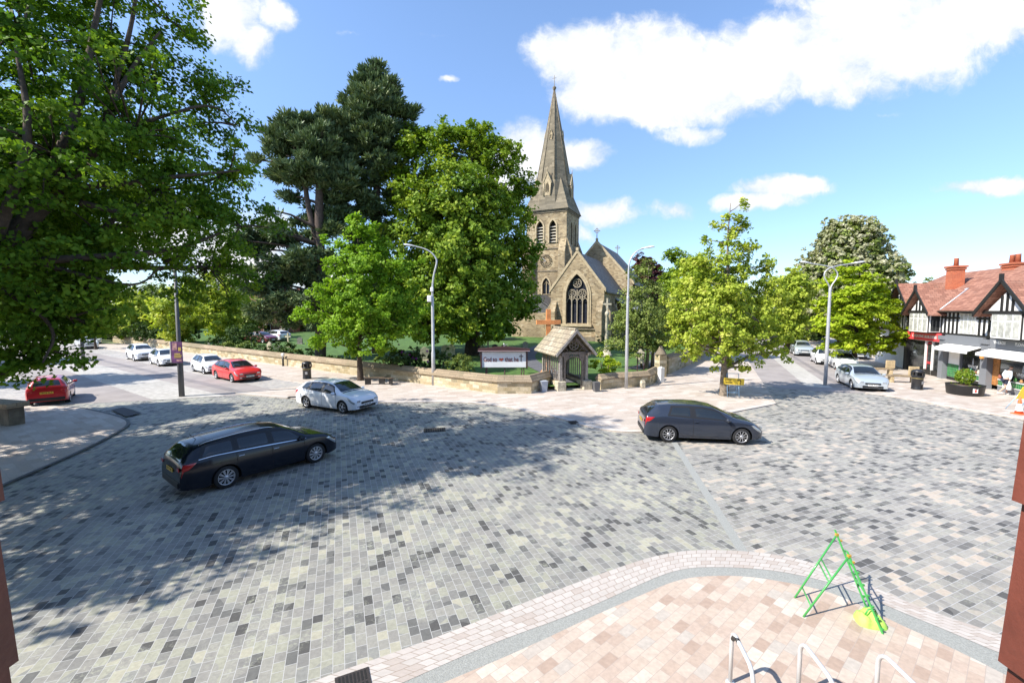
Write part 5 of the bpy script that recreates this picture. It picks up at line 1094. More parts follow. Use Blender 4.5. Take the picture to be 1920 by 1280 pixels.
def wall_run(label, pts, hb, hc, wb=.42, wc=.62, z0=.05, name='stone_wall'):
    P = [Vector((p[0], p[1], 0)) for p in pts]; b0 = P[0].copy(); root = empty(name, (b0.x, b0.y, 0), 0, label, 'wall'); P = [p - b0 for p in P]
    def off(P, d):
        out = []
        for i in range(len(P)):
            t1 = (P[i] - P[i - 1]).normalized() if i > 0 else (P[1] - P[0]).normalized(); t2 = (P[i + 1] - P[i]).normalized() if i < len(P) - 1 else t1
            n1 = Vector((-t1.y, t1.x, 0)); n2 = Vector((-t2.y, t2.x, 0)); n = (n1 + n2).normalized(); out.append(P[i] + n * d / max(.4, n.dot(n1)))
        return out
    def extr(prof, mat, nm):
        m = MB(); rings = [off(P, y) for y, z in prof]; k = len(prof)
        for i in range(len(P) - 1):
            for j in range(k):
                j2 = (j + 1) % k; m.quad(rings[j][i] + Z_ * prof[j][1], rings[j][i + 1] + Z_ * prof[j][1], rings[j2][i + 1] + Z_ * prof[j2][1], rings[j2][i] + Z_ * prof[j2][1])
        for i in (0, len(P) - 1): m._add([rings[j][i] + Z_ * prof[j][1] for j in range(k)], [tuple(range(k))])
        return m.build(nm, mat, root)
    extr([(-wb / 2, -.1), (wb / 2, -.1), (wb / 2, hb), (-wb / 2, hb)], m_wall, 'wall_body')
    extr([(-wc / 2, hb + .003), (wc / 2, hb + .003), (wc / 2, hb + .07), (.06, hb + hc), (-.06, hb + hc), (-wc / 2, hb + .07)], m_cope, 'coping')
    return root
cpt = g(935, 738); c2 = g(992, 738); c3 = g(1026, 727)
wall_run('long sandstone churchyard wall running up the left road to the lych gate', [LR(75, .1), LR(52, .15), LR(30, .1), LR(12, .05), (cpt.x, cpt.y), (c2.x, c2.y), (c3.x, c3.y)], .74, .40)
rw_ = [g(1122, 731), g(1150, 727), g(1182, 726), g(1212, 723), g(1228, 713)]
wall_run('low stone wall curving right from the lych gate', [(p.x, p.y) for p in rw_], .66, .36)
rw2 = [g(1247, 702), g(1268, 693), g(1290, 683), g(1302, 676)]
e = Vector((rw2[-1].x, rw2[-1].y, 0)); wall_run('taller dark churchyard wall running away beside the right road', [(p.x, p.y) for p in rw2] + [(e.x + 14, e.y + 25), (e.x + 34, e.y + 65)], 1.25, .30, .5, .6)
# pier with pyramid cap
p = g(1238, 707); t = empty('gate_pier', (p.x, p.y, 0), .3, 'mossy stone pier with a pointed cap on the right-hand wall', 'pier')
m = MB(); m.box((0, 0, .85), (.62, .62, 1.7)); m.build('pier_body', m_wall, t); m = MB(); m.prism([(-.4, 0), (.4, 0), (.1, .55), (-.1, .55)], (0, -.1, 1.7), X_, Z_, Y_, .2); m.lathe([(.52, 1.7), (.50, 1.8), (.12, 2.35), (.05, 2.4)], 4); m.build('pier_cap', m_soot, t)
# left stone block wall
p = g(33, 798); t = empty('stone_wall', (p.x, p.y, 0), math.atan2(.25, -1), 'short stone wall with flat coping at the left edge', 'wall')
m = MB(); m.box((2.6, 0, .42), (5.2, .55, .8), bev=.02); m.build('wall_body', m_soot, t); m = MB(); m.box((2.55, 0, .935), (5.4, .8, .22), bev=.03); m.build('coping', m_cope, t)

# ---- lych gate
gr_ = Vector((.963, .268, 0)); LG = empty('lych_gate', (3.87, 27.35, .05), math.atan2(gr_.y, gr_.x), 'weathered oak lych gate with stone slate roof in the churchyard wall', 'lych gate')
PW, PD = .88, 3.1
for sx in (-1, 1):
    m = MB(); m.box((sx * PW, 0, .28), (.58, .58, .60), bev=.03); m.build('pedestal', m_pale, LG)
    m = MB(); m.box((sx * PW, PD, .28), (.58, .58, .60), bev=.03); m.build('pedestal', m_pale, LG)
    m = MB(); m.box((sx * PW, PD / 2, .25), (.42, PD - .6, .5)); m.build('dwarf_wall', m_wall, LG)
    for yy in (0, PD):
        m = MB(); m.box((sx * PW, yy, 1.46), (.17, .17, 1.76)); m.build('post', m_oldwood_l, LG)
        m = MB(); m.box((sx * (PW - .28), yy, 1.2), (.11, .11, 2.3)); m.build('door_post', m_oldwood, LG)
    m = MB(); m.box((sx * PW, PD / 2, 2.28), (.17, PD + .9, .17)); m.box((sx * PW, PD / 2, .57), (.14, PD - .5, .12)); m.build('side_beam', m_oldwood, LG)
    m = MB()
    for k in range(1, 9):
        yy = PD * k / 9; m.box((sx * PW, yy, 1.4), (.07, .06, 1.6))
    for k in range(9):
        yy = PD * (k + .5) / 9; m.tube([(sx * PW, yy + .15 * math.cos(a), 1.9 + .2 * math.sin(a)) for a in np.linspace(0, math.pi, 7)], .022, 4)
    m.build('side_screen', m_oldwood_l, LG)
for yy in (-.02, PD):
    m = MB(); m.box((0, yy, 2.31), (2 * PW + .5, .16, .16))
    # curved arch brace under the tie beam
    def arch(r, z, t0=0, t1=math.pi, n=14): return [(r * math.cos(a), yy, z + r * .95 * math.sin(a)) for a in np.linspace(t0, t1, n)]
    m.tube(arch(.62, 1.55), .06, 5); m.prism([(-.72, 2.25), (-.60, 1.55), (-.5, 1.9), (-.3, 2.2)], (0, yy - .05, 0), X_, Z_, Y_, .1); m.prism([(.72, 2.25), (.60, 1.55), (.5, 1.9), (.3, 2.2)], (0, yy - .05, 0), X_, Z_, Y_, .1)
    for s in (-1, 1):
        for zz in (.25, .5): m.box((s * (PW - .12), yy, 1.0 + zz), (.3, .05, .05))
        m.tube([(s * (PW - .14) + .1 * math.cos(a), yy, 1.95 + .25 * math.sin(a)) for a in np.linspace(0, math.pi, 7)], .025, 4); m.box((s * (PW - .14), yy, 1.5), (.05, .05, 1.4))
    m.build('arch', m_oldwood, LG)
    m = MB(); ring(m, 0, 2.82, .30, yy, .08, 18); ring(m, 0, 2.82, .12, yy, .06, 12)
    for k in range(6): a = k * math.pi / 3; m.box((.2 * math.cos(a), yy, 2.82 + .2 * math.sin(a)), (.2, .06, .05), M=Matrix.Rotation(-a, 3, 'Y'))
    for s in (-1, 1):
        m.box((s * .62, yy, 2.72), (1.5, .12, .13), M=Matrix.Rotation(s * .80, 3, 'Y')); m.tube([(s * .35, yy, 2.4), (s * .5, yy, 2.62), (s * .8, yy, 2.5)], .035, 5)
    m.build('gable_tracery', m_oldwood, LG)
    m = MB()
    for s in (-1, 1):   # bargeboards
        m.prism([(0, 3.60), (s * 1.32, 2.14), (s * 1.38, 2.30), (0, 3.80)], (0, (-.52 if yy < 1 else PD + .44), 0), X_, Z_, Y_, .07)
    m.build('bargeboard', m_oldwood_l, LG)
m = MB()
for s in (-1, 1):
    m.prism([(0, 3.72), (s * 1.40, 2.17), (s * 1.45, 2.25), (0, 3.86)], (0, -.45, 0), X_, Z_, Y_, PD + .88)
m.box((0, PD / 2, 3.84), (.22, PD + .9, .10)); m.build('roof', m_stslate, LG)
m = MB(); m.box((0, PD / 2, .01), (2 * PW - .5, PD + .4, .06)); m.build('stone_floor', m_pale, LG)
for s in (-1, 1):   # the gate leaves stand folded back near the rear posts
    m = MB(); m.box((s * .34, PD - .35, .62), (.60, .05, .1)); m.box((s * .34, PD - .35, 1.0), (.60, .05, .1)); m.box((s * .34, PD - .33, .32), (.60, .04, .60))
    for k in range(5): m.box((s * (.09 + k * .13), PD - .35, .74), (.05, .04, .80))
    m.build('gate_leaf', m_oldwood, LG)
# ---- orange wooden cross
OX = at(1028, 640, 30.6).x; t = empty('wooden_cross', (OX, 30.6, yard_h(OX, 30.6)), .15, 'tall orange wooden cross standing behind the lych gate', 'cross'); m_or = bsdf('orange stained timber', (0.62, 0.24, 0.08), .7, vary=.2, vscale=4, bump=.15)
m = MB(); m.box((0, 0, 2.38), (.31, .2, 4.76), bev=.01); m.build('upright', m_or, t); m = MB(); m.box((0, -.02, 3.85), (1.72, .23, .30), bev=.01); m.build('crossbar', m_or, t)
for s in (-1, 1): m = MB(); m.tube([(s * .75, 0, -.05), (0, 0, 1.0)], .08, 4); m.build('brace', m_or, t)
# ---- tall stone cross
sx_ = at(1138, 600, 42).x; t = empty('stone_cross', (sx_, 42, yard_h(sx_, 42)), -.2, 'tall pale stone memorial cross on a slender shaft', 'memorial'); z_t = hp(559, 42) - yard_h(sx_, 42)
m = MB(); m.lathe([(.55, 0), (.55, .3), (.4, .3), (.4, .6), (.26, .6), (.2, 1.0), (.13, z_t * .70), (.2, z_t * .72), (.2, z_t * .75), (.1, z_t * .78)], 8); m.build('shaft', m_pale, t)
m = MB(); m.box((0, 0, z_t * .88), (.16, .16, z_t * .24)); m.box((0, 0, z_t * .90), (.80, .15, .15)); m.build('cross_head', m_pale, t)
# ---- noticeboard
m_maroon = bsdf('dark maroon timber', (0.055, 0.022, 0.022), .5); m_banner = bsdf('white banner', (0.80, 0.81, 0.82), .55, vary=.04, vscale=2); m_txt = bsdf('brown red lettering', (0.22, 0.05, 0.04), .6); m_heart = bsdf('orange heart', (0.72, 0.15, 0.08), .6); m_crossd = bsdf('dark grey cross', (0.10, 0.07, 0.07), .6)
NBx = at(945, 690, 27.9).x; t = empty('noticeboard', (NBx, 27.9, yard_h(NBx, 27.9)), .02, 'white church banner on a dark roofed noticeboard, reading God so loved that he', 'noticeboard'); ground_ = yard_h(NBx, 27.9)
zb_ = hp(689, 27.9) - ground_; zt_ = hp(659, 27.9) - ground_
m = MB(); m.box((0, .06, (zb_ + zt_) / 2), (2.92, .10, zt_ - zb_ + .04)); m.box((-1.47, 0, (zb_ + zt_) / 2), (.09, .16, zt_ - zb_ + .1)); m.box((1.47, 0, (zb_ + zt_) / 2), (.09, .16, zt_ - zb_ + .1)); m.build('board_frame', m_maroon, t)
m = MB(); m.box((0, -.005, (zb_ + zt_) / 2 - .01), (2.82, .02, zt_ - zb_ - .03)); bn_ = m.build('banner', m_banner, t)
m = MB(); m.prism([(-1.65, zt_ + .03), (1.65, zt_ + .03), (1.65, zt_ + .17), (0, zt_ + .33), (-1.65, zt_ + .17)], (0, -.22, 0), X_, Z_, Y_, .5); m.build('board_roof', m_maroon, t)
m = MB(); m.box((0, -.24, zt_ + .055), (3.3, .03, .05)); m.build('gutter_strip', bsdf('grey pink trim', (.35, .25, .25), .5), t)
for xx in (-1.25, -1.1, .25 - .2, 1.05, 1.28):
    m = MB(); m.tube([(xx, .08, -.1), (xx + (.12 if xx in (-1.25, 1.05) else 0), .08, zb_ + .05)], .035, 4); m.build('leg', m_maroon, t)
mz = (zb_ + zt_) / 2 + .0
text_mesh('God so', .40, m_txt, bn_, (-.88, -.025, mz), X_, Z_, .004, maxw=.86); text_mesh('that he', .40, m_txt, bn_, (.50, -.025, mz), X_, Z_, .004, maxw=.88)
m = MB(); hp_ = [(.13 * 1.15 * math.sin(a) ** 3, .13 * .9 * (math.cos(a) * 13 - 5 * math.cos(2 * a) - 2 * math.cos(3 * a) - math.cos(4 * a)) / 16) for a in np.linspace(0, 2 * math.pi, 26)[:-1]]
m.prism(hp_, (-.17, -.022, mz), X_, Z_, F_, .008); m.build('heart', m_heart, bn_)
m = MB(); m.box((1.10, -.025, mz + .1), (.06, .01, .46)); m.box((1.10, -.027, mz + .2), (.27, .01, .06)); m.build('cross_symbol', m_crossd, bn_)
m = MB(); m.tube([(0, -.1, zt_ + .3), (0, -.1, zt_ + .55)], .025, 5); m.box((.1, -.12, zt_ + .42), (.28, .03, .03), M=Matrix.Rotation(-.6, 3, 'Y')); m.build('lamp_bracket', bsdf('galvanised steel', (.5, .5, .5), .4, .6), t)
# ---- gravestones
m_grv = bsdf('pale gravestone', (0.50, 0.44, 0.31), .9, vary=.3, vscale=5, bump=.3); m_grv2 = bsdf('dark gravestone', (0.17, 0.16, 0.14), .85, vary=.25, vscale=5, bump=.3)
def grave(px, Y, w_, h_, top, mat, label, rz=0.0, lean=0.0):
    x = at(px, 650, Y).x; t = empty('gravestone', (x, Y, yard_h(x, Y) - .03), rz, label, 'gravestone', 'gravestones in the churchyard')
    if top == 'round': out = [(-w_ / 2, 0), (w_ / 2, 0)] + [(w_ / 2 * math.cos(a), h_ - w_ / 2 + w_ / 2 * math.sin(a)) for a in np.linspace(0, math.pi, 10)]
    elif top == 'point': out = [(-w_ / 2, 0), (w_ / 2, 0), (w_ / 2, h_ * .72), (0, h_), (-w_ / 2, h_ * .72)]
    elif top == 'cross': out = None
    else: out = [(-w_ / 2, 0), (w_ / 2, 0), (w_ / 2, h_ * .85), (w_ * .3, h_ * .9), (w_ * .15, h_), (-w_ * .15, h_), (-w_ * .3, h_ * .9), (-w_ / 2, h_ * .85)]
    m = MB()
    if out: m.prism(out, (0, -.06, .08), X_, Z_, Y_, .12)
    else: m.box((0, 0, h_ / 2), (.16, .14, h_)); m.box((0, 0, h_ * .75), (w_, .13, .15))
    s = m.build('stone', mat, t); s.rotation_euler = (lean, 0, 0); m = MB(); m.box((0, 0, .06), (w_ * 1.25, .32, .14), bev=.02); m.build('base', mat, t)
GR = [(476, 53, .6, 1.1, 'round', m_grv, 'pale round-topped gravestone in front of the maroon car'), (505, 46, .6, 1.1, 'point', m_grv, 'pale pointed gravestone behind the left hedge'), (519, 44, .6, .95, 'flat', m_grv, 'squat pale gravestone behind the left hedge'), (541, 51, .7, 1.7, 'cross', m_grv, 'pale stone cross among the left gravestones'), (563, 55, .7, .8, 'flat', m_grv2, 'dark low gravestone on the open left lawn'),
      (530, 62, .7, 2.0, 'cross', m_grv, 'white stone cross behind the parked white car'), (796, 39, .8, 1.2, 'flat', m_grv, 'sunlit pale gravestone just left of the lamp post'), (834, 41, .7, 1.2, 'round', m_grv, 'sunlit rounded gravestone right of the lamp post'), (846, 40.5, .7, 1.3, 'flat', m_grv, 'sunlit square-shouldered gravestone right of the lamp post'), (915, 47, .6, 1.6, 'cross', m_grv, 'stone cross in the shade behind the noticeboard'),
      (905, 43, .6, 1.0, 'point', m_grv, 'pointed gravestone in the shade of the lime tree'), (928, 44, .6, 1.0, 'round', m_grv2, 'dark rounded gravestone behind the noticeboard'), (945, 45, .6, .9, 'flat', m_grv, 'small gravestone above the noticeboard roof'), (600, 50, .7, 1.0, 'round', m_grv, 'gravestone behind the crown of the bright street tree'), (1200, 41, .6, .8, 'round', m_grv, 'rounded gravestone under the olive grey tree'),
      (1187, 46, .6, 1.0, 'point', m_grv2, 'dark pointed gravestone beside the right-hand path'), (985, 48, .6, .9, 'flat', m_grv, 'pale gravestone on the lawn before the tower')]
for i, a_ in enumerate(GR): grave(*a_, rz=random.Random(i).uniform(-.3, .3), lean=random.Random(i + 50).uniform(-.08, .08))
# small red brown sign in the churchyard on the right
x = at(1201, 690, 33).x; t = empty('notice_sign', (x, 33, yard_h(x, 33)), -.3, 'small red framed notice with a pointed top under the olive grey tree', 'sign')
for s in (-1, 1): m = MB(); m.box((s * .24, 0, .7), (.07, .07, 1.4)); m.build('post', m_maroon, t)
m = MB(); m.box((0, 0, 1.0), (.44, .05, .7)); m.build('panel', m_pale, t); m = MB(); m.prism([(-.34, 1.4), (.34, 1.4), (0, 1.75)], (0, -.08, 0), X_, Z_, Y_, .16); m.build('hood', m_pale, t)
# ---- brick houses far left
m_brick = brick_mat('red house brick', pal((30, (0.22, 0.075, 0.05)), (40, (0.27, 0.09, 0.06)), (30, (0.19, 0.065, 0.045))), bw=.23, rh=.08, mortar=.01, mcol=(.3, .26, .22), plane='WALL', rough=.9, bump=.2)
m_tile = brick_mat('clay roof tiles', pal((30, (0.17, 0.075, 0.055)), (40, (0.21, 0.09, 0.065)), (30, (0.25, 0.11, 0.08))), bw=.25, rh=.16, mortar=.012, mcol=(.08, .04, .03), plane='WALL', rough=.85, bump=.6, grain=.25, stain=.35, dirt=(.10, .06, .05))
m_white = bsdf('white paint', (0.80, 0.79, 0.76), .5, vary=.05, vscale=3)
def house(label, px, Y, w_, d_, eave, ridge, rz, nwin=3):
    x = at(px, 640, Y).x; t = empty('brick_house', (x, Y, .3), rz, label, 'house'); m = MB(); m.box((0, d_ / 2, eave / 2), (w_, d_, eave)); m.prism([(-d_ / 2, eave), (d_ / 2, eave), (0, ridge)], (-w_ / 2, d_ / 2, 0), Y_, Z_, X_, w_); m.build('wall', m_brick, t)
    m = MB()
    for s in (-1, 1): m.prism([(s * (d_ / 2 + .4), eave - .25), (0, ridge + .1), (0, ridge + .3), (s * (d_ / 2 + .4), eave - .05)], (-w_ / 2 - .3, d_ / 2, 0), Y_, Z_, X_, w_ + .6)
    m.build('roof', m_tile, t); m = MB(); m.box((w_ * .3, d_ / 2, ridge + .6), (.9, .7, 1.8)); m.build('chimney', m_brick, t)
    for k in range(nwin):
        for z_ in (1.5, 4.0):
            if z_ + .8 > eave: continue
            xx = (k + .5) / nwin * w_ - w_ / 2; m = MB(); m.box((xx, -.03, z_), (1.2, .08, 1.3)); f = m.build('window', m_white, t); m = MB(); m.box((xx - .28, -.08, z_), (.5, .03, 1.1)); m.box((xx + .28, -.08, z_), (.5, .03, 1.1)); m.build('pane', m_glass, f)
house('dark red brick house under the left pine', 502, 78, 9, 7, 5.4, 8.4, .1)
house('red brick house behind the bright street tree', 640, 76, 8, 7, 5.2, 8.2, -.1)
house('red brick house roof far left behind the trees', 420, 100, 10, 8, 5.4, 8.6, .3)
# ------------------------------------------------------------------ street furniture
m_steel = bsdf('galvanised lamp post', (0.50, 0.50, 0.51), .45, .35, vary=.1, vscale=3); m_dpost = bsdf('dark grey post', (0.10, 0.10, 0.105), .55, vary=.15, vscale=3)
m_iron = bsdf('black cast iron', (0.018, 0.018, 0.02), .38, coat=.3); m_lens = bsdf('lamp lens', (0.75, 0.76, 0.78), .2)
def lamp_head(root, p, d, L=.75):
    d = Vector(d).normalized(); a = math.atan2(d.y, d.x); m = MB(); M = Matrix.Rotation(a, 3, 'Z') @ Matrix.Rotation(-.12, 3, 'Y')
    prof = [(-.12, .05), (.05, .07), (.25, .13), (.5, .15), (.68, .10), (.74, .02)]; n = 10; vs = []
    for x, w_ in prof:
        for k in range(n): an = 2 * math.pi * k / n; vs.append(Vector(p) + M @ Vector((x, w_ * math.cos(an), w_ * (.55 if math.sin(an) > 0 else .3) * math.sin(an))))
    m._add(vs, [(i * n + k, i * n + (k + 1) % n, (i + 1) * n + (k + 1) % n, (i + 1) * n + k) for i in range(len(prof) - 1) for k in range(n)], 0, True); o = m.build('lamp_head', m_lens, root); return o
def poly(root, pts, rs, nm, mat, it=2, n=10):
    pts = smooth_line([Vector(p) for p in pts], it); k = len(pts); m = MB(); m.tube(pts, [float(np.interp(i / (k - 1), np.linspace(0, 1, len(rs)), rs)) for i in range(k)], n); return m.build(nm, mat, root)
def W_(px, py, P): q = at(px, py, P.y); return q - Vector((P.x, P.y, 0))
# A
P = g(813, 723); t = empty('street_lamp', (P.x, P.y, .05), 0, 'single-arm street lamp leaning left in front of the lime tree', 'street lamp'); 
m = MB(); m.lathe([(.125, 0), (.125, 2.2), (.10, 2.25), (.095, W_(812, 560, P).z), (.09, W_(812, 560, P).z + .05)], 14); m.build('pole', m_steel, t)
z = W_(812, 560, P).z; poly(t, [(0, 0, z), (.0, 0, z + .8), (.12, 0, z + 1.6), (.30, 0, z + 2.2), (.32, 0, W_(818, 490, P).z + .1), (.0, 0, W_(806, 475, P).z), (-.5, 0, W_(795, 467, P).z), (-1.15, 0, W_(782, 463, P).z)], [.07, .06, .055, .045, .035], 'arm', m_steel)
lamp_head(t, (-1.1, 0, W_(782, 463, P).z), (-1, -.15, 0)); m = MB(); m.box((-.17, -.12, z - .05), (.28, .22, .42), bev=.03); m.box((0, -.14, z + .55), (.2, .16, .3), bev=.03); m.build('control_box', m_white, t)
# B
P = g(1174, 729); t = empty('street_lamp', (P.x, P.y, .05), 0, 'tall single-arm street lamp right of the lych gate, arm curving right', 'street lamp')
z = W_(1175, 560, P).z; m = MB(); m.lathe([(.11, 0), (.105, 2.2), (.085, z), (.085, z + .1)], 14); m.build('pole', m_steel, t)
poly(t, [(0, 0, z), (.02, 0, z + 1.0), (0, 0, W_(1175, 510, P).z), (.06, 0, W_(1177, 490, P).z), (.42, 0, W_(1188, 473, P).z), (.95, 0, W_(1202, 467, P).z)], [.07, .06, .05, .042, .034], 'arm', m_steel); lamp_head(t, (.88, 0, W_(1202, 467, P).z), (1, -.15, 0))
# C
P = g(1547, 722); t = empty('street_lamp', (P.x, P.y, 0.01), 0, 'double-headed street lamp with a loop below its two arms', 'street lamp')
zf = W_(1551, 540, P).z; m = MB(); m.lathe([(.115, 0), (.11, 2.2), (.085, zf - .1), (.08, zf)], 14); m.build('pole', m_steel, t); sc_l = P.y / F
for s in (-1, 1):
    poly(t, [(0, 0, zf - .1), (s * .10, 0, zf + .2), (s * .42, 0, zf + .65), (s * .46, 0, zf + .95), (s * .25, 0, zf + 1.25), (-s * .2, 0, zf + 1.42), (-s * .75, 0, zf + 1.52), (-s * 1.45, 0, zf + 1.62)], [.045, .04, .038, .032], 'arm', m_steel); lamp_head(t, (-s * 1.4, 0, zf + 1.62), (-s, -.1, 0))
# left dark posts
P = g(341, 743); t = empty('street_lamp', (P.x, P.y, .01), 0, 'dark grey lamp post carrying a purple banner on the left road', 'street lamp'); m = MB(); m.lathe([(.15, 0), (.145, 2.4), (.115, 2.5), (.08, 8.6)], 14); m.build('pole', m_dpost, t)
poly(t, [(0, 0, 8.5), (-.1, 0, 8.9), (-.9, 0, 9.0)], [.05, .04], 'arm', m_dpost); lamp_head(t, (-.9, 0, 9.0), (-1, 0, 0))
m = MB(); m.box((-.02, -.16, 2.62), (.62, .05, 1.22)); bn2 = m.build('banner', bsdf('purple banner print', (.15, .05, .17), .6, vary=.5, vscale=3.5), t)
m_gold = bsdf('banner gold print', (.55, .40, .10), .6); m_rose = bsdf('banner pink print', (.45, .25, .25), .6, vary=.4, vscale=6)
for (x_, z_, w_, h_, mt) in ((-.12, 2.95, .26, .40, m_rose), (.05, 2.42, .42, .06, m_gold), (.02, 2.52, .34, .06, m_gold), (.03, 2.32, .40, .05, m_gold), (.1, 2.14, .3, .10, m_rose), (.16, 2.8, .16, .2, m_gold)):
    m = MB(); m.box((x_, -.19, z_), (w_, .008, h_)); m.build('banner_print', mt, bn2)
m = MB(); m.box((-.41, -.05, 2.62), (.04, .22, 1.2)); m.build('banner_board', m_white, t)
P = g(157, 690); t = empty('street_lamp', (P.x, P.y, .01), 0, 'farther slim dark lamp post on the left road median', 'street lamp'); m = MB(); m.lathe([(.14, 0), (.14, 2.4), (.11, 2.5), (.08, 8.6)], 12); m.build('pole', m_dpost, t); poly(t, [(0, 0, 8.5), (-.1, 0, 8.9), (-.9, 0, 9.0)], [.05, .04], 'arm', m_dpost); lamp_head(t, (-.9, 0, 9.0), (-1, 0, 0))
P = g(1448, 650); t = empty('street_lamp', (P.x, P.y, .0), 0, 'pale lamp post at the far end of the right road', 'street lamp'); m = MB(); m.lathe([(.16, 0), (.09, 8)], 10); m.build('pole', m_steel, t); lamp_head(t, (0, 0, 8), (-1, 0, 0))
# bins
def litter(px, py, label, s=1.0):
    P = g(px, py); t = empty('litter_bin', (P.x, P.y, .05), .2, label, 'litter bin'); m = MB(); m.lathe([(.29, 0), (.31, .04), (.29, .08), (.29, .78), (.32, .80), (.32, .86)], 18); m.build('bin_body', m_iron, t)
    m = MB(); m.lathe([(.33, 1.08), (.34, 1.14), (.28, 1.22), (.1, 1.28), (.02, 1.29)], 18); m.build('lid', m_iron, t)
    for k in range(4): a = k * math.pi / 2 + .4; m = MB(); m.box((.29 * math.cos(a), .29 * math.sin(a), .97), (.10, .10, .24), rz=a); m.build('lid_support', m_iron, t)
    m = MB(); m.lathe([(.22, .84), (.22, 1.08)], 12); m.build('opening', m_void, t)
    m = MB(); m.lathe([(.30, .70), (.305, .72), (.30, .74)], 18, cap=False); m.build('band', bsdf('gold band', (.45, .36, .15), .4, .6) if 'gold band' not in bpy.data.materials else bpy.data.materials['gold band'], t)
    m = MB(); m.box((0.02, -.297, .45), (.16, .01, .2)); m.build('bin_sign', m_steel, t)
litter(576, 711, 'round black litter bin between the red car and the bright street tree'); litter(1719, 731, 'round black litter bin beside the wooden bench in front of the shops')
# grey boxes by the gate
m_gbox = bsdf('pale grey metal box', (.38, .41, .47), .5)
P = g(1019, 735)
t = empty('grit_box', (P.x, P.y, .05), .3, 'small tapered pale grey box left of the lych gate', 'box'); m = MB(); m.prism([(-.15, 0), (.15, 0), (.22, .62), (-.22, .62)], (0, .2, 0), X_, Z_, F_, .4); m.build('box_body', m_gbox, t); m = MB(); m.box((0, 0, .64), (.48, .44, .04)); m.build('lid', m_gbox, t)
P = g(1118, 735); t = empty('grit_box', (P.x, P.y, .05), .2, 'small darker grey box right of the lych gate', 'box'); m = MB(); m.prism([(-.14, 0), (.14, 0), (.2, .60), (-.2, .60)], (0, .2, 0), X_, Z_, F_, .4); m.build('box_body', m_dpost, t)
P = g(1239, 718); t = empty('white_post', (P.x, P.y, .05), .4, 'squat white post at the end of the low curved wall', 'post'); m = MB(); m.box((0, 0, .52), (.34, .34, 1.05), bev=.02); m.lathe([(.2, 1.04), (.02, 1.12)], 4); m.build('post_body', m_white, t)
P = g(1205, 728); t = empty('stone_block', (P.x, P.y, .05), .1, 'small pale stone block at the foot of the curved wall', 'stone'); m = MB(); m.box((0, 0, .22), (.3, .3, .42), bev=.05); m.build('block', m_pale, t); m = MB(); m.box((0, 0, .46), (.24, .24, .05), bev=.02); m.build('cap', m_pale, t)
for (px, py, lb) in ((531, 687, 'black bollard with white top by the wall behind the red car'), (393, 662, 'black bollard with white top behind the small white city car'), (225, 641, 'black bollard with white top at the far left pavement')):
    P = g(px, py); t = empty('bollard', (P.x, P.y, .05), 0, lb, 'bollard', 'bollards along the wall'); m = MB(); m.lathe([(.09, 0), (.07, .9)], 10); m.build('shaft', m_iron, t); m = MB(); m.box((0, 0, 1.02), (.24, .2, .26), bev=.03); m.build('head', m_white, t)
# curved bench round the bright tree
P = g(703, 722); t = empty('curved_bench', (P.x, P.y, .05), .2, 'dark curved timber bench in the shade beside the bright street tree', 'bench'); m_bw = bsdf('dark bench timber', (.10, .07, .045), .7, vary=.3, vscale=8)
for q in range(3):
    pts = [((1.3 + .14 * q) * math.cos(a) - .2, (.8 + .12 * q) * math.sin(a) - .8, .45) for a in np.linspace(.35, 1.9, 12)]; m = MB()
    for a_, b_ in zip(pts[:-1], pts[1:]): c_ = (Vector(a_) + Vector(b_)) / 2; d_ = Vector(b_) - Vector(a_); m.box(c_, (d_.length, .11, .05), rz=math.atan2(d_.y, d_.x))
    m.build('seat_slat', m_bw, t)
for a in (.5, 1.1, 1.75): m = MB(); m.box((1.44 * math.cos(a) - .2, .92 * math.sin(a) - .8, .22), (.1, .4, .43), rz=a); m.build('leg', m_iron, t)
# wooden block benches on the right
m_bt = bsdf('pale bench timber', (.46, .35, .20), .75, vary=.2, vscale=6); m_bd = bsdf('worn seat timber', (.24, .18, .11), .8, vary=.3, vscale=6)
for (px, py, lb) in ((1649, 703, 'pale timber bench with an end backrest, behind the silver hatchback'), (1690, 718, 'pale timber bench with an end backrest, next to the litter bin')):
    P = g(px, py); t = empty('timber_bench', (P.x, P.y, .05), math.atan2(-.35, 1), lb, 'bench'); m = MB()
    for k in range(4): m.box((-.05, -.2 + k * .135, .46), (1.7, .12, .1), bev=.01)
    m.build('seat', m_bd, t); m = MB(); m.box((.66, .03, .82), (.62, .10, .62), rz=.15, bev=.02); m.build('backrest', m_bt, t)
    for xx in (-.6, .65): m = MB(); m.box((xx, 0, .2), (.2, .48, .4), bev=.02); m.build('leg', m_bt, t)
# planter with ball bush
P = g(1809, 744); PY = P.y + .6; PX = at(1809, 730, PY).x; t = empty('planter', (PX, PY, .05), .2, 'round black street planter holding a clipped green ball bush', 'planter')
m = MB(); m.lathe([(.78, .0), (.80, .04), (.86, .56), (.88, .60), (.80, .60), (.78, .5)], 26); m.build('tub', m_black, t); m = MB(); m.lathe([(.02, .55), (.79, .53), (.02, .60)], 16); m.build('soil', bsdf('soil', (.08, .05, .03), .95), t)
m = MB(); M_ = -1.2; m.box((.86 * math.sin(-.45), -.83 * math.cos(-.45), .34), (.24, .01, .26), rz=-.45); m.build('badge', m_white, t)
m = MB(); m.box((.86 * math.sin(-.45), -.845 * math.cos(-.45), .34), (.09, .012, .15), rz=-.45); m.build('badge_mark', bsdf('red mark', (.6, .08, .06), .5), t)
crown('planting', [(.62 * math.cos(k), .62 * math.sin(k), .58, .07) for k in range(7)], L_privet, t, 301, dens=900, clr=.05, n_per=8, size=.05)
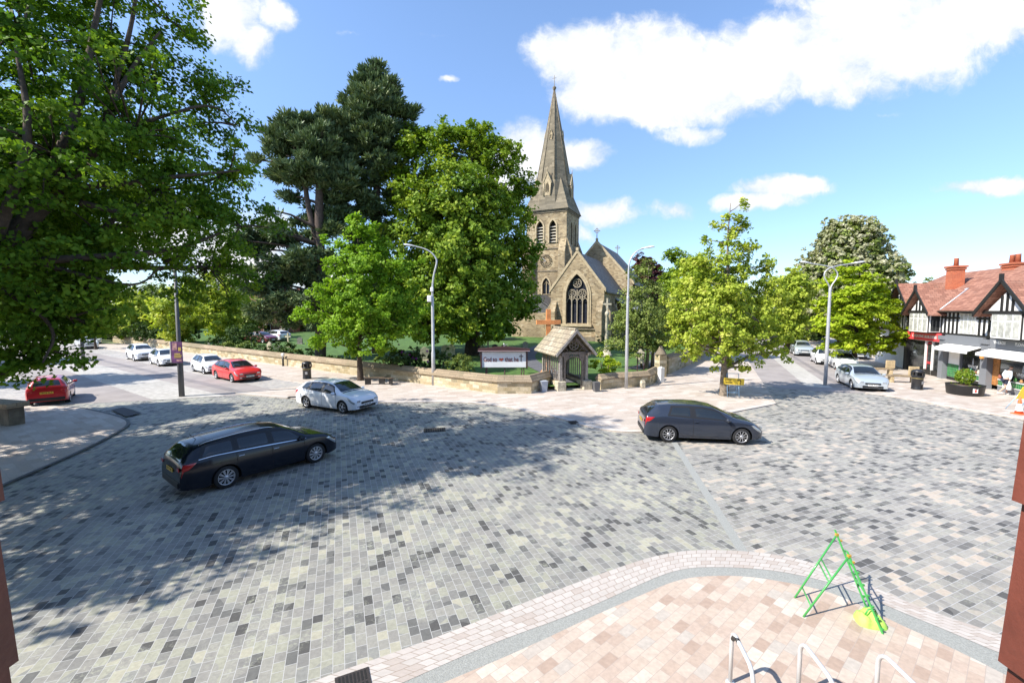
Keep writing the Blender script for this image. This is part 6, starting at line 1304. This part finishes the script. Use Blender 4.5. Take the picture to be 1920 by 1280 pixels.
bb_ = empty('ball_bush', (PX, PY, .62), 0, 'clipped round green bush growing in the black planter', 'clipped bush'); crown('foliage', [(0, 0, .50, .46)], L_lime, bb_, 302, dens=1100, clr=.07, n_per=12, size=.07, shell=6, jit=.03, lobeflat=1.0); m = MB(); m.tube([(0, 0, -.06), (0, 0, .4)], .04, 6); m.build('stem', m_bark, bb_)
# yellow road sign on a blue frame
m_yel = bsdf('yellow sign', (.72, .50, .04), .45, vary=.05); m_blue = bsdf('pale blue frame', (.32, .52, .72), .5); m_sblk = m_ink
P = g(1374, 746); t = empty('road_sign', (P.x, P.y, .05), -.05, 'yellow road sign on a pale blue frame leaning by the pointed tree', 'road sign')
for s in (-1, 1): m = MB(); m.tube([(s * .33, -.05, 0), (s * .33, .12, 1.36)], .018, 6); m.tube([(s * .33, .45, 0), (s * .33, .1, 1.1)], .015, 6); m.build('leg', m_blue, t)
m = MB(); m.tube([(-.33, .12, 1.36), (.33, .12, 1.36)], .018, 6); m.tube([(-.33, -.02, .28), (.33, -.02, .28)], .018, 6); m.build('crossbar', m_blue, t)
m = MB(); Mt = Matrix.Rotation(.06, 3, 'Y'); m.box((.02, -.02, .92), (1.15, .02, .38), M=Mt); sp_ = m.build('panel', m_yel, t)
text_mesh('EASTER', .11, m_sblk, sp_, (-.30, -.035, 1.02), (1, 0, -.06), (.06, 0, 1), .001, maxw=.36); text_mesh('MARKET', .11, m_sblk, sp_, (-.26, -.035, .86), (1, 0, -.06), (.06, 0, 1), .001, maxw=.40)
m = MB(); m.tube([(.30 + .1 * math.cos(a), -.035, .93 + .08 * math.sin(a)) for a in np.linspace(-.5, 2.8, 8)], .028, 4); m.box((.37, -.035, .82), (.05, .008, .10)); m.build('arrow', m_sblk, sp_)
# green A-frame stand and its sandbag
m_green = bsdf('bright green tube', (.05, .33, .07), .42, coat=.4); m_brass = bsdf('orange clip', (.5, .3, .05), .5)
Fa, Fb, Fc, Fd = g(1490, 1122), g(1506, 1158), g(1655, 1190), g(1628, 1128)
Aa = at(1569, 1004, 7.62); Ab = at(1592, 1044, 7.05); t0_ = Fb.copy(); t = empty('folding_stand', (t0_.x, t0_.y, .02), 0, 'green folding A-frame sign stand on the near corner paving', 'sign stand'); q = lambda v: v - Vector((t0_.x, t0_.y, 0))
Fd = Fc + (Fa - Fb); ext = 1.07
for nm, a_, b_ in (('leg', Fa, Aa), ('leg', Fb, Ab)): m = MB(); m.tube([q(a_), q(b_)], .0155, 8); m.build(nm, m_green, t)
for a_, b_ in ((Fc, Ab), (Fd, Aa)): m = MB(); m.box((q(a_) + q(b_)) / 2 + (q(b_) - q(a_)) * .035, (.03, .012, (b_ - a_).length * 1.07), M=(b_ - a_).to_track_quat('Z', 'X').to_matrix()); m.build('leg', m_green, t)
def bar(a_, b_, c_, d_, f, nm='crossbar', r=.012): m = MB(); m.tube([q(a_.lerp(b_, f)), q(c_.lerp(d_, f))], r, 6); m.build(nm, m_green, t)
bar(Fa, Aa, Fb, Ab, .17); bar(Fa, Aa, Fb, Ab, .56); bar(Fa, Aa, Fb, Ab, .62); bar(Fc, Ab, Fd, Aa, .12); bar(Fc, Ab, Fd, Aa, .5); bar(Fc, Ab, Fd, Aa, .80)
for f in (.06, .2, .34, .48, .62, .78, .92): m = MB(); m.box(q(Fc.lerp(Ab, f)) + Vector((.02, -.01, 0)), (.035, .03, .03)); m.box(q(Fd.lerp(Aa, f)) + Vector((.03, 0, 0)), (.035, .03, .03)); m.build('clip', m_green if f not in (.92,) else m_brass, t)
m = MB(); m.box(q(Ab), (.05, .04, .05)); m.build('hinge', m_brass, t); m = MB(); m.box(q(Aa), (.05, .04, .05)); m.build('hinge', m_brass, t)
S_ = g(1632, 1168); t = empty('sandbag', (S_.x, S_.y, .02), -.5, 'lime green sandbag weighting the foot of the green stand', 'sandbag'); m = MB(); NX = 12
for i in range(NX + 1):
    for j in range(9):
        u = i / NX * 2 - 1; v = j / 8 * 2 - 1; hgt = .16 * (1 - abs(u) ** 3) ** .5 * (1 - abs(v) ** 3) ** .5 * (1 + .30 * math.sin(u * 5 + v * 3) + .10 * math.sin(u * 13 - v * 9)) * (1 - .35 * max(0, u)); m.v.append((u * .22 * math.sqrt(1 - .38 * v * v), v * .19 * math.sqrt(1 - .38 * u * u) * (1 - .2 * u), .002 + max(0, hgt)))
for i in range(NX):
    for j in range(8): a = i * 9 + j; m.f.append((a, a + 9, a + 10, a + 1)); m.m.append(0); m.sm.append(True)
sb = m.build('bag', bsdf('lime fabric', (.42, .75, .12), .7, vary=.15, vscale=10), t); m = MB(); m.tube([(-.08, -.05, .14), (-.04, -.02, .22), (.05, .03, .22), (.09, .05, .14)], .012, 5); m.build('strap', m_green, t)
# bicycle hoops
m_hoop = bsdf('brushed steel hoop', (.60, .61, .62), .45, .25)
for i, (px, py, lb) in enumerate(((1372, 1203, 'steel bicycle hoop with black tape on top, leftmost of three'), (1500, 1224, 'plain steel bicycle hoop in the middle of the three'), (1646, 1246, 'plain steel bicycle hoop nearest the right window jamb'))):
    Y = (CAMH - .83) * F / (py - 580) ; q_ = at(px, py, Y); t = empty('bicycle_hoop', (q_.x, Y, .02), math.radians(-98 + 3 * i), lb, 'bicycle hoop', 'steel bicycle hoops at the bottom of the view')
    arc = [(.0, 0, -.05), (0, 0, .55)] + [(.16 - .16 * math.cos(a), 0, .60 + .17 * math.sin(a)) for a in np.linspace(.1, math.pi / 2, 6)] + [(.56 + .16 * math.sin(a), 0, .60 + .17 * math.cos(a)) for a in np.linspace(0, math.pi / 2 - .1, 6)] + [(.72, 0, .55), (.72, 0, -.05)]
    m = MB(); m.tube(arc, .026, 12); m.build('hoop', m_hoop, t); 
    for xx in (0, .72): m = MB(); m.lathe([(.06, 0), (.06, .012), (.03, .02)], 12, (xx, 0, 0)); m.build('base_plate', m_hoop, t)
    if i == 0: m = MB(); m.tube([(.04, 0, .66), (.09, 0, .73), (.16, 0, .765), (.24, 0, .77)], .029, 12); m.build('tape', m_black, t)
# cone and blue-framed yellow sign at the right edge
P = g(1910, 778); t = empty('traffic_cone', (P.x, P.y, .05), 0, 'orange and white traffic cone at the right edge', 'traffic cone'); m_orange = bsdf('cone orange', (.80, .16, .05), .5)
m = MB(); m.box((0, 0, .025), (.42, .42, .05), bev=.015); m.build('cone_base', m_orange, t); m = MB(); m.lathe([(.155, .05), (.03, .85), (.02, .86)], 18); m.build('cone_body', m_orange, t); m = MB(); m.lathe([(.143, .17), (.087, .52)], 18, cap=False); m.build('cone_sleeve', m_white, t)
P = g(1921, 772); t = empty('works_sign', (P.x, P.y, .05), 0, 'yellow triangular works sign behind the traffic cone at the right edge', 'road sign'); m = MB(); m.prism([(-.50, .62), (.5, .62), (.5, 1.2), (0, 1.32), (-.2, 1.2), (-.42, .78)], (0, -.02, 0), X_, Z_, Y_, .02); m.build('panel', m_yel, t)
for s in (-1, 1): m = MB(); m.tube([(s * .4, 0, 0), (s * .25, .1, .8)], .018, 6); m.tube([(s * .4, .5, 0), (s * .25, .12, .8)], .018, 6); m.build('leg', m_blue, t)
# white board behind the double lamp
P = g(1556, 690); q_ = at(1556, 664, P.y + 3); t = empty('information_board', (q_.x, q_.y, .05), -.35, 'plain white upright board beside the small rounded white car', 'sign board'); m = MB(); m.box((-.4, 0, .7), (.06, .06, 1.4)); m.box((.4, 0, .7), (.06, .06, 1.4)); m.build('post', m_steel, t); m = MB(); m.box((0, 0, 1.35), (.95, .06, 1.0)); m.build('board', m_white, t)
# person walking with shopping bags
P = g(1786, 743); 
P = g(1883, 741)
t = empty('person', (P.x, P.y, .05), math.atan2(-.25, 1), 'person in pale blue and white jacket and dark shorts walking with white bags', 'person')
def skin_mesh(nm, verts, edges, radii, mat, parent, sub=2, root_=0):
    me = bpy.data.meshes.new(nm); me.from_pydata(verts, edges, []); o = bpy.data.objects.new(nm, me); COL.objects.link(o); mo = o.modifiers.new('skin', 'SKIN'); mo.use_smooth_shade = True
    for i, r in enumerate(radii): me.skin_vertices[0].data[i].radius = (r, r) if not isinstance(r, tuple) else r
    me.skin_vertices[0].data[root_].use_root = True; ms_ = o.modifiers.new('sub', 'SUBSURF'); ms_.levels = sub; ms_.render_levels = sub
    me.materials.append(mat); o.parent = parent; return o
m_skin = bsdf('skin', (.55, .33, .24), .5); m_jkt = bsdf('pale jacket', (.68, .76, .84), .8, vary=.08); m_short = bsdf('dark shorts', (.02, .025, .05), .8); m_bag = bsdf('white carrier bag', (.82, .80, .80), .5); m_hair = bsdf('brown hair', (.10, .05, .03), .8)
# 0 pelvis 1 waist 2 chest 3 neck 4 head-base 5 head top ; legs stride; arms hang forward
V_ = [(0, 0, .92), (.03, 0, 1.08), (.09, 0, 1.28), (.16, 0, 1.43), (.20, 0, 1.50), (.235, 0, 1.60), (.225, 0, 1.68),
      (.0, .10, .86), (.20, .10, .48), (.14, .10, .10), (.27, .10, .04), (0, -.10, .86), (-.06, -.10, .47), (-.34, -.10, .17), (-.30, -.10, .06),
      (.10, .19, 1.38), (.02, .25, 1.13), (.16, .25, .93), (.10, -.19, 1.38), (.08, -.25, 1.12), (.02, -.25, .88)]
E_ = [(0, 1), (1, 2), (2, 3), (3, 4), (4, 5), (5, 6), (0, 7), (7, 8), (8, 9), (9, 10), (0, 11), (11, 12), (12, 13), (13, 14), (2, 15), (15, 16), (16, 17), (2, 18), (18, 19), (19, 20)]
R_s = [.11, .105, .12, .06, .05, .085, .07, .09, .06, .042, .035, .09, .06, .042, .035, .065, .045, .035, .065, .045, .035]
skin_mesh('body', V_, E_, R_s, m_skin, t)
skin_mesh('jacket', [(0.0, 0, .90), (.03, 0, 1.08), (.09, 0, 1.28), (.14, 0, 1.40), (.10, .19, 1.385), (.02, .25, 1.13), (.13, .25, .97), (.10, -.19, 1.385), (.08, -.25, 1.12), (.03, -.25, .93)], [(0, 1), (1, 2), (2, 3), (2, 4), (4, 5), (5, 6), (2, 7), (7, 8), (8, 9)], [.135, .13, .145, .07, .075, .055, .048, .075, .055, .048], m_jkt, t)
skin_mesh('shorts', [(0, 0, .93), (.0, .10, .84), (.13, .10, .60), (0, -.10, .84), (-.03, -.10, .58)], [(0, 1), (1, 2), (0, 3), (3, 4)], [.15, .11, .09, .11, .09], m_short, t)
skin_mesh('hair', [(.19, 0, 1.64), (.20, 0, 1.72)], [(0, 1)], [.10, .09], m_hair, t)
for a_, s in (((.16, .25, .90), 1), ((.02, -.25, .85), -1)):
    m = MB(); m.v += []; m.tube([(a_[0] - .01, a_[1], a_[2]), (a_[0], a_[1], a_[2] - .12), (a_[0], a_[1], a_[2] - .3), (a_[0], a_[1], a_[2] - .5), (a_[0], a_[1], a_[2] - .54)], [.02, .05, .10, .12, .08], 9); m.build('carrier_bag', m_bag, t)
for a_ in ((.20, .10, .04), (-.32, -.10, .10)): m = MB(); m.box((a_[0] + .03, a_[1], a_[2]), (.26, .1, .08), bev=.02); m.build('shoe', m_white, t)
for s in (-1, 1):
    for k in range(5):
        bx_, by_, bz_ = ((.165, .25, .92) if s > 0 else (.02, -.25, .87)); m = MB(); off_ = (k - 2) * .017; m.tube([(bx_ + off_, by_, bz_ + .01), (bx_ + off_, by_ - .01 * s, bz_ - .04), (bx_ + off_ * .8, by_ - .035 * s, bz_ - .055)], [.009, .008, .006], 5); m.build('finger', m_skin, t)
m = MB(); m.lathe([(.012, -.012), (.018, 0), (.004, .02)], 6, (.325, 0, 1.60)); m.build('nose', m_skin, t)
# window reveal either side of the camera, with the brick bay behind it
m_terra = bsdf('painted brown red tile', (.16, .045, .03), .45, vary=.25, vscale=5, bump=.2)
t = empty('window_bay', (0, -.1, 0), 0, 'brown red tile-hung jambs framing the view at both edges', 'window frame')
for s, x_, w_ in ((1, 1.0, .6), (-1, -1.015, .5)):
    for k in range(10):
        z_ = 2.0 + k * .34; m = MB(); dx = .012 * (k % 2) + (.0 if s > 0 else 0); m.prism([(0, 0), (s * w_, 0), (s * w_, .335), (.022 * s, .335)], (x_ - s * .0 + s * .0, .95, z_), X_, Z_, -Y_, .35); m.build('tile', m_terra, t)
m = MB(); m.box((0, .75, 1.85), (3.2, .6, .2)); m.build('sill', m_terra, t)
m_hb = brick_mat('dark building brick', pal((30, (0.12, 0.05, 0.035)), (40, (0.15, 0.06, 0.045)), (30, (0.10, 0.045, 0.03))), bw=.23, rh=.08, mortar=.01, mcol=(.2, .18, .15), plane='WALL', rough=.9)
t = empty('corner_building', (0, -1.6, 0), 0, 'brick building behind the viewpoint', 'building'); m = MB(); m.box((-4, -4, 4.4), (60, 8, 8.8)); m.build('wall', m_hb, t)
for i in range(-13, 11):
    for z_ in (1.4, 5.2): m = MB(); m.box((i * 2.1, .03, z_), (1.3, .1, 1.9)); f_ = m.build('window', m_white, t); m = MB(); m.box((i * 2.1, .09, z_), (1.1, .03, 1.7)); m.build('pane', m_glass, f_)
# ------------------------------------------------------------------ half-timbered shop parade on the right
m_plas = bsdf('white plaster', (.80, .79, .77), .8, vary=.05, vscale=2); m_timb = bsdf('black timber', (.018, .017, .016), .6); m_lead_ = bsdf('pale lead flashing', (.55, .55, .56), .6)
m_rtile = brick_mat('red roof tiles', pal((25, (0.26, 0.12, 0.082)), (30, (0.30, 0.145, 0.10)), (25, (0.335, 0.165, 0.115)), (20, (0.23, 0.105, 0.072))), bw=.26, rh=.15, mortar=.008, mcol=(.12, .05, .04), plane='WALL', rough=.85, bump=.4, grain=.25, stain=.3, dirt=(.2, .14, .11))
m_chim = brick_mat('orange chimney brick', pal((30, (0.42, 0.11, 0.05)), (40, (0.48, 0.13, 0.06)), (30, (0.38, 0.10, 0.05))), bw=.22, rh=.075, mortar=.008, mcol=(.45, .2, .12), plane='WALL', rough=.85, bump=.2, grain=.15)
m_gsf = bsdf('grey shopfront paint', (.19, .20, .22), .5); m_redf = bsdf('red fascia', (.80, .07, .08), .45); m_awn = bsdf('white awning', (.82, .81, .79), .8); m_greent = brick_mat('green glazed tiles', pal((50, (.01, .14, .04)), (50, (.015, .18, .05))), bw=.15, rh=.15, offset=0, mortar=.01, mcol=(.25, .35, .2), plane='WALL', rough=.2, bump=.2, grain=.05, stain=0)
m_shopg = bsdf('shop window glass', (.035, .038, .038), .06, spec=.6, vary=.5, vscale=1.2); m_curt = bsdf('curtained window', (.50, .50, .46), .25, vary=.3, vscale=3)
FU = V2(-.2997, -.9540); FN = V2(-.9540, .2997); FO = V2(33.7, 37.7)
prz = math.atan2(FU.y, FU.x)          # local x runs towards the camera along the front; local y = Rz(90) of it points away from the road?
loc_n = Vector((-FU.y, FU.x, 0))      # local +y in world
SG = 1 if loc_n.dot(FN) > 0 else -1   # sign of local y that points to the road
PR = empty('shop_parade', (FO.x, FO.y, 0.0), prz, 'black and white half-timbered shop parade with red tiled roof', 'shop building')
R3 = Matrix.Rotation(0, 3, 'Z')
def B(m, u, n, z, su, sn, sz, **k): return m.box((u, SG * n, z), (su, sn, sz), **k)
OUT = Vector((0, SG, 0)); U0, U1 = -5.5, 17.5; ZB, ZE, ZR = 3.3, 4.95, 8.1
# upper wall and structure
m = MB(); B(m, (U0 + U1) / 2, -4.6, 1.65, U1 - U0, 8.0, 3.3); m.build('core', m_void, PR) if False else None
m = MB(); B(m, (U0 + U1) / 2, -4.5, 4.1, U1 - U0, 9.0, 1.62); B(m, U0 + 3, -4.8, 1.64, 5.5, 9, 3.25); m.build('wall', m_plas, PR)
m = MB(); B(m, 9.2, -5.2, 1.62, 16.4, 7.6, 3.2); m.build('inner_wall', bsdf('dim shop interior', (.05, .045, .04), .8, vary=.4, vscale=1.5), PR)
# timber frame
tf = MB(); wins = [(-1.1, .55), (2.7, 5.2), (7.35, 8.95), (11.6, 13.9)]
def inwin(u): return any(a - .02 < u < b + .02 for a, b in wins)
u = U0 + .2
while u < U1:
    if not inwin(u): B(tf, u, .035, 4.12, .13, .07, 1.6)
    u += .44
for (a, b) in [(U0, -1.1), (.55, 2.7), (5.2, 7.35), (8.95, 11.6), (13.9, U1)]: B(tf, (a + b) / 2, .045, 4.50, b - a, .075, .14)
B(tf, (U0 + U1) / 2, .06, ZB + .03, U1 - U0, .14, .14); B(tf, (U0 + U1) / 2, .06, 4.90, U1 - U0, .12, .12); tf.build('timber_frame', m_timb, PR)
# windows flat
def casement(u0, u1, z0, z1, n, n0=.03, trans=.55):
    m = MB(); B(m, (u0 + u1) / 2, n0, (z0 + z1) / 2, u1 - u0, .08, z1 - z0); f = m.build('window', m_white, PR); k = n; wd = (u1 - u0) / k; zt_ = z0 + (z1 - z0) * .68
    for i in range(k):
        for (a, b) in ((z0 + .06, zt_ - .03), (zt_ + .03, z1 - .05)): m = MB(); B(m, u0 + wd * (i + .5), n0 + .045, (a + b) / 2, wd - .10, .02, b - a); m.build('pane', m_curt, f)
casement(7.35, 8.95, 3.42, 4.82, 4)

# gabled bays
def bay(uc, hw, u0, u1, zpk, proj=.8, far=4.8):
    m = MB(); B(m, (u0 + u1) / 2, proj / 2, 4.1, u1 - u0, proj, 1.6); m.build('bay_wall', m_timb, PR); k = 4; wd = (u1 - u0 - .1) / k
    m = MB(); B(m, (u0 + u1) / 2, proj + .02, 4.1, u1 - u0 - .12, .05, 1.46); f = m.build('window', m_white, PR)
    for i in range(k):
        for (a, b) in ((3.46, 4.38), (4.46, 4.78)): m = MB(); B(m, u0 + .06 + wd * (i + .5), proj + .05, (a + b) / 2, wd - .12, .02, b - a); m.build('pane', m_curt, f)
    for ue, s in ((u0, -1), (u1, 1)):
        m = MB(); B(m, ue + s * .02, proj / 2, 4.1, .05, proj - .12, 1.4); f2 = m.build('window', m_white, PR); m = MB(); B(m, ue + s * .05, proj / 2, 4.05, .02, proj - .26, 1.2); m.build('pane', m_shopg, f2)
    ez = 4.92; pk = zpk; m = MB(); out = [(uc - hw * .78, ez), (uc + hw * .78, ez), (uc, pk - .45)]; m.prism(out, (0, SG * (proj - .02), 0), X_, Z_, -OUT, .1); m.build('gable_panel', m_plas, PR)
    m = MB(); B(m, uc, proj + .02, ez + .0, hw * 1.7, .12, .2)
    for d in (-.42, 0, .42):
        top_ = ez + (pk - .45 - ez) * (1 - abs(d) / (hw * .78)); B(m, uc + d, proj + .02, (ez + top_) / 2, .14, .06, top_ - ez)
    m.build('gable_timber', m_timb, PR)
    m = MB()
    for s in (-1, 1): m.prism([(uc, pk - .02), (uc + s * hw, ez - .28), (uc + s * hw, ez - .02), (uc, pk + .24)], (0, SG * (proj + .42), 0), X_, Z_, -OUT, .08)
    B(m, uc, proj + .38, pk + .25, .16, .16, .5); m.build('bargeboard', m_timb, PR)
    m = MB()
    for s in (-1, 1): m.prism([(uc, pk), (uc + s * (hw + .05), ez - .3), (uc + s * (hw + .05), ez - .2), (uc, pk + .12)], (0, SG * (proj + .34), 0), X_, Z_, -OUT, proj + far)
    m.build('gable_roof', m_rtile, PR)
bay(4.0, 1.75, 2.7, 5.2, 6.5); bay(12.75, 2.2, 11.6, 13.9, 6.7)
bay(.05, 2.1, -1.1, .55, 7.2, .3, 6.0)
# main roof
m = MB(); m.prism([(SG * .42, ZE - .02), (SG * -4.5, ZR), (SG * -9.4, ZE), (SG * -9.4, ZE + .12), (SG * -4.5, ZR + .13), (SG * .42, ZE + .10)], (-3.4, 0, 0), Y_, Z_, X_, U1 + 3.4); m.build('main_roof', m_rtile, PR)
m = MB(); m._add([(-3.4, SG * .42, ZE + .1), (-3.4, SG * -9.4, ZE + .1), (-3.4, SG * -4.5, ZR + .13), (-6.5, SG * .42, ZE + .1), (-6.5, SG * -9.4, ZE + .1)], [(0, 2, 3), (3, 2, 4), (1, 4, 2)]); m.build('hip_end', m_rtile, PR)
m = MB(); B(m, (U0 + U1) / 2, .46, ZE - .0, U1 - U0, .12, .1); m.build('gutter', m_timb, PR)
# chimneys
for (uu, nn, zt2, w_, pots) in ((2.0, -2.3, 8.55, .8, 1), (4.3, -4.5, 8.5, 1.1, 2)):
    m = MB(); B(m, uu, nn, (5.5 + zt2) / 2, w_, .8, zt2 - 5.5); B(m, uu, nn, zt2 - .25, w_ + .12, .92, .14); B(m, uu, nn, zt2 - .08, w_ + .24, 1.04, .14); ch = m.build('chimney', m_chim, PR)
    for k in range(pots): m = MB(); m.lathe([(.16, zt2), (.14, zt2 + .55), (.16, zt2 + .6)], 12, (uu + (k - (pots - 1) / 2) * .55, SG * nn, 0)); m.build('chimney_pot', m_chim, ch)
    if pots == 1: m = MB(); m.prism([(SG * (nn + .55), 6.05), (SG * (nn - .5), 6.85), (SG * (nn - .5), 6.98), (SG * (nn + .55), 6.2)], (uu + .48, 0, 0), Y_, Z_, X_, .14); m.build('flashing', m_lead_, PR)
m = MB()   # valley flashings
for (uc, hw, pk) in ((4.0, 1.75, 6.5), (12.75, 2.2, 6.7)):
    n2 = -(pk - ZE) / (ZR - ZE) * 4.9 + .35
    for s in (-1, 1): m.tube([(uc + s * (hw + .0), SG * .42, ZE + .14), (uc + s * .05, SG * n2, pk + .18)], .05, 4)
m.build('valley_flashing', m_lead_, PR)
# ---- shopfronts
def pil(u, w_=.38, mat=None): m = MB(); B(m, u, .16, 1.6, w_, .34, 3.2); B(m, u, .2, 3.05, w_ + .1, .44, .3); m.build('pilaster', mat or m_gsf, PR)
# shop 1, red
m = MB(); B(m, 3.4, .12, 3.0, 4.3, .24, .62); fs = m.build('fascia', m_redf, PR)
text_mesh('CREATIVE BUILDERS', .3, m_white, fs, (3.65, SG * .26, 2.98), (-X_ if SG > 0 else X_), Z_, .005, maxw=3.2)
m = MB(); B(m, 3.4, .02, .22, 4.3, .2, .44); m.build('stall_riser', m_timb, PR)
for (a, b) in ((1.45, 1.9), (1.98, 3.55), (4.6, 5.4)): m = MB(); B(m, (a + b) / 2, .0, 1.55, b - a, .06, 2.2); m.build('shop_window', m_shopg, PR)
m = MB(); B(m, 4.07, -.02, 1.3, .72, .08, 2.5); dr2 = m.build('door', bsdf('red door', (.45, .03, .04), .4), PR); m = MB(); B(m, 4.07, .03, 1.75, .5, .04, 1.3); B(m, 4.07, .03, .62, .5, .04, .5); m.build('pane', m_shopg, dr2)
m = MB()
for uu in (3.62, 4.5): B(m, uu, .05, 1.35, .09, .14, 2.66)
m.build('door_frame', m_white, PR); m = MB(); B(m, 3.4, .06, 2.66, 4.2, .1, .05); m.build('light_strip', m_lens, PR)
m = MB(); B(m, 1.15, .1, 1.6, .45, .3, 3.2); m.build('pilaster', m_timb, PR)
# shop 2 and 3, grey with awnings
pil(6.0, .5); pil(10.35, .6); pil(15.2, .6); 
def awning(u0, u1, z, d, drop): 
    m = MB(); m.prism([(SG * .2, z), (SG * (.2 + d), z - drop), (SG * (.2 + d), z - drop - .17), (SG * (.2 + d) - SG * .02, z - drop - .17), (SG * (.18 + d), z - drop - .02), (SG * .2, z - .03)], (u0, 0, 0), Y_, Z_, X_, u1 - u0); m.build('awning', m_awn, PR)
    m = MB(); B(m, (u0 + u1) / 2, .2 + d + .006, z - drop - .06, u1 - u0, .01, .02); m.build('awning_trim', bsdf('awning stripe', (.3, .3, .32), .7) if 'awning stripe' not in bpy.data.materials else bpy.data.materials['awning stripe'], PR)
for (a, b) in ((6.25, 10.05), (10.65, 14.9)):
    m = MB(); B(m, (a + b) / 2, .14, 2.98, b - a, .26, .6); fs = m.build('fascia', m_gsf, PR); awning(a + .1, b - .1, 2.66, .8, .30)
    if a > 10: text_mesh('VINEROY', .26, m_white, fs, (11.5, SG * .28, 3.05), (-X_ if SG > 0 else X_), Z_, .005, maxw=1.0); text_mesh('FLOWERS', .26, m_white, fs, (13.2, SG * .28, 3.05), (-X_ if SG > 0 else X_), Z_, .005, maxw=1.0)
m = MB(); B(m, 7.0, -.02, 1.9, 1.3, .1, 1.6); m.build('lobby_wall', m_plas, PR); m = MB(); B(m, 7.0, -.0, .74, 1.3, .12, .92); m.build('tiled_panel', m_greent, PR); m = MB(); B(m, 7.0, .0, .16, 1.3, .14, .24); m.build('plinth', m_black, PR)
m = MB(); B(m, 7.72, .05, 1.35, .1, .14, 2.6); m.build('window_post', m_gsf, PR)
def shopwin(a, b):
    m = MB(); B(m, (a + b) / 2, .0, 1.68, b - a, .05, 1.75); w2 = m.build('shop_window', m_shopg, PR)
    m = MB(); B(m, (a + b) / 2, .05, .78, b - a, .16, .07); B(m, (a + b) / 2, .06, .40, b - a, .14, .05); m.build('sill', m_lead_, PR); m = MB(); B(m, (a + b) / 2, .03, .59, b - a, .12, .30); m.build('tiled_riser', m_greent, PR); m = MB(); B(m, (a + b) / 2, .03, .2, b - a, .14, .36); m.build('plinth', m_gsf if a > 10 else m_black, PR)
    text_mesh('VINEROY', .26, m_white, w2, ((a + b) / 2, SG * .035, 1.25), (-X_ if SG > 0 else X_), Z_, .003, maxw=.95, bold=.03)
    m = MB(); uc = (a + b) / 2; B(m, uc, .035, 1.50, .14, .008, .2); B(m, uc, .035, 1.66, .09, .008, .14); B(m, uc, .035, 1.78, .05, .008, .1); B(m, uc, .035, 1.10, .7, .008, .025); m.build('window_emblem', m_gbox, w2)
    rr = random.Random(int(a * 10)); cols = [bsdf('ware %d' % i, c, .5) if ('ware %d' % i) not in bpy.data.materials else bpy.data.materials['ware %d' % i] for i, c in enumerate([(.15, .45, .38), (.6, .55, .45), (.5, .25, .1), (.08, .25, .07), (.7, .7, .68), (.35, .12, .08)])]
    for k in range(9): uu = a + (k + .5) / 9 * (b - a) + rr.uniform(-.05, .05); hh = rr.uniform(.12, .34); m = MB(); m.lathe([(.05, 0), (.09, hh * .5), (.05, hh * .9), (.06, hh)], 8, (uu, SG * .10, .82)); m.build('display_pot', cols[rr.randrange(6)], PR)
shopwin(7.85, 9.95); shopwin(11.3, 14.8)
m = MB(); B(m, 10.95, -.0, 1.5, .55, .06, 2.3); m.build('timber_panel', bsdf('orange timber', (.40, .17, .05), .6, vary=.3), PR)
m = MB(); B(m, 10.3, .40, 2.05, .22, .16, .26, bev=.04); m.build('wall_lantern', bsdf('orange lantern', (.6, .28, .08), .4), PR)
# near shop beyond the frame
m = MB(); B(m, 16.4, .0, 1.6, 2.2, .06, 2.4); m.build('shop_window', m_shopg, PR)
# end wall windows, satellite and camera bits
m = MB(); B(m, 11.0, .35, 4.55, .5, .06, .3, M=None); m.build('alarm_box', m_white, PR)
